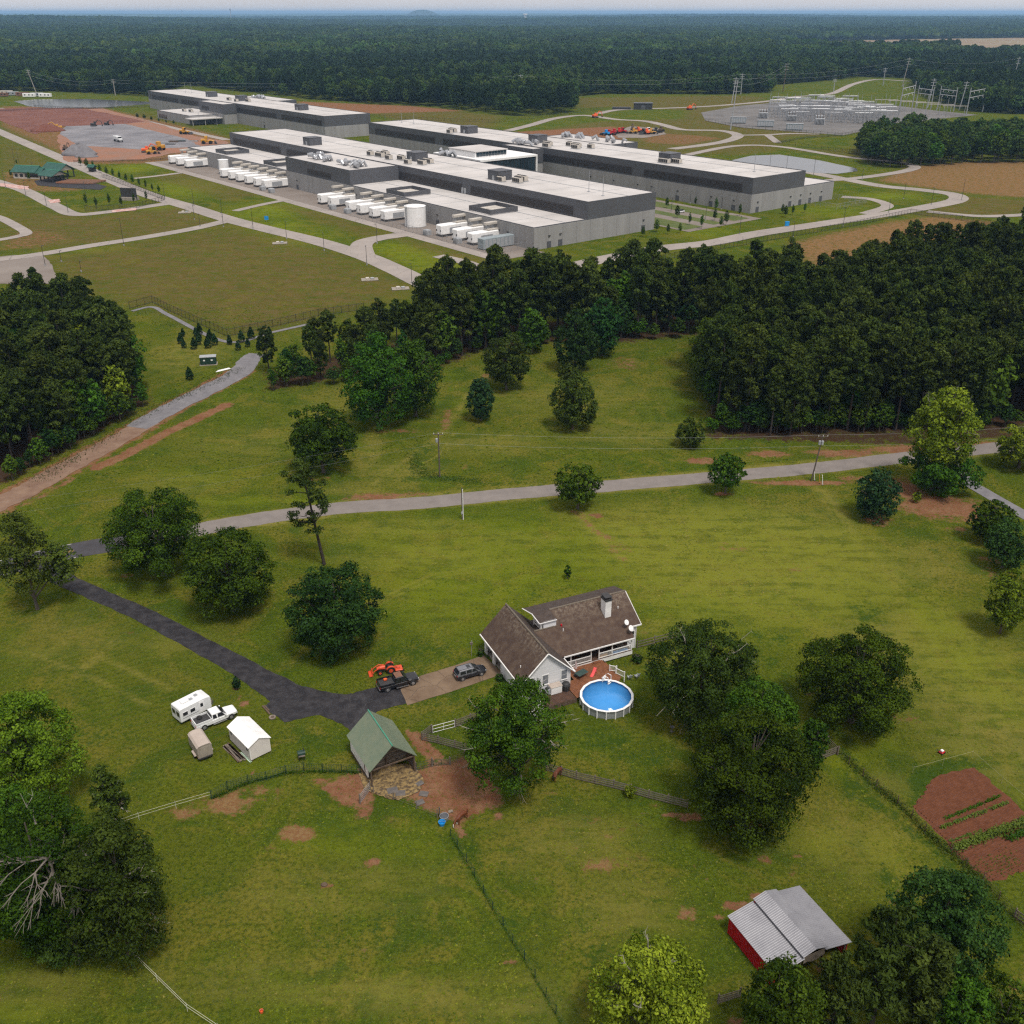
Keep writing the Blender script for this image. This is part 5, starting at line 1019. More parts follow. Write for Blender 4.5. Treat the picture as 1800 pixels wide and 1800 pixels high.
# garage wing: gable walls, side walls with two open bays
G0, G1, GE_, GR = .6, 8.0, 2.75, 6.35
gx = 4.3
extr_b([(G0, -.65), (G1, -.65), (G1, GE_), (gx, GR), (G0, GE_)], 11.8, 12.0).build('front_gable_wall', 'siding', house)
extr_b([(G0, -.65), (G1, -.65), (G1, GE_), (gx, GR), (G0, GE_)], -1.2, -1.0).build('back_gable_wall', 'siding', house)
MB().box(G1 - .2, G1, -11.8, 1.0, -.65, GE_).build('side_wall', 'siding', house)
for b0, b1 in ((-1.0, -.4), (1.85, 2.55), (4.8, 11.8)): MB().box(G0, G0 + .2, -b1, -b0, -.65, GE_).build('garage_wall', 'siding', house)
for b0, b1 in ((-.4, 1.85), (2.55, 4.8)):
    MB().box(G0, G0 + .2, -b1, -b0, 2.2, GE_).build('garage_header', 'siding', house)
    MB().box(G0 - .06, G0 - .003, -b1 - .12, -b1, -.65, 2.3).build('door_trim', 'white_paint', house); MB().box(G0 - .06, G0 - .003, -b0, -b0 + .12, -.65, 2.3).build('door_trim', 'white_paint', house)
MB().box(G0 + .2, G1 - .2, -11.8, 1.0, -.64, -.6).build('garage_floor', 'concrete_floor', house)
MB().box(G0 + 4.6, G0 + 4.75, -11.8, 1.0, -.6, 2.7).build('garage_partition', 'inside_shade', house)  # near-black colour stands in for the shade inside the open bays
MB().box(1.6, 4.2, -4.2, -3.2, -.6, .6).build('stored_boxes', 'wood_dark', house)
def slope(p0, p1, p2, p3, nm='roof_slope', m='shingle', t=.16): return MB().slab([p0, p1, p2, p3], t).build(nm, m, house)
R0, R1 = -1.65, 12.35
slope((.15, -R1, 2.42), (gx, -R1, 6.55), (gx, -R0, 6.55), (.15, -R0, 2.42)); slope((gx, -R1, 6.55), (8.45, -R1, 2.42), (8.45, -R0, 2.42), (gx, -R0, 6.55), m='shingle_shaded')
MB().tube([(gx, -R1, 6.56), (gx, -R0, 6.56)], .14, 6).build('ridge_cap', 'ridge_moss', house)
for x0, z0 in ((.1, 2.3), (8.5, 2.3)): MB().tube([(x0, -R1 - .02, z0), (gx, -R1 - .02, 6.45)], .11, 4).build('rake_board', 'white_paint', house)
MB().box(.02, .16, -R1, -R0, 2.2, 2.42).build('gutter', 'white_paint', house); MB().box(8.44, 8.58, -R1, -9, 2.2, 2.42).build('gutter', 'white_paint', house)
# main wing
RB, RZ, EB, EZ = 2.4, 6.5, 8.85, 2.55
fz = lambda b: RZ - (b - RB) * (RZ - EZ) / (EB - RB)
extr([(-.7, -.65), (-.7, 5.3), (RB, 6.2), (5.8, fz(5.8) - .25), (5.8, -.65)], 9.4, 21.6).build('main_wall', 'siding', house)
extr([(-1.4, -.65), (-1.4, 2.5), (4.7, 4.9), (5.8, fz(5.8) - .25), (5.8, -.65)], 8.0, 9.4).build('link_wall', 'siding', house)
MB().box(20.15, 21.6, -7.1, -5.8, -.65, 3.2).build('bay_wall', 'siding', house)
slope((9.4, -EB, EZ), (20.2, -EB, EZ), (20.2, -RB, RZ), (9.4, -RB, RZ)); slope((20.2, -7.3, fz(7.3)), (22.2, -7.3, fz(7.3)), (22.2, -RB, RZ), (20.2, -RB, RZ))
slope((5.4, -EB, EZ), (9.4, -EB, EZ), (9.4, -4.7, fz(4.7)), (5.4, -4.7, fz(4.7)))
slope((22.2, .9, 5.55), (6.7, .9, 5.55), (6.7, -RB, RZ), (22.2, -RB, RZ), m='shingle_shaded'); slope((9.4, 1.6, 2.6), (5.4, 1.6, 2.6), (5.4, -4.7, fz(4.7)), (9.4, -4.7, fz(4.7)), m='shingle_shaded')
MB().tube([(9.4, -RB, RZ + .01), (22.2, -RB, RZ + .01)], .13, 6).build('ridge_cap', 'ridge_moss', house); MB().tube([(5.9, -4.7, fz(4.7) + .01), (9.4, -4.7, fz(4.7) + .01)], .13, 6).build('ridge_cap', 'ridge_moss', house)
MB().box(7.35, 9.38, -4.74, -2.5, 4.6, 6.34).build('dormer_wall', 'siding', house)
slope((6.7, -4.88, 6.32), (9.39, -4.88, 6.32), (9.39, -RB - .05, 6.62), (6.7, -RB - .05, 6.62), 'dormer_eave', 'shingle_shaded', .1)
MB().box(6.66, 9.4, -4.96, -4.89, 6.18, 6.32).build('fascia', 'white_paint', house); MB().tube([(6.66, .95, 5.5), (6.66, -RB, 6.45), (6.66, -4.88, 6.25)], .09, 4).build('rake_board', 'white_paint', house)
for b in (4.75, 2.4): MB().box(6.9, 7.03, -b, -b + .13, 4.6, 6.28).build('balcony_post', 'white_paint', house)
for z in (5.0, 5.45): MB().box(6.92, 7.0, -4.6, -2.4, z, z + .08).build('balcony_rail', 'white_paint', house)
MB().tube([(22.22, -RB, RZ - .05), (22.22, -7.3, fz(7.3) - .08)], .1, 4).build('rake_board', 'white_paint', house)
MB().box(20.2, 22.25, -7.42, -7.31, fz(7.3) - .2, fz(7.3)).build('gutter', 'white_paint', house); MB().box(8.6, 20.25, -EB - .12, -EB - .005, EZ - .2, EZ - .02).build('gutter', 'white_paint', house)
# chimney
ch = MB().box(17.15, 18.15, -5.35, -4.0, 4.2, 7.5).build('chimney', 'white_paint', house); MB().box(17.05, 18.25, -5.45, -3.9, 7.5, 7.72).build('cap', 'dark_metal', ch); MB().cyl(17.65, -4.7, 7.72, 8.0, .22, n=10).build('flue', 'galv', ch)
for k in range(4): MB().box(17.2 + (k % 2) * .8, 17.3 + (k % 2) * .8, -5.3 + (k // 2) * 1.15, -5.2 + (k // 2) * 1.15, 7.72, 8.05).build('cap_leg', 'dark_metal', ch)
MB().box(17.1, 18.2, -5.4, -3.95, 8.05, 8.12).build('cowl', 'dark_metal', ch)
# porch
MB().box(8.25, 20.1, -8.7, -5.85, .0, .25).build('porch_floor', 'deck_dark', house)
for x in (8.4, 9.9, 13.2, 14.5, 16.7, 19.95): MB().box(x - .07, x + .07, -8.62, -8.48, .25, EZ - .05).build('porch_post', 'white_paint', house)
for x0, x1 in ((8.47, 13.13), (14.57, 19.88)):
    rl = MB().box(x0, x1, -8.6, -8.5, 1.12, 1.22).build('porch_rail', 'white_paint', house); MB().box(x0, x1, -8.6, -8.5, .34, .42).build('bottom_rail', 'white_paint', rl)
    m = MB(); k = int((x1 - x0) / .16)
    for i in range(k): m.box(x0 + i * .16 + .05, x0 + i * .16 + .09, -8.57, -8.53, .42, 1.12)
    m.build('balusters', 'white_paint', rl)['kind'] = 'stuff'
rl = MB().box(19.9, 19.98, -8.4, -6.0, 1.12, 1.22).build('porch_rail', 'white_paint', house)
MB().box(8.3, 20.1, -8.71, -8.705, -.4, .24).build('porch_skirt', 'white_paint', house)
def window(x, b, z, w, h, face='b', parent=house):
    wn = MB().box(x - w / 2 - .09, x + w / 2 + .09, -b - .05, -b - .003, z - .09, z + h + .09).build('window', 'white_paint', parent)
    MB().box(x - w / 2, x + w / 2, -b - .062, -b - .052, z, z + h / 2 - .03).build('pane', 'screen_grey', wn); MB().box(x - w / 2, x + w / 2, -b - .062, -b - .052, z + h / 2 + .03, z + h).build('pane', 'screen_grey' if b > 11 else 'glass_dark', wn)
    MB().box(x - w / 2 - .12, x + w / 2 + .12, -b - .11, -b - .052, z - .16, z - .09).build('sill', 'white_paint', wn)
for x in (2.0, 4.1, 7.0): window(x, 12.0, 1.35, .85, 1.45)
for x in (9.2, 10.5, 12.2, 16.0, 17.2, 18.6): window(x, 5.8, .95, .8, 1.2)
window(20.9, 7.1, 1.2, .6, 1.2)
for x in (14.0, 11.35): d = MB().box(x - .48, x + .48, -5.9, -5.803, .25, 2.4).build('porch_door', 'white_paint', house); MB().box(x - .34, x + .34, -5.92, -5.905, .7, 2.2).build('pane', 'glass_dark', d); MB().sphere((x + .38, -5.95, 1.25), .04, .04, .04, 6, 4).build('handle', 'chrome', d)
MB().box(21.45, 21.55, -7.2, -7.105, -.65, 3.0).build('corner_board', 'white_paint', house); MB().box(7.9, 8.02, -12.02, -11.9, -.6, GE_).build('corner_board', 'white_paint', house)
for x, b, z in ((1.3, 9.9, 3.5), (10.1, 5.6, 4.55), (19.8, 4.5, 5.2)): MB().cyl(x, -b, z - .2, z + .35, .07, n=8).build('vent_pipe', 'white_paint', house)
MB().cyl(10.15, -4.9, 4.9, 5.25, .14, n=8).build('roof_vent', 'barn_red', house)
for x, b, s_ in ((19.5, 7.2, .42), (19.75, 8.1, .46)):
    z = fz(b); p = MB().tube([(x, -b, z - .05), (x, -b, z + .55), (x - .05, -b - .1, z + .75)], .035, 6).build('dish_mast', 'galv', house)
    m = MB(); m.T = Matrix.Translation((x, -b - .12, z + .85)) @ Matrix.Rotation(R(52), 4, 'X') @ Matrix.Rotation(R(15), 4, 'Y'); m.lathe([(.05, .10), (s_ * .5, .12), (s_ * .85, .19), (s_, .26), (s_ * .98, .28), (s_ * .5, .16), (.04, .14)], 18); m.build('satellite_dish', 'white_metal', p, True)
    MB().tube([(x, -b - .2, z + .8), (x, -b - .75, z + 1.1)], .02, 4).build('feed_arm', 'galv', p)
# deck and platform
PC = (10.6, 17.9); PR = 3.55
deck = hthing('deck', 'reddish brown timber deck between house and pool', 'deck', 0, 0)
def clip_planks(poly, z, w, m, nm, parent, along='b'):
    """boards laid across a polygon, joined (too fine to pick apart)"""
    mb = MB(); xs_ = [p[0] for p in poly]; x = min(xs_)
    while x < max(xs_) - .02:
        bs = []
        for i in range(len(poly)):
            (xa, ba), (xb, bb) = poly[i], poly[(i + 1) % len(poly)]
            c = x + w / 2
            if (xa <= c) != (xb <= c): bs.append(ba + (bb - ba) * (c - xa) / (xb - xa))
        bs.sort()
        for k in range(0, len(bs) - 1, 2): mb.box(x + .01, x + w - .01, -bs[k + 1], -bs[k], z - .05, z + rnd.uniform(-.004, .004))
        x += w
    o = mb.build(nm, m, parent); o['kind'] = 'stuff'; return o
arc = [(PC[0] + 3.72 * math.cos(t), PC[1] + 3.72 * math.sin(t)) for t in np.linspace(R(-38), R(-148), 16)]
clip_planks([(8.6, 8.75), (14.6, 8.75), (14.95, 14.4)] + arc + [(7.0, 16.0), (7.0, 12.1), (8.6, 12.1)], .7, .2, 'deck_wood', 'deck_boards', deck)
clip_planks([(1.9, 12.15), (6.98, 12.15), (6.98, 16.0), (2.1, 16.0)], .7, .2, 'deck_dark', 'platform_boards', deck)
for k in range(20): MB().box(2.1 + k * .245, 2.33 + k * .245, -16.06, -16.02, .02, .66).build('skirt_board', 'wood_dark', deck)
MB().box(1.9, 1.96, -16.0, -12.15, .02, .64).build('skirt_side', 'wood_dark', deck); MB().box(14.75, 14.8, -14.2, -8.8, .02, .64).build('skirt_side', 'wood_dark', deck)
for x, b in ((2.2, 15.8), (4.5, 15.8), (6.8, 15.8), (6.9, 13), (14.5, 9), (14.6, 14.0), (11, 13)): MB().box(x - .06, x + .06, -b - .06, -b + .06, 0, .64).build('deck_post', 'wood_dark', deck)
def rail(parent, a, b, z0, z1, n, m='white_paint', h=.95):
    """short baluster rail between two frame points, may slope"""
    A_, B_ = Vector((a[0], -a[1], z0)), Vector((b[0], -b[1], z1)); r_ = MB().tube([A_ + Vector((0, 0, h)), B_ + Vector((0, 0, h))], .055, 4).build('rail', m, parent); MB().tube([A_ + Vector((0, 0, .15)), B_ + Vector((0, 0, .15))], .045, 4).build('lower_rail', m, r_)
    mb = MB()
    for k in range(n + 1): q = A_.lerp(B_, k / n); mb.tube([q + Vector((0, 0, .15)), q + Vector((0, 0, h))], .022, 4)
    mb.build('balusters', m, r_)['kind'] = 'stuff'
    for q, zz in ((A_, z0), (B_, z1)): MB().box(q.x - .06, q.x + .06, q.y - .06, q.y + .06, 0, zz + h + .12).build('rail_post', m, parent)
rail(deck, (14.2, 12.4), (15.0, 13.0), .7, .7, 8); rail(deck, (14.7, 13.3), (15.3, 14.7), .7, .7, 9)
rail(deck, (1.7, 14.6), (1.5, 16.6), .7, .7, 10); rail(deck, (1.4, 16.8), (-1.3, 17.9), .7, 0, 12); rail(deck, (1.3, 15.6), (-1.6, 16.8), .7, 0, 12)
for k in range(4): MB().box(1.15 - k * .62 - .3, 1.15 - k * .62 + .3, -16.9 - k * .23, -15.9 - k * .23, .5 - k * .17 + .0, .56 - k * .17).build('step', 'white_paint', deck)
MB().box(13.0, 14.2, -10.0, -9.58, .705, .84).build('porch_step', 'deck_wood', deck)
# pool
pool = hthing('swimming_pool', 'round above ground pool with bright blue water', 'pool', *PC)
NS = 18
for k in range(NS):
    t0, t1 = 2 * math.pi * k / NS, 2 * math.pi * (k + 1) / NS; q = lambda t, r, z: (r * math.cos(t), r * math.sin(t), z)
    MB().add([q(t0, PR, .03), q(t1, PR, .03), q(t1, PR, 1.25), q(t0, PR, 1.25), q(t0, PR - .05, .03), q(t1, PR - .05, .03), q(t1, PR - .05, 1.25), q(t0, PR - .05, 1.25)], [(0, 1, 2, 3), (7, 6, 5, 4), (0, 3, 7, 4), (1, 5, 6, 2), (3, 2, 6, 7), (0, 4, 5, 1)]).build('wall_panel', 'pool_wall', pool)
    MB().tube([q(t0, PR + .07, 0), q(t0, PR + .07, 1.28)], .085, 6).build('upright', 'white_metal', pool)
    MB().add([q(t0, PR - .16, 1.29), q(t0, PR + .17, 1.29), q(t1, PR + .17, 1.29), q(t1, PR - .16, 1.29), q(t0, PR - .16, 1.35), q(t0, PR + .17, 1.35), q(t1, PR + .17, 1.35), q(t1, PR - .16, 1.35)], [(0, 3, 2, 1), (4, 5, 6, 7), (0, 1, 5, 4), (1, 2, 6, 5), (2, 3, 7, 6), (3, 0, 4, 7)]).build('top_rail', 'white_metal', pool)
MB().lathe([(.01, .06), (PR - .08, .06), (PR - .06, 1.28), (PR - .09, 1.28), (PR - .11, .09), (.01, .09)], 36).build('liner', 'pool_liner', pool)
MB().lathe([(.01, 1.02), (PR - .13, 1.02), (PR - .13, 1.07), (.01, 1.075)], 48).build('water', 'pool_water', pool, True)
ld = hthing('pool_ladder', 'white ladder standing in the pool beside the deck', 'ladder', 12.3, 14.95, 0, R(-62)); ld.scale = (1.15, 1.5, 1.15)
for y in (-.26, .26): MB().tube([(-.45, y, .7), (-.4, y, 1.7), (-.1, y, 1.95), (.35, y, 1.9), (.42, y, .3)], .035, 6).build('side_rail', 'white_metal', ld)
for k in range(4): MB().box(.3, .5, -.26, .26, .35 + k * .3, .4 + k * .3).build('tread', 'white_metal', ld); MB().box(-.55, -.35, -.26, .26, .72 + k * .25, .76 + k * .25).build('outer_tread', 'white_metal', ld)
# things on the deck and porch
sl = hthing('toy_slide', 'small pink toy slide on the deck', 'slide', 11.7, 12.2, .7, R(35)); sl.scale = (.8, .8, .8); m = MB()
m.loft([[(x, -.28, z), (x, .28, z), (x, .28, z + .14), (x, .22, z + .14), (x, .22, z + .04), (x, -.22, z + .04), (x, -.22, z + .14), (x, -.28, z + .14)] for x, z in ((-.9, .02), (-.6, .05), (-.2, .25), (.3, .62), (.6, .95), (.8, .97))]); m.build('chute', 'pink', sl)
for y in (-.22, .22): MB().tube([(.75, y, 0), (.72, y, 1.0)], .04, 6).build('leg', 'pink', sl)
for k in range(3): MB().box(.7, .8, -.2, .2, .2 + k * .25, .24 + k * .25).build('rung', 'pink', sl)
um = hthing('patio_umbrella', 'closed pale pink umbrella above the patio table', 'umbrella', 9.3, 11.3, .7); MB().tube([(0, 0, 0), (0, 0, 2.5)], .03, 6).build('pole', 'white_metal', um); MB().lathe([(.05, 1.2), (.2, 1.25), (.13, 1.9), (.04, 2.45), (.02, 2.5)], 10).build('folded_canopy', pm('umbrella_cloth', (.55, .42, .40), (.45, .34, .33), 3, .9), um); MB().cyl(0, 0, 0, .1, .28, n=12).build('base', 'dark_metal', um)
tb = hthing('patio_table', 'dark green patio table left of the toy slide', 'table', 9.9, 11.9, .7, R(15)); MB().bbox(-.9, .9, -.55, .55, .68, .73, .02).build('table_top', 'teal', tb)
for x in (-.75, .75):
    for y in (-.42, .42): MB().tube([(x, y, 0), (x * .95, y * .95, .68)], .03, 5).build('leg', 'dark_metal', tb)
def chair(label, cat, loc, rz, m, grp=None, z=0, nm='lawn_chair'):
    t = thing(nm, label, cat, (loc[0], loc[1], z), rz, grp); MB().bbox(-.28, .28, -.28, .28, .40, .45, .02).build('seat', m, t); b_ = MB(); b_.T = Matrix.Translation((0, .28, .42)) @ Matrix.Rotation(R(-14), 4, 'X'); b_.bbox(-.28, .28, -.02, .03, 0, .55, .01); b_.build('backrest', m, t)
    for x in (-.25, .25):
        for y in (-.25, .25): MB().tube([(x, y, 0), (x, y, .42)], .02, 5).build('leg', 'galv', t)
        MB().box(x - .03, x + .03, -.26, .26, .62, .65).build('armrest', m, t)
chair('left of two pale lawn chairs right of the deck', 'chair', hp(16.3, 14.5), R(200), 'steel_grey'); chair('right of two pale lawn chairs right of the deck', 'chair', hp(17.4, 14.7), R(220), 'steel_grey')
for i, (x, b) in enumerate(((10.4, 7.2), (12.4, 7.3), (17.8, 7.2))): chair('dark porch chair, %s from the left under the eave' % ORD[i], 'chair', (hp(x, b)[0], hp(x, b)[1] - .91), HA, 'wood_dark', z=.9, nm='porch_chair')
pt = hin('porch_table', 'low wooden table on the right part of porch', 'table', 18.7, 7.4, .9); MB().bbox(-.6, .6, -.4, .4, .5, .56, .02).build('table_top', 'straw_board', pt)
for x in (-.5, .5):
    for y in (-.3, .3): MB().box(x - .04, x + .04, y - .04, y + .04, 0, .5).build('leg', 'wood_dark', pt)
for x0, x1, m_, lb in ((8.6, 9.8, 'blue_plastic', 'blue play mat at the left end of porch'), (14.8, 16.2, 'yellow_machine', 'yellow play mat right of the porch steps'), (17.0, 19.6, 'blue_plastic', 'blue play mat at the right end of porch')):
    o = hin('play_mat', lb, 'mat', (x0 + x1) / 2, 8.1, .902); MB().bbox(-(x1 - x0) / 2, (x1 - x0) / 2, -.28, .28, 0, .04, .01).build('mat', m_, o)
cb = hthing('storage_cabinet', 'beige white storage box against the gable wall', 'cabinet', 4.9, 13.55, .7); MB().bbox(-.85, .85, -.5, .5, 0, 1.15, .05).build('body', 'white_paint', cb); MB().bbox(-.9, .9, -.55, .55, 1.15, 1.25, .03).build('lid', 'tan_roof', cb)
for x in (-.4, .4): MB().box(x - .38, x + .38, -.52, -.501, .1, 1.1).build('door', 'white_metal', cb)
gr = hthing('covered_grill', 'round black covered grill at the house corner', 'grill', 6.5, 13.7, .7); MB().lathe([(.55, .05), (.6, .5), (.62, .9), (.5, 1.15), (.25, 1.28), (.02, 1.32)], 14).build('cover', 'dark_metal', gr); [MB().cyl(.4 * math.cos(t), .4 * math.sin(t), 0, .08, .06, n=6).build('wheel', 'tyre', gr) for t in (0, 2.1, 4.2)]
gk = hthing('kettle_grill', 'small black grill on the dark platform', 'grill', 3.0, 13.8, .7); MB().sphere((0, 0, .85), .32, .32, .28).build('bowl', 'black_paint', gk); [MB().tube([(.1 * math.cos(t), .1 * math.sin(t), .7), (.35 * math.cos(t), .35 * math.sin(t), 0)], .02, 5).build('leg', 'galv', gk) for t in (0, 2.1, 4.2)]
ac = hthing('air_conditioner', 'grey air conditioner unit by the gable wall', 'air conditioner', 3.7, 13.4, .7); MB().bbox(-.4, .4, -.4, .4, .02, .85, .04).build('cabinet', 'steel_grey', ac); MB().cyl(0, 0, .85, .9, .3, n=14).build('fan_grille', 'dark_metal', ac)

# ------------------------------------------------------------------ vehicles (x forward, origin on the ground at the centre)
def ring(x, hw, z0, z1, b): return [(x, -hw + b, z0), (x, hw - b, z0), (x, hw, z0 + b), (x, hw, z1 - b), (x, hw - b * 1.4, z1), (x, -hw + b * 1.4, z1), (x, -hw, z1 - b), (x, -hw, z0 + b)]
def wheels(t, xs_, hw, r, w=.24, rim='rim'):
    for x in xs_:
        for s_ in (-1, 1):
            wh = MB().wheel((x, s_ * (hw - w * .42), r), r, w).build('wheel', 'tyre', t); m = MB(); m.wheel((x, s_ * (hw - w * .42 + .02), r), r * .62, w, 12); m.build('rim', rim, wh)
            m = MB(); m.wheel((x, s_ * (hw - .13), r * 1.04), r * 1.18, .24, 12); m.build('wheel_arch', 'dark_metal', t)
def at_px(pr, pf, hw):
    """centre and heading from the near-side ground points of rear and front"""
    a, b = np.array(gp(*pr)), np.array(gp(*pf)); d = (b - a) / np.hypot(*(b - a)); n = np.array([-d[1], d[0]]); n = n if n[1] > 0 else -n; c = (a + b) / 2 + n * hw; return (float(c[0]), float(c[1]), 0), math.atan2(d[1], d[0]), float(np.hypot(*(b - a)))
def pickup(label, pr, pf, paint, extended, roofm=None):
    hw = .98; c, rz, _ = at_px(pr, pf, hw); t = thing('pickup_truck', label, 'pickup truck', c, rz); L_ = 5.8; x0 = -L_ / 2
    X = lambda f: x0 + f * L_
    m = MB(); m.loft([ring(X(.005), hw * .95, .5, 1.02, .1), ring(X(.03), hw, .45, 1.05, .12), ring(X(.40), hw, .42, 1.07, .1)]); m.build('rear_body', paint, t)
    m = MB(); m.loft([ring(X(.40), hw, .42, 1.08, .1), ring(X(.70), hw, .42, 1.10, .12), ring(X(.80), hw * .99, .45, 1.14, .14), ring(X(.95), hw * .93, .5, 1.08, .16), ring(X(.995), hw * .84, .56, .98, .14)]); m.build('front_body', paint, t)
    for s_ in (-1, 1): MB().box(X(.015), X(.39), s_ * hw - .07 if s_ > 0 else -hw, s_ * hw if s_ > 0 else -hw + .07, 1.05, 1.36).build('bed_side', paint, t)
    MB().box(X(.008), X(.024), -hw * .96, hw * .96, 1.0, 1.36).build('tailgate', paint, t); MB().box(X(.03), X(.385), -hw + .1, hw - .1, 1.075, 1.095).build('bed_floor', 'dark_metal', t)
    xb = X(.395); xf = X(.74) if extended else X(.73)
    cab = MB(); cab.loft([[(xb, -hw * .95, 1.05), (xb, hw * .95, 1.05), (xf + .02, hw * .95, 1.10), (xf + .02, -hw * .95, 1.10)], [(xb + .05, -hw * .78, 1.80), (xb + .05, hw * .78, 1.80), (xf - .72, hw * .78, 1.80), (xf - .72, -hw * .78, 1.80)], [(xb + .16, -hw * .68, 1.87), (xb + .16, hw * .68, 1.87), (xf - .82, hw * .68, 1.87), (xf - .82, -hw * .68, 1.87)]]); cab.build('cab', paint, t)
    if roofm: MB().box(xb + .17, xf - .83, -hw * .66, hw * .66, 1.872, 1.882).build('roof_patch', roofm, t)
    ws = MB(); ws.slab([(xf - .03, hw * .88, 1.17), (xf - .03, -hw * .88, 1.17), (xf - .69, -hw * .74, 1.79), (xf - .69, hw * .74, 1.79)][::-1], .03); ws.T = Matrix(); w_ = ws.build('windscreen', 'glass_dark', t); w_.location = (.03, 0, .03)
    for s_ in (-1, 1):
        mid = (xb + xf) / 2 - .25
        for a, b in ((xb + .14, mid - .06), (mid + .06, xf - .45)):
            sw = MB(); e = .3 if b > mid + .1 else 0; P_ = [(a, s_ * hw * .935, 1.18), (b + e * .7, s_ * hw * .935, 1.18), (b - .12, s_ * hw * .81, 1.70), (a + .02, s_ * hw * .81, 1.70)]; sw.slab(P_ if s_ < 0 else P_[::-1], .03); o = sw.build('side_window', 'glass_dark', t); o.location = (0, s_ * .025, 0)
        MB().bbox(xf - .28, xf - .12, s_ * (hw + .13) - .09, s_ * (hw + .13) + .09, 1.15, 1.38, .02).build('mirror', paint, t)
        MB().box(X(.40), X(.73), s_ * (hw + .04) - .09, s_ * (hw + .04) + .09, .34, .40).build('side_step', 'chrome', t)
        MB().box(X(0), X(.012), s_ * hw * .86 - .08, s_ * hw * .86 + .08, .75, 1.02).build('tail_light', 'red_lens', t); MB().box(X(.975), X(.992), s_ * hw * .68 - .16, s_ * hw * .68 + .16, .78, .95).build('headlight', 'lamp_lens', t)
        for f in (.44, .58): MB().box(X(f + .10), X(f + .125), s_ * (hw + .012) - .012, s_ * (hw + .012) + .012, .98, 1.01).build('door_handle', 'chrome', t)
    rw = MB().box(xb - .012, xb + .02, -hw * .7, hw * .7, 1.25, 1.7).build('rear_window', 'glass_dark', t)
    MB().bbox(X(-.012), X(.008), -hw * .9, hw * .9, .48, .68, .01).build('rear_bumper', 'chrome', t); MB().bbox(X(.985), X(1.005), -hw * .86, hw * .86, .46, .66, .02).build('front_bumper', 'chrome', t); MB().box(X(.988), X(.996), -hw * .45, hw * .45, .7, .95).build('grille', 'dark_metal', t)
    wheels(t, (X(.19), X(.835)), hw + .02, .40); return t
pk = pickup('black pickup truck with rusty roof on the driveway', (669, 1221), (738, 1202), 'black_paint', True, 'rust_paint')
rg = thing('red_gas_can', 'small red can lying in the black pickup bed', 'can', (pk.location.x - 1.7, pk.location.y - .3, 1.096), .4); MB().bbox(-.25, .25, -.16, .16, 0, .32, .05).build('body', 'orange_red', rg); MB().tube([(.1, 0, .32), (.2, 0, .45)], .03, 6).build('spout', 'black_paint', rg)
wk = pickup('white pickup truck parked beside the white camper', (352, 1287), (414, 1262), 'car_white', True)
sp_ = thing('spare_wheel', 'spare wheel lying in the white pickup bed', 'wheel', (wk.location.x - 1.75, wk.location.y - .75, 1.1), 0); m = MB(); m.lathe([(.2, .0), (.36, .02), (.38, .12), (.36, .2), (.2, .2)], 16); m.build('tyre', 'tyre', sp_); MB().cyl(0, 0, .05, .16, .2, n=12).build('rim', 'rim', sp_)
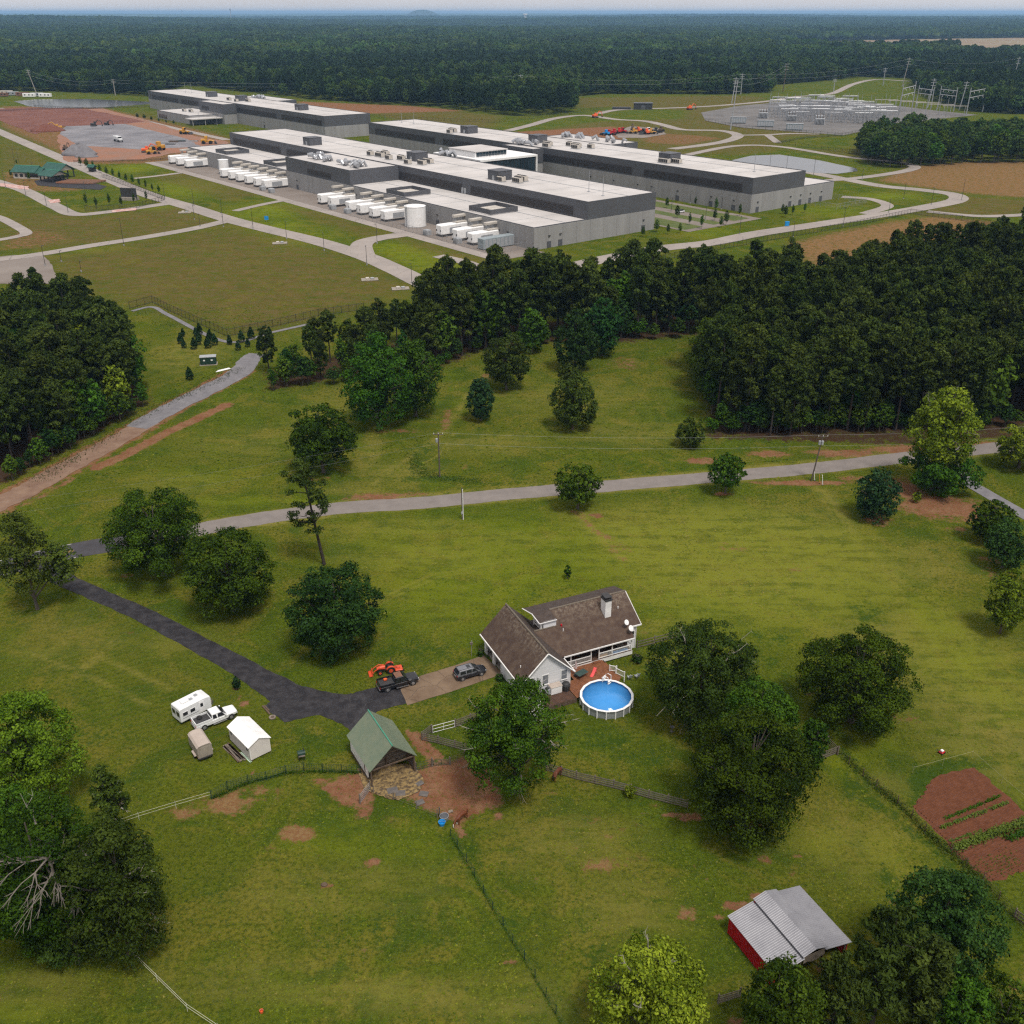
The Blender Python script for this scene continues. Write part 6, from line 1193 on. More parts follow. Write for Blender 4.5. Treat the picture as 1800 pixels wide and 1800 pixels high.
def suv(label, pr, pf):
    hw = .93; c, rz, _ = at_px(pr, pf, hw); t = thing('suv', label, 'car', c, rz); x0 = -2.35; X = lambda x: x0 + x
    m = MB(); m.loft([ring(X(0), hw * .88, .42, .92, .12), ring(X(.12), hw * .96, .34, 1.05, .14), ring(X(.9), hw, .30, 1.06, .14), ring(X(3.1), hw, .30, 1.02, .14), ring(X(3.7), hw * .98, .32, .98, .16), ring(X(4.4), hw * .90, .36, .84, .16), ring(X(4.68), hw * .74, .42, .70, .12)]); m.build('body', 'char_paint', t, False)
    cab = MB(); cab.loft([[(X(.05), -hw * .93, 1.0), (X(.05), hw * .93, 1.0), (X(3.55), hw * .93, .97), (X(3.55), -hw * .93, .97)], [(X(.5), -hw * .76, 1.60), (X(.5), hw * .76, 1.60), (X(2.65), hw * .76, 1.60), (X(2.65), -hw * .76, 1.60)], [(X(.66), -hw * .66, 1.68), (X(.66), hw * .66, 1.68), (X(2.5), hw * .66, 1.68), (X(2.5), -hw * .66, 1.68)]]); cab.build('cabin', 'silver_paint', t)
    MB().box(X(1.75), X(2.3), -.36, .36, 1.682, 1.69).build('sunroof', 'glass_dark', t)
    o = MB().slab([(X(3.5), -hw * .86, 1.03), (X(3.5), hw * .86, 1.03), (X(2.72), hw * .72, 1.57), (X(2.72), -hw * .72, 1.57)], .03).build('windscreen', 'glass_dark', t); o.location = (.025, 0, .03)
    o = MB().slab([(X(.13), hw * .82, 1.12), (X(.13), -hw * .82, 1.12), (X(.46), -hw * .70, 1.54), (X(.46), hw * .70, 1.54)], .03).build('rear_window', 'glass_dark', t); o.location = (-.025, 0, .02)
    for s_ in (-1, 1):
        for a, b, e in ((.5, 1.35, 0), (1.45, 2.25, 0), (2.35, 2.75, .45)):
            P_ = [(X(a), s_ * hw * .9, 1.1), (X(b + e), s_ * hw * .9, 1.1), (X(b), s_ * hw * .79, 1.52), (X(a + .1), s_ * hw * .79, 1.52)]; o = MB().slab(P_ if s_ < 0 else P_[::-1], .03).build('side_window', 'glass_dark', t); o.location = (0, s_ * .022, 0)
        MB().box(X(.5), X(2.6), s_ * hw * .62 - .02, s_ * hw * .62 + .02, 1.68, 1.73).build('roof_rail', 'dark_metal', t)
        MB().box(X(.02), X(.1), s_ * hw * .78 - .12, s_ * hw * .78 + .12, .82, 1.02).build('tail_light', 'red_lens', t); MB().bbox(X(4.42), X(4.56), s_ * hw * .68 - .14, s_ * hw * .68 + .14, .62, .74, .02).build('headlight', 'lamp_lens', t); MB().bbox(X(3.0), X(3.15), s_ * (hw + .07) - .08, s_ * (hw + .07) + .08, 1.02, 1.18, .02).build('mirror', 'char_paint', t)
        for f in (1.3, 2.2): MB().box(X(f), X(f + .16), s_ * (hw + .008) - .01, s_ * (hw + .008) + .01, .88, .91).build('door_handle', 'chrome', t)
    MB().box(X(-.01), X(.03), -.26, .26, .62, .74).build('number_plate', 'white_paint', t); wheels(t, (X(.82), X(3.75)), hw + .02, .36, .22); return t
suv('dark grey suv parked on the concrete apron', (806, 1200), (856, 1186))
# tractor
c, rz, _ = at_px((704, 1181), (656, 1189), .55); t = thing('tractor', 'orange compact tractor with front loader and rear mower', 'tractor', c, rz)
MB().loft([ring(.15, .26, .62, 1.2, .08), ring(.9, .25, .62, 1.16, .1), ring(1.35, .22, .62, 1.02, .1)]).build('hood', 'orange', t); MB().box(1.352, 1.38, -.17, .17, .68, .95).build('grille', 'dark_metal', t); MB().box(-.9, 1.2, -.2, .2, .42, .64).build('chassis', 'dark_metal', t)
MB().bbox(-.75, -.25, -.24, .24, .95, 1.05, .03).build('seat', 'dark_metal', t); MB().bbox(-.85, -.75, -.22, .22, 1.0, 1.4, .03).build('seat_back', 'dark_metal', t); MB().tube([(.12, 0, 1.1), (-.12, 0, 1.38)], .025, 6).build('steering_column', 'dark_metal', t)
m = MB(); m.tube([(-.12 + .17 * math.cos(a) * .5, .17 * math.sin(a), 1.38 + .17 * math.cos(a) * .8) for a in np.linspace(0, 2 * math.pi, 11)], .02, 5); m.build('steering_wheel', 'dark_metal', t)
for s_ in (-1, 1):
    for x, r, w, mm in ((-.62, .56, .34, 'orange'), (.95, .36, .22, 'orange')):
        wh = MB().wheel((x, s_ * .58, r), r, w, 16).build('wheel', 'tyre', t); MB().wheel((x, s_ * .6, r), r * .56, w, 12).build('rim', mm, wh)
    m = MB(); m.loft([[(-.62 + math.cos(a) * .66, s_ * .42, .6 + math.sin(a) * .66), (-.62 + math.cos(a) * .66, s_ * .78, .6 + math.sin(a) * .66), (-.62 + math.cos(a) * .62, s_ * .78, .6 + math.sin(a) * .62), (-.62 + math.cos(a) * .62, s_ * .42, .6 + math.sin(a) * .62)] for a in np.linspace(.3, 2.6, 9)]); m.build('fender', 'orange', t)
    MB().tube([(.25, s_ * .42, 1.0), (1.0, s_ * .44, 1.15), (1.75, s_ * .44, .72), (2.0, s_ * .44, .35)], .07, 6).build('loader_arm', 'orange', t); MB().tube([(-.7, s_ * .4, 1.0), (-.8, s_ * .4, 2.1)], .035, 6).build('roll_bar_post', 'dark_metal', t)
MB().tube([(-.8, -.4, 2.1), (-.8, .4, 2.1)], .035, 6).build('roll_bar', 'dark_metal', t)
MB().loft([[(2.0, y, .1), (2.55, y, .06), (2.5, y, .12), (2.08, y, .2), (2.05, y, .62), (1.98, y, .62)] for y in (-.72, .72)]).build('bucket', 'orange', t)
MB().bbox(-2.35, -1.25, -.65, .65, .28, .45, .06).build('mower_deck', 'orange', t); MB().tube([(-.9, 0, .6), (-1.4, 0, .75), (-1.9, 0, .5)], .06, 6).build('mower_hitch', 'orange', t); MB().tube([(-1.3, -.3, .45), (-1.5, 0, .9), (-1.3, .3, .45)], .04, 5).build('mower_frame', 'orange', t)
MB().bbox(-2.0, -1.6, -.2, .2, .45, .62, .04).build('gearbox', 'orange', t)
for s_ in (-.5, .5): MB().wheel((-2.45, s_, .16), .16, .1, 10).build('gauge_wheel', 'tyre', t)
# white camper trailer
c, rz, L_ = at_px((323, 1275), (371, 1250), 1.15); c = (c[0], c[1], 0); L_ = 4.6; t = thing('camper_trailer', 'white camper trailer with dark windows parked behind white pickup', 'trailer', c, rz); hw = 1.12; a, b = -L_ / 2, L_ / 2
MB().loft([[(x, -hw + .06, z0), (x, hw - .06, z0), (x, hw, z0 + .1), (x, hw, z1 - .12), (x, hw - .14, z1), (x, -hw + .14, z1), (x, -hw, z1 - .12), (x, -hw, z0 + .1)] for x, z0, z1 in ((a, .5, 2.5), (a + .12, .45, 2.62), (b - .75, .45, 2.62), (b - .1, .5, 2.45), (b, .6, 2.3))]).build('body', 'car_white', t)
for x in (a + .75, a + 1.85): w_ = MB().box(x - .42, x + .42, -hw - .03, -hw - .002, 1.3, 1.95).build('window', 'white_metal', t); MB().box(x - .35, x + .35, -hw - .04, -hw - .031, 1.36, 1.89).build('pane', 'glass_dark', w_)
d = MB().box(b - 1.75, b - 1.05, -hw - .03, -hw - .002, .55, 2.3).build('door', 'white_metal', t); MB().box(b - 1.6, b - 1.2, -hw - .04, -hw - .031, 1.45, 2.0).build('pane', 'glass_dark', d); MB().box(b - 1.18, b - 1.1, -hw - .05, -hw - .031, 1.2, 1.28).build('handle', 'chrome', d)
for y in (-.55, .5): w_ = MB().box(a - .03, a - .002, y - .36, y + .36, 1.3, 2.0).build('rear_window', 'glass_dark', t)
for x, y in ((a + 1.2, .25), (a + 2.3, -.1), (a + 3.2, .2)): MB().bbox(x - .22, x + .22, y - .22, y + .22, 2.62, 2.74, .03).build('roof_vent', 'steel_grey', t)
MB().bbox(a + .9, a + 2.0, -.3, .35, 2.62, 2.82, .06).build('roof_unit', 'white_metal', t)
MB().box(a + .3, b - 1.9, -hw - .014, -hw - .001, .98, 1.03).build('stripe', 'dark_metal', t)
wheels(t, (a + 1.55, a + 2.35), hw - .02, .34, .22)
for s_ in (-1, 1): MB().tube([(b - .3, s_ * .6, .5), (b + .9, 0, .48)], .05, 5).build('tongue', 'dark_metal', t)
MB().cyl(b + .75, 0, 0, .9, .05, n=8).build('jack', 'galv', t); MB().bbox(b + .25, b + .6, -.3, .3, .55, .85, .04).build('battery_box', 'straw_board', t)
# tan cargo trailer
a_ = np.array(gp(343, 1350)); b_ = np.array(gp(330, 1330)); c_ = np.array(gp(372, 1340)); dx = (c_ - a_); L_, W_ = 3.5, 1.9
t = thing('cargo_trailer', 'tan enclosed cargo trailer with rounded roof', 'trailer', (*((gp(330, 1322)[0] + gp(366, 1336)[0]) / 2 + .3, (gp(330, 1322)[1] + gp(366, 1336)[1]) / 2 + .7), 0), R(-55))
def arch(x, s_=1.0): return [(x, -W_ / 2 * s_, .55), (x, W_ / 2 * s_, .55), (x, W_ / 2 * s_, 2.15), (x, W_ * .36 * s_, 2.38), (x, W_ * .15 * s_, 2.47), (x, -W_ * .15 * s_, 2.47), (x, -W_ * .36 * s_, 2.38), (x, -W_ / 2 * s_, 2.15)]
MB().loft([arch(-L_ / 2), arch(L_ / 2)]).build('body', 'tan_trailer', t); MB().loft([[(x, W_ / 2 + .01, 2.14), (x, W_ * .37, 2.40), (x, W_ * .15, 2.49), (x, -W_ * .15, 2.49), (x, -W_ * .37, 2.40), (x, -W_ / 2 - .01, 2.14), (x, -W_ * .36, 2.385), (x, W_ * .36, 2.385)] for x in (-L_ / 2 - .04, L_ / 2 + .04)]).build('roof', 'tan_roof', t)
for k in range(7): MB().box(-L_ / 2 + .3 + k * .5, -L_ / 2 + .34 + k * .5, -W_ / 2 - .02, -W_ / 2 - .001, .6, 2.12).build('side_rib', 'tan_trailer', t)
MB().box(L_ / 2 + .002, L_ / 2 + .03, -W_ / 2 + .1, W_ / 2 - .1, .62, 2.1).build('ramp_door', 'tan_trailer', t); MB().box(-L_ / 2, L_ / 2 + .1, -W_ / 2 + .1, W_ / 2 - .1, .42, .55).build('chassis', 'dark_metal', t)
for s_ in (-1, 1): m = MB().bbox(-.2, 1.1, s_ * (W_ / 2 + .14) - .14, s_ * (W_ / 2 + .14) + .14, .62, .72, .03).build('fender', 'tan_roof', t); wh = MB().wheel((.45, s_ * (W_ / 2 + .13), .32), .32, .2).build('wheel', 'tyre', t); MB().wheel((.45, s_ * (W_ / 2 + .14), .32), .18, .2, 10).build('rim', 'rim', wh)
MB().tube([(-L_ / 2, -.5, .48), (-L_ / 2 - 1.1, 0, .46), (-L_ / 2, .5, .48)], .05, 5).build('tongue', 'dark_metal', t); MB().cyl(-L_ / 2 - 1.0, 0, 0, .8, .05, n=8).build('jack', 'galv', t); MB().box(L_ / 2 - .15, L_ / 2 - .05, -W_ / 2 - .022, -W_ / 2 - .002, .7, .85).build('side_light', 'red_lens', t)
# white shed
p0, p1, p2 = (np.array(gp(*q)) for q in ((405, 1302), (441, 1339), (478, 1325))); an = math.atan2(*(p1 - p0)[::-1]); t = thing('garden_shed', 'white gabled metal shed beside the lumber pile', 'shed', (*p0, 0), an); L_, W_ = 5.5, 2.9
MB().loft([[(x, 0, .2), (x, W_, .2), (x, W_, 2.35), (x, W_ / 2, 3.05), (x, 0, 2.35)] for x in (0, L_)]).build('walls', pm('shed_wall', (.62, .58, .545), (.55, .51, .48), 1, .6), t)
for s_, y0, y1 in ((0, -.18, W_ / 2), (1, W_ / 2, W_ + .18)): MB().slab([(-.12, y0, 2.28 if s_ == 0 else 3.12), (L_ + .12, y0, 2.28 if s_ == 0 else 3.12), (L_ + .12, y1, 3.12 if s_ == 0 else 2.28), (-.12, y1, 3.12 if s_ == 0 else 2.28)], .06).build('roof_slope', 'white_metal', t)
m = MB()
for k in range(13):
    x = -.05 + k * (L_ + .1) / 12; m.tube([(x, -.17, 2.29), (x, W_ / 2, 3.13), (x, W_ + .17, 2.29)], .02, 4)
m.build('roof_ribs', 'white_metal', t)['kind'] = 'stuff'
for x in (.7, 4.9): w_ = MB().box(x - .25, x + .25, -.03, -.002, 1.4, 2.0).build('window', 'white_metal', t); MB().box(x - .2, x + .2, -.04, -.031, 1.45, 1.95).build('pane', 'glass_dark', w_)
for y in (.15, W_ - .25): MB().box(-.05, L_ + .05, y, y + .1, 0, .2).build('skid', 'wood_dark', t)
MB().box(L_ + .002, L_ + .02, .03, .1, .25, 2.3).build('corner_trim', 'white_metal', t); MB().box(L_ * .35, L_ * .55, W_ + .002, W_ + .03, .25, 2.15).build('door', 'white_metal', t)
lp = thing('lumber_pile', 'pile of weathered boards beside the white shed', 'lumber', (*gp(411, 1325), 0), an); r_ = random.Random(4)
for k in range(14): y = r_.uniform(-.5, .4); z = .03 + .09 * (k // 5); x = r_.uniform(-.3, .3); m = MB(); m.T = Matrix.Rotation(r_.uniform(-.06, .06), 4, 'Z'); m.box(-2.0 + x, 2.0 + x, y, y + r_.uniform(.14, .26), z, z + .07); m.build('board', 'straw_board' if k % 3 else 'wood_dark', lp)
for k in range(5): m = MB(); m.bbox(-2.4 + k * .25 * (k % 2), -1.6 + k * .2, -.3, .4, .32 + k * .02, .42 + k * .02, .02)
gs = thing('green_strip', 'narrow mint green plastic strips lying by the shed', 'strip', (*gp(430, 1332), 0), an + .05)
for k in range(3): MB().box(-1.3 + k * .05, 1.3, k * .16, k * .16 + .1, .01 + k * .004, .05).build('strip', pm('mint%d' % k, (.45, .62, .48), (.5, .6, .5), 2, .6), gs)
# covered barrel grill on the lawn, tyre planter, bird bath etc.
bb = thing('barbecue', 'dark green barrel barbecue near the wire fence', 'grill', (*gp(531, 1334), 0), .3); m = MB(); m.lathe([(.02, -.5), (.36, -.48), (.38, 0), (.36, .48), (.02, .5)], 12); o = m.build('barrel', 'utility_green', bb); o.rotation_euler = (0, R(90), 0); o.location = (0, 0, .95)
for x in (-.35, .35):
    for y in (-.25, .25): MB().tube([(x, y * 1.2, 0), (x, y, .75)], .035, 5).build('leg', 'dark_metal', bb)
MB().box(-.4, .4, -.62, -.36, .82, .86).build('shelf', 'wood_grey', bb); MB().cyl(.3, 0, 1.25, 1.7, .06, n=8).build('chimney', 'dark_metal', bb)
ty = thing('old_tyre', 'old tyre lying at the corner of the driveway spur', 'tyre', (*gp(479, 1262), 0), 0); m = MB(); m.tube([(.36 * math.cos(a), .36 * math.sin(a), .13) for a in np.linspace(0, 2 * math.pi, 15)], .13, 8); m.build('tyre', 'straw_board', ty); MB().cyl(0, 0, .0, .1, .28, n=12).build('soil', 'wood_dark', ty)
bl = thing('timber_edge', 'old timber lying along the driveway spur edge', 'timber', (*gp(469, 1250), 0), R(-52)); MB().bbox(-1.3, 1.0, -.12, .12, 0, .2, .03).build('beam', 'wood_dark', bl); MB().bbox(-1.2, .2, .16, .36, 0, .16, .03).build('beam', 'wood_dark', bl)
br = thing('bird_bath', 'small stone bird bath on the lawn right of pool', 'bird bath', (*gp(1181, 1286), 0), 0); MB().lathe([(.2, 0), (.18, .1), (.08, .2), (.07, .6), (.2, .72), (.32, .8), (.30, .8), (.1, .74)], 14).build('pedestal_bowl', 'stone_mat', br); MB().lathe([(.01, .765), (.25, .77), (.01, .775)], 14).build('water', 'pond_water', br)
mw = thing('lawn_mower', 'small red and white mower on the right lawn', 'mower', (*gp(1655, 1324), 0), .6); MB().bbox(-.35, .35, -.28, .28, .12, .32, .05).build('deck', 'barn_red', mw); MB().bbox(-.18, .18, -.18, .18, .32, .55, .05).build('engine', 'white_metal', mw)
for x in (-.3, .3):
    for y in (-.3, .3): MB().wheel((x, y, .12), .12, .07, 10).build('wheel', 'tyre', mw)
MB().tube([(-.3, -.2, .3), (-1.0, -.2, 1.0), (-1.0, .2, 1.0), (-.3, .2, .3)], .025, 5).build('handle', 'dark_metal', mw)
fc = thing('orange_feed_scoop', 'small orange scoop lying in the lower pasture', 'scoop', (*gp(460, 1780), 0), .5); MB().lathe([(.12, 0), (.16, .05), (.2, .34), (.17, .34), (.13, .07)], 10).build('bucket', 'orange_red', fc); MB().tube([(-.2, 0, .34), (0, 0, .5), (.2, 0, .34)], .015, 5).build('handle', 'galv', fc)
rt = thing('round_rock', 'dark round clod in the left of the lower pasture', 'rock', (*gp(570, 1556), 0), 0); MB().sphere((0, 0, .1), .4, .3, .2, 9, 5).build('clod', 'wood_dark', rt)
# ------------------------------------------------------------------ green roofed barn
def barn_frame(): pass
p0 = np.array(gp(609, 1293, 2.6)); an = R(-61); t = thing('horse_barn', 'small barn with green metal roof and open plank front', 'barn', (*p0, 0), an); BL, BW, BE, BRZ = 7.9, 6.3, 2.6, 5.45
# local: x along the ridge to the front, y to the right-back slope
for nm, a, b in (('l', (0, BE), (BW / 2, BRZ)), ('r', (BW / 2, BRZ), (BW, BE))): MB().slab([(0, a[0], a[1]), (BL, a[0], a[1]), (BL, b[0], b[1]), (0, b[0], b[1])], .07).build('roof_slope', 'green_roof', t)
m = MB()
for k in range(27):
    x = .05 + k * (BL - .1) / 26; m.tube([(x, .02, BE + .02), (x, BW / 2, BRZ + .02)], .022, 3); m.tube([(x, BW / 2, BRZ + .02), (x, BW - .02, BE + .02)], .022, 3)
m.build('roof_ribs', 'green_roof', t)['kind'] = 'stuff'
MB().tube([(-.03, BW / 2, BRZ + .03), (BL + .03, BW / 2, BRZ + .03)], .09, 6).build('ridge_cap', 'green_ridge', t)
MB().box(.3, 6.2, .32, .44, .35, BE - .05).build('left_wall', 'white_paint', t); MB().box(.3, 6.2, .28, .48, 0, .35).build('footing', 'wood_dark', t)
MB().box(.3, .42, .44, BW - .3, 0, BE).build('back_wall', 'white_paint', t); MB().loft([[(x, .44, BE), (x, BW - .44, BE), (x, BW / 2, BRZ - .3)] for x in (.3, .42)]).build('back_gable', 'white_paint', t)
for k in range(9): MB().box(5.1, 5.16, .45, BW - .45, .5 + k * .3, .74 + k * .3).build('plank', 'straw_board' if k % 2 else 'wood_grey', t)
for k in range(5): w_ = (BRZ - .35 - (3.2 + k * .42)) / (BRZ - BE) * BW / 2; MB().box(5.1, 5.16, BW / 2 - w_, BW / 2 + w_, 3.2 + k * .42, 3.55 + k * .42).build('gable_plank', 'straw_board' if k % 2 else 'wood_grey', t) if w_ > .2 else None
for k in range(8): MB().box(.42, 7.4, BW - .4, BW - .33, .2 + k * .3, .42 + k * .3).build('side_plank', 'wood_dark', t)
for x, y in ((7.7, .25), (7.7, BW - .35), (5.3, .35), (5.3, BW - .4), (5.3, BW / 2)): MB().box(x - .08, x + .08, y - .08, y + .08, 0, BE if abs(y - BW / 2) > 1 else 4.6).build('post', 'wood_dark', t)
MB().box(7.64, 7.78, .2, BW - .3, BE - .1, BE + .06).build('tie_beam', 'wood_dark', t); MB().box(.42, 5.0, .5, BW - .45, 2.55, 2.6).build('loft_floor', 'wood_dark', t)
bf_ = struct('straw_bedding', patch([(628, 1352), (655, 1342), (730, 1345), (745, 1372), (736, 1392), (700, 1408), (668, 1400), (640, 1388)], sheet_z(.03), jag=.15), 'straw', 'yellow straw and mud floor under the barn front', 'bedding')
for i, (px, py, w_, r_) in enumerate(((724, 1391, 1.25, .4), (745, 1396, 1.1, -.2), (738, 1411, 1.05, .5), (704, 1395, 1.2, .1), (690, 1390, 1.3, .3), (738, 1378, .9, .7))):
    s_ = thing('rubber_mat', 'flat grey stable mat, %s from the barn front row' % ORD[i], 'mat', (*gp(px, py), .03 + .006 * i), r_, 'grey mats in front of barn'); MB().bbox(-w_ / 2, w_ / 2, -w_ * .4, w_ * .4, .02, .06, .01).build('mat', 'stone_mat', s_)
def pipe_gate(label, a, b, h=1.3, n=5, m='galv', px=True, z=.15):
    A_, B_ = np.array(gp(*a)) if px else np.array(a), np.array(gp(*b)) if px else np.array(b); L_ = float(np.hypot(*(B_ - A_))); t = thing('gate', label, 'gate', (*A_, 0), math.atan2(*(B_ - A_)[::-1]))
    for k in range(n): MB().tube([(0, 0, z + k * (h - z) / (n - 1)), (L_, 0, z + k * (h - z) / (n - 1))], .028, 5).build('bar', m, t)
    for x in (0, L_ / 2, L_): MB().tube([(x, 0, z), (x, 0, h)], .03, 5).build('stile', m, t)
    for x in (-.12, L_ + .12): MB().cyl(x, 0, 0, h + .25, .08, n=7).build('gate_post', 'wood_grey', t)
pipe_gate('grey metal gate standing open left of the barn front', (650, 1390), (634, 1412)); pipe_gate('pale pipe gate in the yard fence above barn', (761, 1289), (799, 1279), 1.2, 3, 'white_metal'); pipe_gate('dark wire gate beside the barn on the track', (733, 1355), (758, 1348), 1.2, 4, 'utility_green'); pipe_gate('dark gate between paddock and track', (792, 1344), (816, 1334), 1.1, 4, 'wood_dark'); pipe_gate('green wire gate across the wheel tracks', (762, 1347), (790, 1345), 1.0, 5, 'utility_green')
# board fences: every post and board a part
def board_fence(label, pts, h=1.25, rails=4, step=2.4, m='wood_grey'):
    P = [np.array(gp(*p)) for p in pts]; o = P[0]; t = thing('board_fence', label, 'fence', (*o, 0), 0); post = None; boards = {}
    for i in range(len(P) - 1):
        a, b = P[i] - o, P[i + 1] - o; L_ = float(np.hypot(*(b - a))); n = max(1, round(L_ / step)); d = (b - a) / L_; an = math.atan2(d[1], d[0]); nn = np.array([d[1], -d[0]])
        for k in range(n + (i == len(P) - 2)):
            q = a + (b - a) * k / n
            if post is None: post = MB().box(-.07, .07, -.07, .07, 0, h + .12).build('post', m, t); ob = post
            else: ob = bpy.data.objects.new('post', post.data); COL.objects.link(ob); ob.parent = t
            ob.location = (q[0], q[1], 0); ob.rotation_euler = (rnd.uniform(-.02, .02), rnd.uniform(-.02, .02), an + rnd.uniform(-.1, .1))
            if k < n:
                for r_ in range(rails):
                    if (i, n) not in boards: boards[(i, n)] = MB().box(.02, L_ / n - .02, -.02, .02, -.075, .075).build('board', m, t); ob = boards[(i, n)]
                    else: ob = bpy.data.objects.new('board', boards[(i, n)].data); COL.objects.link(ob); ob.parent = t
                    ob.location = (q[0] + nn[0] * .095, q[1] + nn[1] * .095, .22 + r_ * (h - .3) / (rails - 1)); ob.rotation_euler = (0, rnd.uniform(-.012, .012), an)
    return t
board_fence('grey board fence corner between barn and pipe gate', [(759, 1288), (742, 1301), (770, 1307), (800, 1315), (832, 1322)]); board_fence('grey board fence between pipe gate and tree', [(801, 1278), (827, 1268), (856, 1260)], rails=4); board_fence('long grey board fence below the pool lawn', [(960, 1354), (1013, 1370), (1078, 1385), (1140, 1403), (1208, 1420)]); board_fence('grey board fence corner behind the huge dark tree', [(1436, 1292), (1472, 1326), (1440, 1338), (1428, 1341)]); board_fence('grey board fence right of the house', [(1120, 1139), (1180, 1123), (1212, 1114)], rails=3)
board_fence('short old board fence at the bottom edge left of shed', [(1262, 1764), (1300, 1752)], 1.2, 4); board_fence('white topped old fence remnant at the right edge', [(1783, 1612), (1812, 1634)], 1.2, 3)
run_fence('wire_fence', 'wire fence with thin posts crossing the lower pasture', [(793, 1471), (805, 1491), (835, 1542), (867, 1600), (901, 1658), (921, 1687), (959, 1753), (995, 1815)], 1.25, 2.7, 'utility_green', .045, [(.3, .012), (.7, .012), (1.15, .012)], 0, jog=.08)
run_fence('wire_fence', 'wire fence from barn corner to the water trough', [(656, 1394), (692, 1406), (733, 1422), (768, 1438)], 1.2, 2.6, 'wood_grey', .05, [(.3, .012), (.7, .012), (1.1, .012)], 0, jog=.05)
run_fence('wire_fence', 'dark mesh fence between lawn and lower pasture', [(372, 1405), (400, 1388), (437, 1377), (469, 1371), (502, 1360), (534, 1355), (568, 1357), (634, 1359)], 1.3, 1.9, 'utility_green', .055, [(.1, .014), (.4, .014), (.7, .014), (1.0, .014), (1.28, .016)], .3, jog=.03)
run_fence('wire_fence', 'overgrown wire fence beside the garden plot', [(1472, 1327), (1492, 1344), (1541, 1384), (1577, 1412), (1627, 1463), (1670, 1499), (1726, 1548), (1785, 1618), (1815, 1650)], 1.2, 2.5, 'wood_dark', .06, [(.3, .012), (.7, .012), (1.1, .012)], 0, jog=.1)
def tape_fence(label, pts, h=1.15, tapes=2, step=4.0, r_=.014, m='tape_white'):
    return run_fence('tape_fence', label, pts, h, step, m, .02, [(h - .06 - k * .42, r_) for k in range(tapes)], 0, mesh_m=m)
tape_fence('white double tape fence between dark tree and mesh fence', [(205, 1456), (245, 1442), (310, 1422), (372, 1404)]); tape_fence('white double tape fence curving at bottom left', [(226, 1676), (277, 1726), (330, 1778), (385, 1815)]); tape_fence('thin white tape fence round the garden corner', [(1604, 1360), (1708, 1332), (1760, 1378), (1815, 1424)], 1.1, 1, m='tape_old')
# trough, bucket, post
st = thing('stock_tank', 'round galvanised water trough by the blue tub', 'trough', (*gp(781, 1440), 0), 0); MB().lathe([(.5, 0), (.52, .5), (.55, .52), (.55, .56), (.5, .56), (.47, .04), (.02, .04)], 18).build('tank', 'galv', st); MB().lathe([(.01, .42), (.48, .42), (.01, .43)], 18).build('water', 'pond_water', st)
bk = thing('blue_tub', 'bright blue feed tub beside the round trough', 'tub', (*gp(777, 1450), 0), 0); MB().lathe([(.30, 0), (.4, .45), (.43, .47), (.43, .5), (.38, .5), (.28, .05), (.02, .05)], 16).build('tub', 'blue_plastic', bk); MB().tube([(-.4, 0, .46), (0, 0, .62), (.4, 0, .46)], .015, 5).build('handle', 'galv', bk)
ps = thing('hose_post', 'wooden post with yellow hose by the trough', 'post', (*gp(773, 1436), 0), 0); MB().cyl(0, 0, 0, 1.5, .09, n=8).build('post', 'wood_pole', ps); MB().tube([(.1, 0, 1.3), (.14, 0, .6), (.1, .05, .1), (.4, .1, .03)], .025, 5).build('hose', 'yellow_machine', ps)
sb = thing('salt_block', 'pale flat stone beside the water trough', 'stone', (*gp(792, 1427), 0), .4); MB().bbox(-.3, .3, -.2, .2, 0, .14, .05).build('stone', 'straw_board', sb)
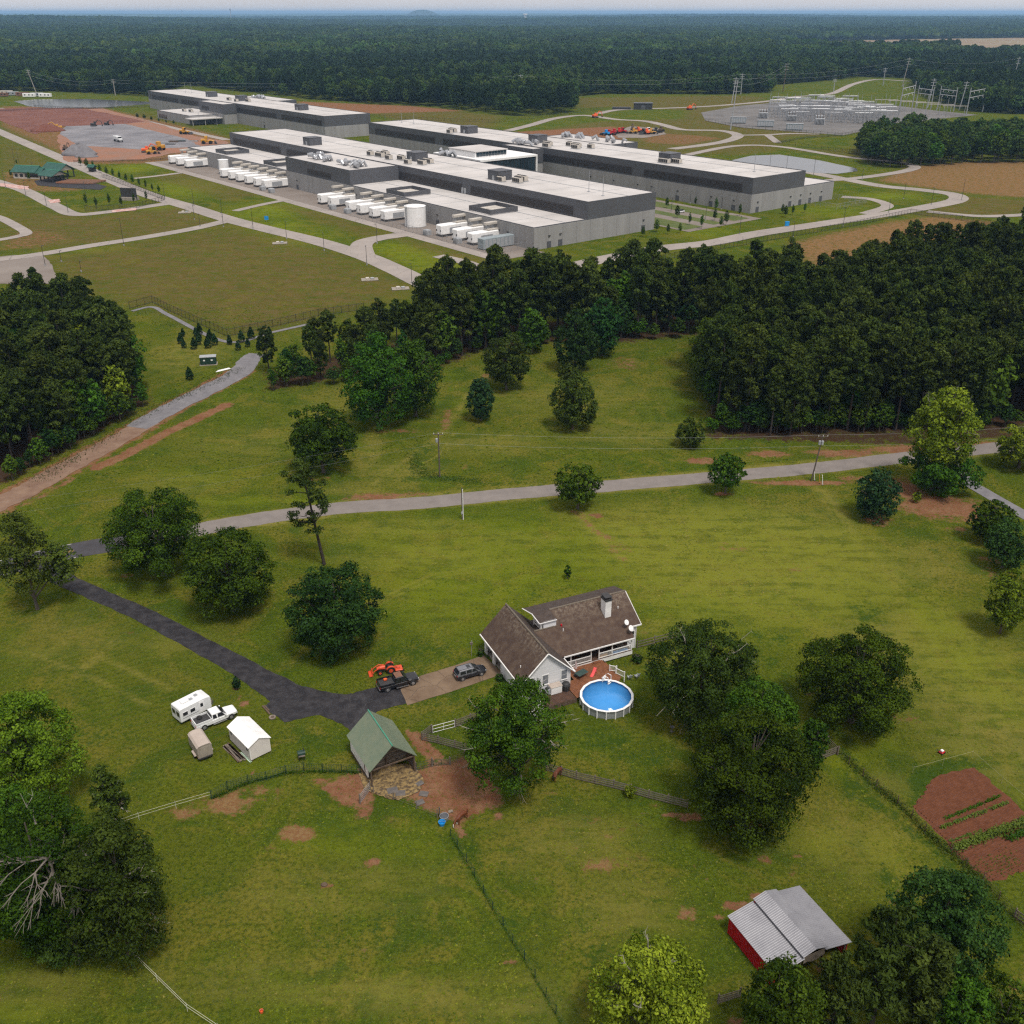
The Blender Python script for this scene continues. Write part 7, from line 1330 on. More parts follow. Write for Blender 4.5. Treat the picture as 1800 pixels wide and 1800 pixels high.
# horses: one skinned body each
def horse(label, p, rz, body, mane, blaze=None, grazing=True, sock=None):
    t = thing('horse', label, 'horse', (*p, 0), rz); V = [(0, 0, 1.12), (.42, 0, 1.16), (.72, 0, 1.22), (-.40, 0, 1.14), (-.72, 0, 1.20)]; E_ = [(0, 1), (1, 2), (0, 3), (3, 4)]; Rr = [.27, .27, .22, .26, .23]
    nk = [(.98, 0, 1.12, .16), (1.22, 0, .85, .12), (1.38, 0, .62, .115), (1.44, 0, .42, .085), (1.47, 0, .24, .065)] if grazing else [(.98, 0, 1.5, .16), (1.2, 0, 1.72, .12), (1.42, 0, 1.66, .11), (1.6, 0, 1.48, .075)]
    prev = 2
    for x, y, z, r_ in nk: V.append((x, y, z)); Rr.append(r_); E_.append((prev, len(V) - 1)); prev = len(V) - 1
    head = len(V) - 1
    for hip, x, back in ((2, .66, 0), (4, -.72, 1)):
        for s_ in (-1, 1):
            ch = [(x, s_ * .17, .95, .13), (x + (.06 if not back else .10), s_ * .18, .68, .085), (x + (.02 if not back else -.10), s_ * .18, .46, .058), (x + .0, s_ * .18, .18, .045), (x + .03, s_ * .18, .04, .055)]; prev = hip
            for a in ch: V.append(a[:3]); Rr.append(a[3]); E_.append((prev, len(V) - 1)); prev = len(V) - 1
    me = bpy.data.meshes.new('body'); me.from_pydata(V, E_, []); o = bpy.data.objects.new('body', me); COL.objects.link(o); o.parent = t; md = o.modifiers.new('skin', 'SKIN')
    for i, sv in enumerate(me.skin_vertices[0].data): sv.radius = (Rr[i], Rr[i] * (1.12 if i < 5 else 1)); sv.use_root = (i == 0)
    sd = o.modifiers.new('sub', 'SUBSURF'); sd.levels = 1; sd.render_levels = 2; me.materials.append(MAT[body])
    MB().tube([(-.90, 0, 1.36), (-1.02, 0, 1.1), (-1.03, 0, .7), (-1.0, 0, .38)], [.05, .09, .085, .03], 6).build('tail', mane, t)
    n_ = [(V[2][0] + .05, 0, V[2][2] + .2)] + [(x, 0, z + r_ * .9) for x, y, z, r_ in nk[:3]]; MB().tube(n_, [.05, .07, .06, .04], 5).build('mane', mane, t)
    hx = V[head]
    for s_ in (-1, 1): e = V[head - 2] if grazing else V[head - 1]; MB().loft([[(e[0] - .02, s_ * .07 + dy * q, e[2] + .1 + z) for dy, z in ((-.03, 0), (.03, 0), (.02, .02), (-.02, .02))] if q == 1 else [(e[0] - .04, s_ * .09, e[2] + .25)] * 4 for q in (1, 0)]).build('ear', body, t)
    if blaze: a, b = V[head - 2], V[head]; MB().tube([(a[0] + .10, 0, a[2] + .02), ((a[0] + b[0]) / 2 + .09, 0, (a[2] + b[2]) / 2 + .02), (b[0] + .05, 0, b[2])], [.05, .055, .05], 6).build('blaze', blaze, t)
    if sock:
        for j in (8, 13): pass
        MB().tube([(.66, -.18, .32), (.66, -.18, .03)], [.062, .068], 7).build('sock', sock, t)
horse('chestnut horse with white blaze walking near the blue tub', gp(812, 1444), R(232), 'horse_chestnut', 'horse_chestnut', 'horse_white', True, 'horse_white')
horse('brown horse with black tail grazing by the board fence', gp(979, 1369), R(58), 'horse_bay', 'horse_black')
# ------------------------------------------------------------------ red walled shed with grey tin roof
p0 = np.array(gp(1277, 1640)); t = thing('red_shed', 'red walled shed with stepped grey tin roof', 'shed', (*p0, 0), R(-65)); SL = 7.4
# local: x along the ridge towards the camera, y to the right
prof = [(0, 2.25, 3.3, 2.95), (3.1, 3.25, 4.6, 3.7), (4.6, 3.7, 6.1, 3.25), (5.9, 2.95, 9.3, 2.3)]
for y0, z0, y1, z1 in prof:
    MB().slab([(-.2, y0, z0), (SL + .3, y0, z0), (SL + .3, y1, z1), (-.2, y1, z1)], .05).build('roof_sheet', 'tin_roof', t); m = MB()
    for k in range(34): x = -.18 + k * (SL + .46) / 33; m.tube([(x, y0, z0 + .012), (x, y1, z1 + .012)], .03, 3)
    m.build('corrugation', 'tin_roof', t)['kind'] = 'stuff'
m = MB().box(0, SL, .1, .16, .05, 2.22).build('left_wall', 'barn_red', t); r2 = MB()
for k in range(30): r2.box(.1 + k * .25, .16 + k * .25, .06, .1, .05, 2.22)
r2.build('wall_ribs', 'barn_red', t)['kind'] = 'stuff'
MB().box(0, .08, .16, 9.0, .05, 2.2).build('back_wall', 'barn_red', t); MB().box(.1, SL, 9.05, 9.12, .05, 2.2).build('right_wall', 'barn_red', t)
for y0, z0, y1, z1 in prof: MB().loft([[(x, max(y0, .16), 2.2), (x, min(y1, 9.0), 2.2), (x, min(y1, 9.0), z1 - .12), (x, max(y0, .16), z0 - .12)] for x in (0, .08)]).build('gable_sheet', 'barn_red', t)
for x in (.2, SL / 2, SL - .1):
    for y in (3.2, 6.0, 8.9): MB().box(x - .07, x + .07, y - .07, y + .07, 0, 2.9).build('post', 'wood_dark', t) if y < 8 else MB().box(x - .07, x + .07, y - .07, y + .07, 0, 2.25).build('post', 'wood_dark', t)
MB().loft([[(SL + .12 + dx_, y, 3.1 - .5 * (1 + math.sin(y * 2.4)) * .3 - k * 1.0), (SL + .16 + dx_, y, 3.1 - .5 * (1 + math.sin(y * 2.4)) * .3 - k * 1.0)] for k, dx_, y in ((0, 0, 3.5), (0, 0, 4.6), (0, 0, 5.8), (0, 0, 7.2))][:0] or [[(SL + .12, y, 3.0), (SL + .16, y, 3.0), (SL + .22, y, 2.1 - .2 * math.sin(y * 3)), (SL + .18, y, 2.1 - .2 * math.sin(y * 3))] for y in (3.3, 3.8, 4.4, 5.0, 5.5, 5.9)]).build('tarpaulin', 'straw_board', t)
# ------------------------------------------------------------------ garden
GPX = [(1643, 1367), (1713, 1349), (1760, 1390), (1800, 1427), (1875, 1500), (1860, 1545), (1800, 1530), (1743, 1550), (1690, 1512), (1605, 1418), (1624, 1393)]
struct('garden_soil', patch(GPX, .012, jag=.3), 'garden_soil', 'tilled red brown soil of the garden plot', 'soil')
GP_ = [gp(*p) for p in GPX]; fr = MB(); d0 = np.array(gp(1800, 1427)) - np.array(gp(1605, 1418)); d0 = np.array([gp(1758, 1401)[0] - gp(1661, 1441)[0], gp(1758, 1401)[1] - gp(1661, 1441)[1]]); d0 /= np.hypot(*d0); nn = np.array([-d0[1], d0[0]]); o0 = np.array(gp(1605, 1418)); kk = 0
for k in range(-34, 40):
    pts_ = [o0 + nn * k * .42 + d0 * s_ for s_ in np.arange(-6, 24, .5)]; ins = inpoly([p[0] for p in pts_], [p[1] for p in pts_], GP_); run = []
    for p, i_ in list(zip(pts_, ins)) + [(None, False)]:
        if i_: run.append((p[0] + rnd.uniform(-.04, .04), p[1] + rnd.uniform(-.04, .04), .0 + rnd.uniform(0, .05)))
        else:
            if len(run) > 2: fr.tube(run, .13, 4)
            run = []
fo = fr.build('furrows', 'garden_soil'); tag(fo, 'low ridges of loose soil across the garden plot', 'soil', kind='stuff')
def crop_row(label, a, b, w, h, n, m, leaf=.13):
    r = np.random.default_rng(int(a[0])); A_, B_ = np.array(gp(*a)), np.array(gp(*b)); f = r.random(n); 
    k = (np.sin(f * 60) + np.sin(f * 23 + 1)) > -1.2; f = f[k]; n = len(f); pos = np.zeros((n, 3)); pos[:, :2] = (B_ - A_) * f[:, None] + r.normal(0, w / 2.2, (n, 2)); pos[:, 2] = r.uniform(.05, h, n); nr = rdir(r, n) * .6 + [0, 0, .9]; nr /= np.linalg.norm(nr, axis=1)[:, None]; v, q = leaf_quads(r, pos, nr, leaf * r.uniform(.6, 1.3, n))
    o = link('crop_row', leafmesh('crop_row', v, q, r.normal(.5, .2, n)), m); o.location = (*A_, 0); tag(o, label, 'plants', kind='stuff')
crop_row('upper row of leafy vegetables in the garden', (1661, 1441), (1758, 1401), .28, .35, 700, 'leaf_mid', .11); crop_row('second row of leafy vegetables in the garden', (1653, 1457), (1770, 1412), .28, .35, 800, 'leaf_crop', .11); crop_row('thin sparse seedling row in the garden', (1668, 1480), (1725, 1461), .25, .2, 260, 'leaf_crop', .09); crop_row('tall thick grassy row crossing the garden', (1677, 1494), (1815, 1441), .6, .7, 3000, 'leaf_crop', .13); crop_row('dark plants at the right end of garden', (1768, 1476), (1815, 1460), .6, .5, 700, 'leaf_mid'); crop_row('low weeds at the bottom of the garden', (1720, 1530), (1790, 1510), 2.0, .15, 500, 'leaf_olive', .1)
# overgrowth along the fences
def growth(label, pts, w, h, n, m, leaf=.16):
    r = np.random.default_rng(n); P = [np.array(gp(*p)) for p in pts]; V = []; seg = r.integers(0, len(P) - 1, n); f = r.random(n); pos = np.array([P[s_] + (P[s_ + 1] - P[s_]) * f_ for s_, f_ in zip(seg, f)]); pos = np.column_stack([pos + r.normal(0, w / 2, (n, 2)), np.zeros(n)]); cl = .5 + .5 * np.sin(pos[:, 0] * 1.1) * np.sin(pos[:, 1] * .8 + 1); pos[:, 2] = r.random(n) * h * (.35 + cl)
    nr = rdir(r, n) + [0, 0, .7]; nr /= np.linalg.norm(nr, axis=1)[:, None]; v, q = leaf_quads(r, pos, nr, leaf * r.uniform(.6, 1.3, n), .4); o = link('weeds', leafmesh('weeds', v, q, r.normal(.45, .2, n)), m); tag(o, label, 'weeds', kind='stuff')
growth('tall weeds along the garden fence', [(1478, 1324), (1541, 1384), (1577, 1412), (1627, 1463), (1670, 1499), (1726, 1548), (1800, 1632)], .8, .5, 2600, 'leaf_olive', .13); growth('grass tufts along the lower pasture fence', [(793, 1471), (835, 1542), (867, 1600), (921, 1687), (995, 1815)], .25, .28, 800, 'leaf_mid', .10); growth('weeds at the foot of the mesh fence', [(372, 1405), (437, 1377), (502, 1360), (568, 1357), (634, 1359)], .3, .35, 1500, 'leaf_mid', .12); growth('rough weeds beside the gravel road', [(60, 846), (140, 800), (250, 728), (330, 692), (420, 648)], 2.6, .4, 1800, 'leaf_olive', .18); growth('rough grass round the utility pole', [(725, 800), (735, 830), (780, 842), (850, 848)], 2.2, .3, 1300, 'leaf_olive', .16)
# ------------------------------------------------------------------ utility poles and wires
def upole(label, base, ytop, xtop=None, cross=True, can=0, m='wood_pole'):
    p = gp(*base); H = height_at(base[0], base[1], ytop); lean = ((xtop or base[0]) - base[0]) / ppm(base[1]); t = thing('utility_pole', label, 'utility pole', (*p, 0), 0); MB().tube([(0, 0, -.1), (lean, 0, H)], [.17, .11], 8).build('pole', m, t)
    if cross:
        MB().box(lean - 1.0, lean + 1.0, -.16, -.06, H - .45, H - .32).build('crossarm', m, t)
        for x in (-.9, 0, .9): MB().lathe([(.05, H - .32), (.06, H - .2), (.03, H - .12), (.05, H - .06)], 8, lean + x, -.11).build('insulator', 'white_metal', t)
    for k in range(can): MB().lathe([(.02, H - 2.1), (.24, H - 2.08), (.25, H - 1.35), (.2, H - 1.28), (.05, H - 1.2)], 12, lean * .85 - .35 + k * .55, -.1).build('transformer_can', 'steel_grey', t)
    return (p[0] + lean, p[1], H)
U1 = upole('utility pole with grey transformer in the upper meadow', (773, 838), 760, None, True, 1); U3 = upole('leaning utility pole with crossarm beside the lane', (1426, 845), 764, 1435, True, 2)
p = gp(813, 913); H = height_at(813, 913, 857); t = thing('utility_pole', 'bare pole with white conduit below the lane', 'utility pole', (*p, 0), 0); MB().tube([(0, 0, -.1), (0, 0, H)], [.14, .1], 8).build('pole', 'wood_pole', t); MB().tube([(.16, -.1, 0), (.14, -.1, H - .3)], .075, 6).build('conduit', 'white_metal', t); MB().bbox(-.2, .1, -.3, -.12, 1.2, 1.7, .02).build('meter_box', 'steel_grey', t)
p = gp(829, 1153); t = thing('yard_post', 'thin pale pole beside the concrete apron', 'pole', (*p, 0), 0); MB().tube([(0, 0, 0), (.05, 0, 2.7)], .05, 6).build('pole', 'galv', t); MB().bbox(-.2, .2, -.12, .12, 2.0, 2.4, .02).build('bird_box', 'wood_grey', t)
for i, (b, yt, m_) in enumerate((((1432, 845), 829, 'white_metal'), ((1441, 850), 834, 'yellow_machine'), ((1446, 853), 835, 'white_metal'))):
    t = thing('guy_guard', 'leaning %s guard tube, %s right of the leaning pole' % ('yellow' if i == 1 else 'white', ORD[i]), 'guy guard', (*gp(*b), 0), 0); h_ = height_at(*b, yt); MB().tube([(0, 0, 0), (-.35, 0, h_)], .07, 6).build('tube', m_, t); MB().cyl(0, 0, 0, .12, .14, n=8).build('anchor', 'dark_metal', t)
def wire(label, a, b, sag, r_=.011):
    A_, B_ = Vector(a), Vector(b); m = MB(); m.tube([A_.lerp(B_, k / 24) - Vector((0, 0, sag * 4 * (k / 24) * (1 - k / 24))) for k in range(25)], r_, 3); o = m.build('power_wire', 'steel_grey'); tag(o, label, 'wire')
LX, LY = gp(-140, 900, 9); RX, RY = gp(1880, 742, 9)
for k, (dz, nm) in enumerate(((-.05, 'upper'), (-2.4, 'lower'))):
    wire('%s power wire between the two meadow poles' % nm, (U1[0], U1[1], U1[2] + dz), (U3[0], U3[1], U3[2] + dz), .9); wire('%s power wire from transformer pole to the left' % nm, (U1[0], U1[1], U1[2] + dz), (LX, LY, 9 + dz), 1.0); wire('%s power wire from leaning pole to the right' % nm, (U3[0], U3[1], U3[2] + dz), (RX, RY, 9 + dz), .7)
wire('guy wire of the transformer pole', (U1[0], U1[1], U1[2] - 2.2), (U1[0] + 2.0, U1[1] + 1.5, .05), .05); wire('guy wire of the leaning pole', (U3[0], U3[1], U3[2] - 1.0), (*gp(1441, 850), .1), .05)
# pad transformer and debris near the gravel road
p = gp(367, 640); t = thing('utility_box', 'dark green utility box in grass beside the gravel road', 'utility box', (*p, 0), R(12)); MB().bbox(-2.1, 2.1, -1.0, 1.0, .15, 2.1, .08).build('cabinet', 'utility_green', t); MB().bbox(-2.2, 2.2, -1.1, 1.1, 2.1, 2.35, .06).build('lid', 'steel_grey', t); MB().box(-2.3, 2.3, -1.3, 1.3, 0, .15).build('pad', 'concrete_floor', t)
for x in (-1.0, 1.0): d_ = MB().box(x - .92, x + .92, -1.03, -1.002, .3, 2.0).build('door', 'utility_green', t); MB().box(x - .25, x + .25, -1.05, -1.031, 1.2, 1.55).build('notice', 'white_paint', d_)
t = thing('pipe_bundle', 'white pipes lying beside the gravel road', 'pipes', (*gp(392, 652), 0), .7)
for k in range(4): MB().tube([(-2 + k * .3, k * .25, .12), (2.2, k * .25 + .1, .12)], .11, 6).build('pipe', 'white_metal', t)
# ------------------------------------------------------------------ substation, power lines, machines, pavilions
def beam(m, a, b, r_=.12): m.tube([a, b], r_, 4)
def hframe(label, pa, pb, ytop, arms=2):
    A_, B_ = np.array(gp(*pa)), np.array(gp(*pb)); H = height_at(pa[0], pa[1], ytop); d = B_ - A_; L_ = float(np.hypot(*d)); t = thing('line_portal', label, 'power pylon', (*A_, 0), math.atan2(d[1], d[0]))
    for x in (0, L_): MB().tube([(x, 0, 0), (x, 0, H)], [.55, .35], 8).build('column', 'galv', t)
    for k in range(arms):
        z = H * (.86 - .22 * k); MB().tube([(0, 0, z), (L_, 0, z)], .38, 6).build('crossbeam', 'galv', t)
        for x in (L_ * .2, L_ * .5, L_ * .8): MB().tube([(x, -.1, z - .4), (x, -.8, z - 2.0)], .14, 5).build('insulator', 'white_metal', t)
for i, (a, b, yt) in enumerate((((1580, 203), (1602, 196), 148), ((1610, 188), (1636, 192), 150), ((1648, 192), (1676, 196), 151), ((1698, 204), (1727, 197), 154))):
    hframe('tall steel line portal, %s from the left of four' % ORD[i], a, b, yt)
def mast(label, p, yt, grp='steel masts of the substation', r_=.32):
    H = height_at(p[0], p[1], yt); t = thing('steel_mast', label, 'mast', (*gp(*p), 0), 0, grp); MB().tube([(0, 0, 0), (0, 0, H)], [r_, r_ * .45], 6).build('mast', 'galv', t); MB().box(-.6, .6, -.6, .6, 0, .4).build('footing', 'concrete_wall', t)
MS = [(1352, 196, 161), (1380, 200, 163), (1406, 190, 160), (1429, 192, 161), (1447, 205, 165), (1462, 196, 163), (1480, 214, 164), (1502, 213, 163), (1525, 220, 165), (1552, 208, 166), (1560, 200, 166), (1573, 198, 168), (1577, 212, 166), (1626, 205, 165), (1535, 200, 168), (1366, 188, 160), (1394, 205, 166), (1418, 198, 164), (1440, 186, 162), (1470, 206, 168), (1490, 190, 164), (1512, 196, 166), (1544, 214, 170), (1590, 200, 168), (1606, 206, 172), (1650, 202, 168), (1662, 208, 172)]
for i, (x, y, yt) in enumerate(MS): mast('tall pale lightning mast standing among the substation frames', (x, y), yt)
def bay(label, p, w, d, h, rz, seed):
    """one switching bay: columns, beams and insulator stacks"""
    r = random.Random(seed); t = thing('switch_bay', label, 'switchgear', (*gp(*p), 0), rz, 'switch bays of the substation'); n = 4
    for i in range(n):
        for s_ in (-1, 1): x = (i - 1.5) * w / 3; MB().box(x - .16, x + .16, s_ * d / 2 - .16, s_ * d / 2 + .16, 0, h).build('column', 'galv', t)
    for s_ in (-1, 1): MB().box(-w / 2, w / 2, s_ * d / 2 - .15, s_ * d / 2 + .15, h, h + .35).build('beam', 'galv', t)
    for i in range(n): x = (i - 1.5) * w / 3; MB().box(x - .12, x + .12, -d / 2, d / 2, h * .7, h * .7 + .25).build('cross_beam', 'galv', t)
    for i in range(6): x = r.uniform(-w / 2, w / 2); y = r.uniform(-d / 2, d / 2); MB().lathe([(.3, 0), (.3, 1.8), (.16, 1.9), (.24, 2.4), (.16, 2.9), (.24, 3.3), (.1, 3.8)], 7, x, y).build('insulator_stack', 'steel_grey', t)
    MB().tube([(-w / 2, 0, h + .9), (w / 2, 0, h + .9)], .1, 5).build('busbar', 'galv', t)
k = 0
for row, (y0, x0, x1, n_) in enumerate(((190, 1362, 1530, 9), (196, 1356, 1560, 11), (201, 1352, 1570, 11), (206, 1352, 1570, 11), (212, 1378, 1545, 9), (186, 1380, 1500, 6))):
    for i in range(n_):
        x = x0 + (x1 - x0) * (i + .5) / n_; bay('grey steel switch bay with insulators inside the substation', (x + rnd.uniform(-3, 3), y0 + (x - x0) * .035), 15, 7, rnd.uniform(7, 11), R(-8) + rnd.uniform(-.1, .1), k); k += 1
for i, (x, y) in enumerate(((1556, 191), (1580, 193), (1604, 195), (1628, 197), (1652, 200), (1676, 203))):
    t = thing('bus_gantry', 'pale low bus gantry right of substation, %s from left' % ORD[i], 'switchgear', (*gp(x, y), 0), R(-12), 'pale bus gantries'); 
    for q in (-9, 9): MB().box(q - .2, q + .2, -.2, .2, 0, 8).build('column', 'galv', t)
    MB().box(-11, 11, -.25, .25, 8, 8.5).build('beam', 'hvac_beige', t)
for i, (x, y) in enumerate(((1341, 208), (1391, 213), (1440, 219))):
    t = thing('power_transformer', 'large grey power transformer, %s from left in front row' % ORD[i], 'transformer', (*gp(x, y), 0), R(-8), 'power transformers'); MB().bbox(-4, 4, -2.5, 2.5, .4, 5.2, .25).build('tank', 'steel_grey', t); MB().box(-5, 5, -3.5, 3.5, 0, .4).build('pad', 'concrete_wall', t)
    m = MB(); m.tube([(-3.5, 2, 6.4), (3.5, 2, 6.4)], .9, 10); m.build('conservator', 'steel_grey', t)
    for q in range(7): MB().box(-3.6 + q * 1.1, -3.2 + q * 1.1, -4.0, -2.5, .9, 4.8).build('radiator', 'steel_grey', t)
    for q in (-2.4, 0, 2.4): MB().lathe([(.35, 5.2), (.4, 6.0), (.22, 6.6), (.3, 7.2), (.14, 8.4)], 8, q, -.6).build('bushing', 'wood_dark', t)
for i, (x, y) in enumerate(((1297, 217), (1345, 223), (1396, 229))):
    t = thing('control_container', 'long pale control container, %s from left before substation' % ORD[i], 'container', (*gp(x, y), 0), R(-8), 'control containers'); MB().bbox(-6.5, 6.5, -2, 2, .5, 5.0, .1).build('housing', 'sw_grey', t); MB().box(-6.2, 6.2, -1.8, 1.8, 0, .5).build('skid', 'dark_metal', t); MB().box(-6.7, 6.7, -2.2, 2.2, 5.0, 5.25).build('roof', 'steel_grey', t)
    for q in range(6): MB().box(-6 + q * 2, -4.5 + q * 2, -2.08, -2.002, 1, 4.2).build('door', 'steel_grey', t)
t = thing('site_shed', 'dark small building beside the far service road', 'building', (*gp(1130, 192), 0), R(-5)); MB().box(-9, 9, -5, 5, 0, 5.5).build('wall', 'dark_metal', t); MB().box(-9.4, 9.4, -5.4, 5.4, 5.5, 6).build('roof', 'panel_grey', t); MB().box(-2, 2, -5.08, -5.002, .1, 4).build('door', 'panel_grey', t); MB().box(-30, -12, -5, 2, 0, 2).build('yard_screen', 'dark_metal', t)
# transmission poles
TP = [((64, 164), 122, 56, 'leaning pale transmission pole at the far left'), ((203, 168), 139, None, 'pale transmission pole left of the left rear hall'), ((915, 170), 131, None, 'brown transmission pole rising from the wood in the centre'), ((1286, 182), 136, 1290, 'left of a pair of transmission poles before the substation'), ((1302, 166), 129, None, 'right of a pair of transmission poles behind the field'), ((1376, 162), 110, 1378, 'dark red lattice transmission pole behind the substation'), ((1552, 150), 119, None, 'short transmission pole beside the far road'), ((1586, 152), 101, 1591, 'tall pale transmission pole beside the far road'), ((1630, 190), 138, 1634, 'transmission pole behind the line portals'), ((1686, 194), 143, 1691, 'transmission pole between the right line portals'), ((1778, 150), 100, 1782, 'far transmission pole near the right edge'), ((1465, 162), 138, None, 'thin transmission pole left of the far road'), ((1284, 228), 140, 1289, 'tall steel pole at the left end of substation')]
TOPS = []
for (b, yt, xt, lb) in TP:
    p = gp(*b); H = max(12, height_at(b[0], b[1], yt)); lean = ((xt or b[0]) - b[0]) / ppm(b[1]); red = 'red' in lb; t = thing('transmission_pole', lb, 'utility pole', (*p, 0), 0); MB().tube([(0, 0, 0), (lean, 0, H)], [.55, .3], 6).build('pole', 'wood_dark' if red else ('bark_pale' if 'pale' in lb else 'steel_grey'), t)
    for q in range(3): MB().tube([(lean * .9 - 2.6, 0, H * (.95 - .09 * q)), (lean * .9 + 2.6, 0, H * (.95 - .09 * q))], .16, 5).build('crossarm', 'steel_grey', t)
    TOPS.append((p[0] + lean, p[1], H))
for a, b in ((0, 1), (1, 2), (2, 4), (4, 7), (7, 10), (3, 5), (8, 9)):
    for q in range(2): wire('%s far transmission wire in span %s' % (('upper', 'lower')[q], ORD[(a * 3 + b) % 20]), (TOPS[a][0], TOPS[a][1], TOPS[a][2] * (.95 - .18 * q)), (TOPS[b][0], TOPS[b][1], TOPS[b][2] * (.95 - .18 * q)), 6, .05)
# machines
def excavator(label, p, rz, m_='yellow_machine', s_=1.0, reach=1):
    t = thing('excavator', label, 'excavator', (*gp(*p), 0), rz); t.scale = (s_,) * 3
    for y in (-1.3, 1.3): MB().bbox(-2, 2, y - .35, y + .35, 0, .9, .25).build('track', 'dark_metal', t)
    MB().bbox(-1.9, 1.4, -1.3, 1.3, 1.0, 2.1, .15).build('house', m_, t); c_ = MB().bbox(.1, 1.4, .3, 1.3, 2.1, 3.1, .12).build('cab', m_, t); MB().box(1.41, 1.44, .4, 1.2, 2.2, 2.95).build('window', 'glass_dark', c_)
    MB().tube([(1.2, -.2, 1.8), (3.2, -.2, 4.2), (5.2, -.2, 3.4)], [.32, .3, .22], 6).build('boom', m_, t); MB().tube([(5.2, -.2, 3.5), (5.8, -.2, 1.2)], .2, 6).build('stick', m_, t); MB().loft([[(5.5, y, 1.2), (6.2, y, 1.1), (6.1, y, .3), (5.4, y, .4)] for y in (-.8, .4)]).build('bucket', 'dark_metal', t)
def loader(label, p, rz, m_, s_=1.0):
    t = thing('wheel_loader', label, 'loader', (*gp(*p), 0), rz); t.scale = (s_,) * 3
    MB().bbox(-3, -.3, -1.1, 1.1, .9, 2.2, .15).build('rear_body', m_, t); MB().bbox(-.2, 1.8, -.9, .9, .8, 1.6, .1).build('front_frame', m_, t); c_ = MB().bbox(-1.3, .1, -.8, .8, 2.2, 3.4, .12).build('cab', m_, t); MB().box(.11, .14, -.7, .7, 2.4, 3.2).build('window', 'glass_dark', c_)
    for x in (-1.9, 1.2):
        for y in (-1.2, 1.2): MB().wheel((x, y, .8), .8, .5, 12).build('wheel', 'tyre', t)
    for y in (-.6, .6): MB().tube([(.6, y, 1.7), (2.4, y, 1.3), (3.0, y, .7)], .16, 5).build('arm', m_, t)
    MB().loft([[(2.9, y, .2), (4.0, y, .15), (3.2, y, 1.2), (2.9, y, 1.2)] for y in (-1.4, 1.4)]).build('bucket', 'dark_metal', t)
def dump_truck(label, p, rz, s_=1.0, m_='car_white'):
    t = thing('dump_truck', label, 'truck', (*gp(*p), 0), rz); t.scale = (s_,) * 3; MB().box(-4, 4, -.9, .9, .9, 1.2).build('chassis', 'dark_metal', t); MB().loft([[(-4.2, -1.2, 1.3), (-4.2, 1.2, 1.3), (1.3, 1.2, 1.3), (1.3, -1.2, 1.3)], [(-4.6, -1.3, 2.9), (-4.6, 1.3, 2.9), (1.4, 1.3, 2.9), (1.4, -1.3, 2.9)]]).build('dump_body', m_, t)
    c_ = MB().bbox(1.7, 3.2, -1.15, 1.15, 1.2, 3.1, .15).build('cab', m_, t); MB().box(3.21, 3.24, -1, 1, 2.1, 2.9).build('windscreen', 'glass_dark', c_); MB().bbox(3.2, 4.5, -1.0, 1.0, 1.0, 2.0, .15).build('hood', m_, t)
    for x in (-3, -1.7, 3.5):
        for y in (-1.05, 1.05): MB().wheel((x, y, .5), .5, .4, 12).build('wheel', 'tyre', t)
dump_truck('white dump truck on the wet grey slab', (208, 249), R(-50), 1.3); excavator('yellow excavator beside the dark soil heap', (104, 228), R(200), s_=1.4); excavator('orange excavator at the lower edge of the slab', (256, 268), R(20), 'orange_red', 1.3); loader('yellow loader in front of the grey slab', (278, 264), R(160), 'yellow_machine', 1.7); loader('second yellow loader below the slab', (268, 271), R(30), 'yellow_machine', 1.3); loader('yellow machine on orange soil beside the road', (326, 236), R(-20), 'yellow_machine', 1.5); loader('orange roller at the right corner of slab', (366, 253), R(10), 'yellow_machine', 1.6); excavator('small dark excavator at left corner of the slab', (116, 264), R(90), 'wood_dark', 1.1); excavator('dark excavator on the red earthworks', (165, 222), R(10), 'dark_metal', 1.2); excavator('dark excavator at the right of red earthworks', (188, 220), R(-10), 'dark_metal', 1.0)
for i, (x, y, rz) in enumerate(((290, 252, .1), (305, 250, 0), (318, 249, .2), (300, 254, -.1), (340, 249, 0))):
    t = thing('material_stack', 'dark stacked material on the slab edge, %s from left' % ORD[i], 'stack', (*gp(x, y), 0), rz, 'stacks on the slab'); [MB().box(-3.4, 3.4, -1.2 + q * .8, -.5 + q * .8, 0, rnd.uniform(.5, 1.1)).build('bundle', rnd.choice(['dark_metal', 'wood_dark', 'teal', 'steel_grey']), t) for q in range(3)]
def heap(label, p, rx, ry, h, m_, seed):
    r = random.Random(seed); t = thing('soil_heap', label, 'heap', (*gp(*p), 0), 0); n = 18; rings = []
    for f, z in ((1, -.05), (.85, .25), (.62, .6), (.38, .86), (.15, 1.0)): rings.append([(rx * f * math.cos(q) * (1 + r.uniform(-.12, .12)), ry * f * math.sin(q) * (1 + r.uniform(-.12, .12)), h * z * r.uniform(.85, 1.1)) for q in (2 * math.pi * k / n for k in range(n))])
    MB().loft(rings).build('heap', m_, t, True)
heap('grey gravel heap in front of the slab', (140, 272), 13, 9, 7, 'gravel_grey', 1); heap('dark red soil heap left of the slab', (84, 230), 14, 11, 5, 'red_soil_far', 2); heap('low grey rubble heap beside the gravel heap', (152, 276), 8, 5, 3, 'gravel_grey', 3)
MC = ['barn_red', 'barn_red', 'red_lens', 'blue_plastic', 'yellow_machine', 'orange_red', 'dark_metal', 'white_metal', 'barn_red', 'yellow_machine', 'dark_metal', 'wood_dark', 'orange_red']
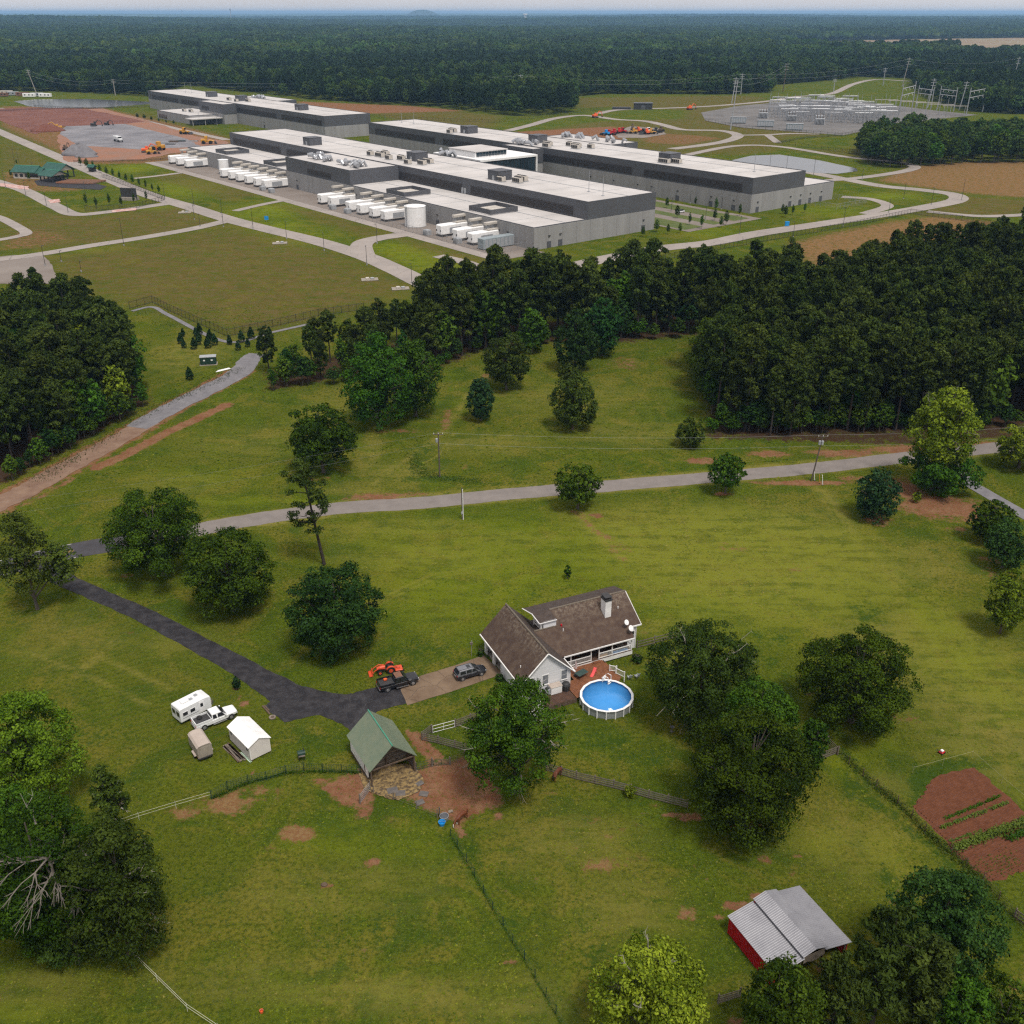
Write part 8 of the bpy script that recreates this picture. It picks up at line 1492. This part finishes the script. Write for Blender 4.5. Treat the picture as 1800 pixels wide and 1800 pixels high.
for i, x in enumerate((1072, 1080, 1088, 1064, 1112, 1120, 1130, 1140, 1096, 1146, 1154, 1162, 1136)):
    nm = {'barn_red': 'red', 'red_lens': 'deep red', 'blue_plastic': 'blue', 'yellow_machine': 'yellow', 'orange_red': 'orange', 'dark_metal': 'dark', 'white_metal': 'white', 'wood_dark': 'brown'}[MC[i]]
    loader('%s machine, %s in the lot behind the rear hall' % (nm, ORD[i]), (x, 238 - (i % 3) * 1.6 - (x - 1064) * .03), R(20 + i * 37), MC[i], 1.25)
excavator('brown drill rig on the gravel lot', (1114, 231), R(100), 'wood_dark', 1.3)
for i, (x, y, lb) in enumerate(((1046, 207, 'orange excavator beside the far service road'), (1212, 193, 'orange machine at the left of the substation'))): excavator(lb, (x, y), R(30), 'orange_red', 1.3)
for i, (x, y) in enumerate(((12, 166), (24, 168), (40, 169), (52, 171), (66, 170), (80, 171), (4, 170))):
    t = thing('site_trailer', 'pale site trailer or container, %s at the far left' % ORD[i], 'trailer', (*gp(x, y), 0), rnd.uniform(-.2, .2), 'site trailers at the far left'); MB().bbox(-7, 7, -1.8, 1.8, .6, 4.2, .1).build('body', rnd.choice(['white_metal', 'steel_grey', 'hvac_beige', 'white_metal', 'rust_paint']), t); [MB().wheel((q, s_ * 1.6, .4), .4, .3, 8).build('wheel', 'tyre', t) for q in (-4, 4) for s_ in (-1, 1)]; [MB().box(q, q + 1.6, -1.86, -1.802, 2, 3.2).build('window', 'glass_dark', t) for q in (-5, 0, 4)]
# parked cars beside the office
for i, (u, w) in enumerate(((560, 110), (552, 112), (30, 92), (44, 93), (58, 108), (72, 108), (20, 108), (86, 93))):
    t = fthing('parked_car', 'small parked car, %s from the right %s' % (ORD[i], 'by the low office' if i < 2 else 'in the car park between halls'), 'car', u, w, 0, 'parked cars of the facility', R(90)); c_ = rnd.choice(['char_paint', 'silver_paint', 'car_white', 'black_paint']); MB().loft([ring(-2.2, .8, .35, .9, .12), ring(-1.8, .9, .3, 1.0, .12), ring(1.4, .9, .3, .95, .12), ring(2.2, .75, .4, .75, .12)]).build('body', c_, t); MB().loft([[(-1.9, -.8, .95), (-1.9, .8, .95), (1.0, .8, .92), (1.0, -.8, .92)], [(-1.4, -.62, 1.5), (-1.4, .62, 1.5), (.2, .62, 1.5), (.2, -.62, 1.5)]]).build('cabin', 'glass_dark', t); [MB().wheel((q, s_ * .85, .33), .33, .2, 10).build('wheel', 'tyre', t) for q in (-1.4, 1.4) for s_ in (-1, 1)]
# pavilions with green roofs
def pavilion(label, p, rz, L_, W_, h, rise, open_=False):
    t = thing('pavilion', label, 'pavilion', (*gp(*p), 0), rz)
    if open_:
        for x in np.linspace(-L_ / 2 + 1, L_ / 2 - 1, 4):
            for y in (-W_ / 2 + 1, W_ / 2 - 1): MB().box(x - .25, x + .25, y - .25, y + .25, 0, h).build('post', 'dark_metal', t)
    else:
        MB().box(-L_ / 2 + 1, L_ / 2 - 1, -W_ / 2 + 1, W_ / 2 - 1, 0, h).build('wall', 'hvac_beige', t); [MB().box(x - .9, x + .9, -W_ / 2 + .92, -W_ / 2 + .998, .9, 2.6).build('window', 'glass_dark', t) for x in np.linspace(-L_ / 2 + 3, L_ / 2 - 3, 4)]
    for s_ in (-1, 1): P_ = [(-L_ / 2, s_ * W_ / 2, h), (L_ / 2, s_ * W_ / 2, h), (L_ / 2, 0, h + rise), (-L_ / 2, 0, h + rise)]; MB().slab(P_ if s_ < 0 else P_[::-1], .25).build('roof_slope', 'park_green', t)
    MB().loft([[(x, -W_ / 2 + 1.2, h), (x, W_ / 2 - 1.2, h), (x, 0, h + rise - .4)] for x in (-L_ / 2 + 1.1, L_ / 2 - 1.1)]).build('gable', 'hvac_beige', t); MB().tube([(-L_ / 2, 0, h + rise), (L_ / 2, 0, h + rise)], .2, 5).build('ridge_cap', 'green_ridge', t)
pavilion('left tan pavilion with two green roofs', (52, 312), R(-12), 16, 11, 3.6, 3.0); pavilion('green roofed annex right of the tan pavilion', (66, 313), R(-12), 11, 9, 3.2, 2.4); pavilion('dark open pavilion with tall green roof', (104, 311), R(-30), 17, 11, 4.2, 3.4, True); pavilion('lower green roofed pavilion in front', (96, 318), R(-30), 12, 12, 3.4, 2.6, True); pavilion('small green roofed shelter farther right', (163, 302), R(-20), 5, 4, 2.8, 1.2, True)
struct('pavilion_terrace', patch([(60, 318), (95, 312), (150, 318), (188, 328), (176, 334), (110, 330), (66, 326)], sheet_z(.05)), 'asphalt_drive', 'black terrace around the pavilions', 'terrace')
t = thing('timber_stack', 'long orange brown timbers laid out beside the pavilions', 'timber', (*gp(141, 321), 0), R(-8)); [MB().box(-11 + q * .3, 11 + q * .3, -6 + q * 2.2, -5.2 + q * 2.2, .3, 1.0).build('beam', 'orange_soil', t) for q in range(6)]; [MB().box(x, x + .5, -6, 6, .08, .3).build('bearer', 'wood_dark', t) for x in (-8, 0, 8)]
t = thing('outdoor_screen', 'black upright screen on the pavilion lawn', 'screen', (*gp(228, 352), 0), R(-15)); MB().box(-4.5, 4.5, -.2, .2, 1.5, 6).build('panel', 'dark_metal', t); MB().box(-4, 4, -1.5, 2.5, .05, 1.5).build('stage', 'concrete_floor', t); [MB().box(x - .2, x + .2, .2, .5, 0, 6).build('post', 'dark_metal', t) for x in (-4, 4)]
for i, pts in enumerate(([(0, 322), (50, 328), (50, 334), (0, 328)], [(84, 352), (104, 350), (106, 356), (88, 358)], [(196, 370), (240, 366), (240, 370), (198, 374)])): struct('marked_paving', patch(pts, sheet_z(.08), jag=.4), pm('paving%d' % i, (.5, .40, .37), (.38, .16, .13), .5, .9, coord='World'), 'red and white marked paving, %s from the left' % ORD[i], 'paving')
t = thing('blue_sign', 'small blue sign beside the main service road', 'sign', (*gp(469, 390), 0), 0); MB().box(-.9, .9, -.06, .06, .9, 2.6).build('panel', 'blue_plastic', t); MB().cyl(0, .12, 0, 2.6, .08, n=6).build('post', 'galv', t)
t = thing('blue_sign', 'small blue box at the car park entrance', 'sign', (*gp(1383, 398), 0), 0); MB().box(-.9, .9, -.4, .4, .3, 2.2).build('panel', 'blue_plastic', t); MB().cyl(0, .5, 0, 2.2, .08, n=6).build('post', 'galv', t)
for i, (x, y) in enumerate(((704, 508), (492, 428), (650, 492), (325, 374))): t = thing('utility_vault', 'pale concrete vault in the grass, %s beside the main road' % ORD[i], 'vault', (*gp(x, y), 0), .2, 'concrete vaults'); MB().bbox(-3, 3, -1.8, 1.8, 0, .35, .08).build('slab', 'concrete_floor', t); MB().bbox(-1.4, -.2, -.7, .7, .35, .9, .06).build('hatch', 'hvac_beige', t); MB().bbox(.3, 1.5, -.7, .7, .35, .8, .06).build('hatch', 'steel_grey', t)
# far landmarks on the horizon
for lb, x, y, yt, w_ in (('white water tower on the far horizon', 923, 42, 24, 5), ('thin far mast with platform on the left horizon', 407, 40, 15, 1.6), ('thin far mast left of the platform mast', 322, 36, 17, .8)):
    p = gp(x, y); p = (p[0] * .5, p[1] * .5) if False else p; H = max(60, height_at(x, y, yt)); t = thing('far_tower', lb, 'tower', (*p, 0), 0); MB().tube([(0, 0, 0), (0, 0, H)], [w_ * 2.5, w_ * 1.8], 8).build('shaft', 'white_metal' if 'white' in lb else 'steel_grey', t); MB().lathe([(w_, H * .86), (w_ * 4, H * .9), (w_ * 4, H * .98), (w_, H)], 10).build('head', 'white_metal' if 'white' in lb else 'steel_grey', t)
for i, (x, y, w_) in enumerate(((845, 43, 300), (895, 42, 220), (1105, 41, 160), (1190, 43, 300), (1250, 42, 90))):
    t = thing('warehouse', 'long white warehouse far away near the horizon, %s from left' % ORD[i], 'building', (*gp(x, y), 0), .1, 'far white warehouses'); MB().box(-w_ / 2, w_ / 2, -30, 30, 0, 30).build('wall', 'white_metal', t); MB().box(-w_ / 2 - 2, w_ / 2 + 2, -32, 32, 30, 33).build('roof', 'roof_white', t)
# ------------------------------------------------------------------ woods beyond: one mass, instances on points
def lod_tree(seed, a, b, leaf, n, mat, pine=False):
    if pine: me, _ = pine_mesh(seed, 20, 3.6, .3, leaf, n)
    else: me, _, _ = broadleaf(seed, a, b, leaf, 9, 'egg', .26, rough=.2, nmax=n); me.transform(Matrix.Translation((0, 0, b + 3)))
    me.materials.append(MAT[mat]); return bpy.data.objects.new('wood_source', me)
SRC = bpy.data.collections.new('wood_sources')
for k in range(3): SRC.objects.link(lod_tree(600 + k, 4.6 + k * .5, 7.2, .75, 1100, 'leaf_far'))
for k in range(3): SRC.objects.link(lod_tree(620 + k, 0, 0, .68, 1000, 'leaf_farpine', True))
def canopy_patch(seed):
    r = np.random.default_rng(seed); V, Q, T = [], [], []; o = 0
    for k in range(30):
        x, y = r.uniform(-32, 32, 2); a = r.uniform(4.5, 8); z = r.uniform(9, 16); n = 70; d = rdir(r, n); d[:, 2] = abs(d[:, 2]) * 1.0 + .05
        v, q = leaf_quads(r, d * [a, a, a * .9] + [x, y, z], d + r.normal(size=(n, 3)) * .3, np.full(n, 2.1), .8); V.append(v); Q.append(q + o); o += len(v); T.append(np.full(n, r.normal(.4, .25)) + r.normal(0, .08, n))
    me = leafmesh('canopy', np.concatenate(V), np.concatenate(Q), np.concatenate(T)); me.materials.append(MAT['leaf_farpine' if seed % 2 else 'leaf_far']); return bpy.data.objects.new('canopy_source', me)
SRC2 = bpy.data.collections.new('canopy_sources')
for k in range(5): SRC2.objects.link(canopy_patch(700 + k))
SRC3 = bpy.data.collections.new('pine_sources')
for H, me, tm in PINES: SRC3.objects.link(bpy.data.objects.new('pine_source', me))
def wood(name, label, pts, src, nsrc, smin, smax, seed, idx=None, zs=None):
    r = np.random.default_rng(seed); n = len(pts); me = bpy.data.meshes.new(name); me.vertices.add(n); me.vertices.foreach_set('co', np.asarray(pts, np.float32).ravel())
    rot = np.zeros((n, 3), np.float32); rot[:, 2] = r.uniform(0, 6.28, n); s_ = r.uniform(smin, smax, n); sc_ = np.stack([s_ * r.uniform(.9, 1.15, n), s_ * r.uniform(.9, 1.15, n), s_ * r.uniform(.85, 1.2, n)], 1).astype(np.float32)
    at = me.attributes.new('rot', 'FLOAT_VECTOR', 'POINT'); at.data.foreach_set('vector', rot.ravel()); at = me.attributes.new('scl', 'FLOAT_VECTOR', 'POINT'); at.data.foreach_set('vector', sc_.ravel())
    at = me.attributes.new('pick', 'INT', 'POINT'); at.data.foreach_set('value', np.asarray(idx if idx is not None else r.integers(0, nsrc, n), np.int32))
    o = bpy.data.objects.new(name, me); COL.objects.link(o); tag(o, label, 'wood', kind='stuff')
    ng = bpy.data.node_groups.new(name, 'GeometryNodeTree'); ng.interface.new_socket('Geometry', in_out='INPUT', socket_type='NodeSocketGeometry'); ng.interface.new_socket('Geometry', in_out='OUTPUT', socket_type='NodeSocketGeometry')
    N, L = ng.nodes, ng.links; gi = N.new('NodeGroupInput'); go = N.new('NodeGroupOutput'); ip = N.new('GeometryNodeInstanceOnPoints'); ci = N.new('GeometryNodeCollectionInfo'); ci.inputs['Collection'].default_value = src; ci.inputs['Separate Children'].default_value = True; ci.inputs['Reset Children'].default_value = True
    ip.inputs['Pick Instance'].default_value = True
    for nm, ty, sk in (('rot', 'FLOAT_VECTOR', 'Rotation'), ('scl', 'FLOAT_VECTOR', 'Scale'), ('pick', 'INT', 'Instance Index')):
        a = N.new('GeometryNodeInputNamedAttribute'); a.data_type = ty; a.inputs['Name'].default_value = nm; L.new(a.outputs[0], ip.inputs[sk])
    L.new(gi.outputs[0], ip.inputs['Points']); L.new(ci.outputs[0], ip.inputs['Instance']); L.new(ip.outputs[0], go.inputs[0])
    md = o.modifiers.new('scatter', 'NODES'); md.node_group = ng; return o
if rest:
    R_ = np.array(rest); wood('pine_wood', 'back rows of the dark pine wood at the right', np.stack([R_[:, 0], R_[:, 1], R_[:, 2]], 1), SRC3, len(PINES), .9, 1.08, 5)
FIELD_FAR = [gp(*p) for p in ((1332, 80), (1400, 74), (1600, 69), (1920, 65), (1920, 116), (1800, 110), (1710, 103), (1700, 97), (1560, 95), (1450, 92), (1332, 90))]
struct('far_field', patch([(1332, 80), (1400, 74), (1600, 69), (1920, 65), (1920, 116), (1800, 110), (1710, 103), (1700, 97), (1560, 95), (1450, 92), (1332, 90)], .4), 'dry_far', 'pale dry field among the far woods at upper right', 'field')
EDGE = [(-400, 166), (0, 160), (120, 162), (265, 170), (330, 150), (520, 172), (640, 182), (760, 188), (860, 200), (930, 205), (1000, 200), (1020, 186), (1060, 172), (1100, 166), (1300, 166), (1400, 160), (1440, 150), (1500, 140), (1590, 142), (1640, 178), (1700, 196), (1760, 200), (1920, 204)]
def edge_row(px): return np.interp(px, [e[0] for e in EDGE], [e[1] for e in EDGE])
def place_far(y0, y1, sp, seed, edge=False):
    r = np.random.default_rng(seed); out = []
    hw = lambda y: (y * CP) * .60 + 120
    for y in np.arange(y0, y1, sp * .9):
        xs_ = np.arange(-hw(y), hw(y), sp); xs_ = xs_ + r.uniform(-.45, .45, len(xs_)) * sp; ys_ = y + r.uniform(-.45, .45, len(xs_)) * sp; out.append(np.stack([xs_, ys_], 1))
    P = np.concatenate(out); d = P[:, 1] * CP + CAM_H * SP; px = 900 + P[:, 0] / d * FPX; v = (CAM_H * CP - P[:, 1] * SP) / d; py = 900 + v * FPX
    k = (py < edge_row(px)) if edge else np.ones(len(P), bool)
    # clearings: substation way, far field, lawn by the house
    k &= ~inpoly(P[:, 0], P[:, 1], FIELD_FAR)
    for cl in ([(1350, 178), (1360, 150), (1410, 146), (1520, 136), (1600, 138), (1600, 175), (1500, 180)], [(1010, 170), (1060, 166), (1180, 165), (1180, 190), (1010, 190)]): k &= ~inpoly(px, py, cl)
    return P[k]
def patchy(P, seed):
    """stands of pine and of broadleaf trees"""
    return .5 + .5 * np.sin(P[:, 0] / 90 + 2 * np.sin(P[:, 1] / 140)) * np.sin(P[:, 1] / 75 + P[:, 0] / 200 + seed)
P = place_far(820, 2050, 8.6, 31, True); r = np.random.default_rng(9); pine = r.random(len(P)) < .15 + .7 * (patchy(P, 1) > .55)
wood('far_wood', 'dark green wood beyond the facility', np.column_stack([P, np.zeros(len(P))]), SRC, 6, .75, 1.2, 10, np.where(pine, r.integers(3, 6, len(P)), r.integers(0, 3, len(P))))
P2 = place_far(2050, 15000, 46, 33); d2 = np.hypot(P2[:, 0], P2[:, 1]); keep = np.random.default_rng(2).random(len(P2)) < np.clip(1.25 - d2 / 16000, .3, 1); P2 = P2[keep]
print('far', len(P), len(P2))
wood('far_canopy', 'blue green forest canopy stretching to the horizon', np.column_stack([P2, far_z(P2[:, 0], P2[:, 1])]), SRC2, 5, .85, 1.3, 12)
# wood to the right of the pond, in front of the substation
WB = [(1512, 285), (1560, 296), (1660, 292), (1740, 288), (1920, 286), (1920, 252), (1700, 250), (1560, 252), (1515, 262)]
B = scatter(WB, 9.5, 51); B = [p for p in B if visible(p)]; B.sort(key=lambda p: p[1]); wood('broadleaf_wood', 'back of the leafy wood right of the substation', [(p[0], p[1], 0) for p in B[90:]], SRC, 3, .8, 1.05, 15, [i % 3 for i in range(len(B[90:]))])
for p in B[:90]: inst_broad(p, rnd.uniform(14, 19), 'leafy tree in the wood right of the substation fence', 'trees right of the substation fence', rnd.randrange(4), rnd.choice(['leaf_mid', 'leaf_oak', 'leaf_far']), wide=1.15)
# far hill on the horizon
hx, hy = gp(742, 40); hm = MB(); rr = random.Random(3)
D_ = 19500.; X0 = (742 - 900) / FPX * D_ * CP
rings = []
for f, h in ((1.0, -9), (.86, 30), (.62, 78), (.40, 108), (.2, 123), (.05, 126)): rings.append([(X0 + math.cos(t_) * 350 * f * (1 + .12 * math.sin(3 * t_)), D_ + math.sin(t_) * 460 * f, h + 3 * math.sin(5 * t_)) for t_ in (2 * math.pi * k / 28 for k in range(28))])
hm.loft(rings); struct('hill', hm, pm('hill_wood', (.05, .065, .035), (.035, .05, .03), .004, 1, coord='World'), 'low rounded hill standing on the horizon', 'hill')
# grass tufts and weeds over the near land: uncountable
def tufts():
    r = np.random.default_rng(21); out = []
    for y0, y1, dn, s0 in ((60, 132, 5.0, .30), (132, 185, 2.6, .42), (185, 320, 1.0, .62)):
        n = int((y1 - y0) * 2 * ((y1 * CP + CAM_H * SP) * 900 / FPX + 3) * dn); y = r.uniform(y0, y1, n); x = r.uniform(-1, 1, n) * ((y1 * CP + CAM_H * SP) * 900 / FPX + 3)
        k = abs(x) < (y * CP + CAM_H * SP) * 900 / FPX + 3; x, y = x[k], y[k]
        i = np.clip(np.round((x - NEAR[0]) / .6).astype(int), 0, 560); j = np.clip(np.round((y - NEAR[2]) / .6).astype(int), 0, 480); g_ = j * 561 + i
        pa, pb = paint[0, g_], paint[1, g_]; bare = np.maximum(pa[:, 0] * 1.2, pa[:, 3] * 1.1) + pb[:, 0]
        k = r.random(len(x)) > bare * 1.25; x, y, pa, pb = x[k], y[k], pa[k], pb[k]
        cl = np.sin(x * .31 + 2 * np.sin(y * .17)) * np.sin(y * .27 + 1.3 * np.sin(x * .21)); k = r.random(len(x)) < .62 + .38 * cl; x, y, pa, pb, cl = x[k], y[k], pa[k], pb[k], cl[k]
        tone = np.clip(.34 + .55 * pa[:, 1] + .35 * pb[:, 3] - .35 * pa[:, 2] + .20 * np.sin(x * .19 + 1.7 * np.sin(y * .13 + 1)) * np.sin(y * .16 + 1.9 * np.sin(x * .11)) + r.normal(0, .19, len(x)), 0, 1)
        sz = s0 * r.uniform(.5, 1.35, len(x)) * (1 - .25 * pb[:, 2]) * (1 + .5 * pa[:, 2]); out.append(np.stack([x, y, sz, tone], 1))
    P = np.concatenate(out); keep = np.ones(len(P), bool)
    for poly in SHEETPOLY:
        if min(p[1] for p in poly) > 330: continue
        keep &= ~inpoly(P[:, 0], P[:, 1], poly)
    return P[keep]
TF = tufts(); print('tufts', len(TF))
tm_ = bpy.data.materials.new('tuft'); tm_.use_nodes = True; N, L = tm_.node_tree.nodes, tm_.node_tree.links; b = N['Principled BSDF']; b.inputs['Roughness'].default_value = .9; b.inputs['Specular IOR Level'].default_value = .0
at = N.new('ShaderNodeAttribute'); at.attribute_type = 'INSTANCER'; at.attribute_name = 'tone'; cr_ = N.new('ShaderNodeValToRGB'); e_ = cr_.color_ramp.elements; e_[0].color = (.030, .058, .006, 1); e_[1].color = (.21, .185, .042, 1); e_[1].position = 1.0
for ps_, c_ in ((.3, (.074, .108, .0075)), (.6, (.132, .160, .0125))): q_ = e_.new(ps_); q_.color = (*c_, 1)
L.new(at.outputs['Fac'], cr_.inputs[0]); L.new(cr_.outputs[0], b.inputs['Base Color'])
SRC4 = bpy.data.collections.new('tuft_sources')
for k in range(4):
    r = np.random.default_rng(800 + k); V, Q = [], []
    for q_ in range(9): an = r.uniform(0, 6.28); L_ = r.uniform(.5, 1.1); w_ = r.uniform(.10, .2); c_, s_ = math.cos(an), math.sin(an); o_ = r.normal(0, .18, 2); V += [(o_[0] - s_ * w_, o_[1] + c_ * w_, 0), (o_[0] + s_ * w_, o_[1] - c_ * w_, 0), (o_[0] + c_ * L_ * .8, o_[1] + s_ * L_ * .8, r.uniform(.18, .42))]; Q.append((len(V) - 3, len(V) - 2, len(V) - 1))
    me = bpy.data.meshes.new('tuft'); me.from_pydata(V, [], Q); me.materials.append(tm_); SRC4.objects.link(bpy.data.objects.new('tuft_source', me))
o = wood('grass', 'short tufts of grass and weeds over the near lawns and pastures', np.column_stack([TF[:, :2], np.zeros(len(TF))]), SRC4, 4, 1, 1, 40); o['category'] = 'grass'
sc4 = np.repeat(TF[:, 2:3], 3, 1).astype(np.float32) * .62; o.data.attributes['scl'].data.foreach_set('vector', sc4.ravel()); ta = o.data.attributes.new('tone', 'FLOAT', 'POINT'); ta.data.foreach_set('value', TF[:, 3].astype(np.float32))
# air
zmax = 128.; hz = MB().box(-47000, 47000, -6000, 47000, -12, zmax); hzm = bpy.data.materials.new('haze'); hzm.use_nodes = True; N = hzm.node_tree.nodes; N.remove(N['Principled BSDF']); pv = N.new('ShaderNodeVolumePrincipled'); pv.inputs['Color'].default_value = (.36, .64, 1.0, 1); pv.inputs['Density'].default_value = .000060; pv.inputs['Anisotropy'].default_value = .1
hzm.node_tree.links.new(pv.outputs[0], N['Material Output'].inputs['Volume']); o = hz.build('haze', hzm); tag(o, 'pale blue haze in the air over the far land', 'haze', kind='stuff')
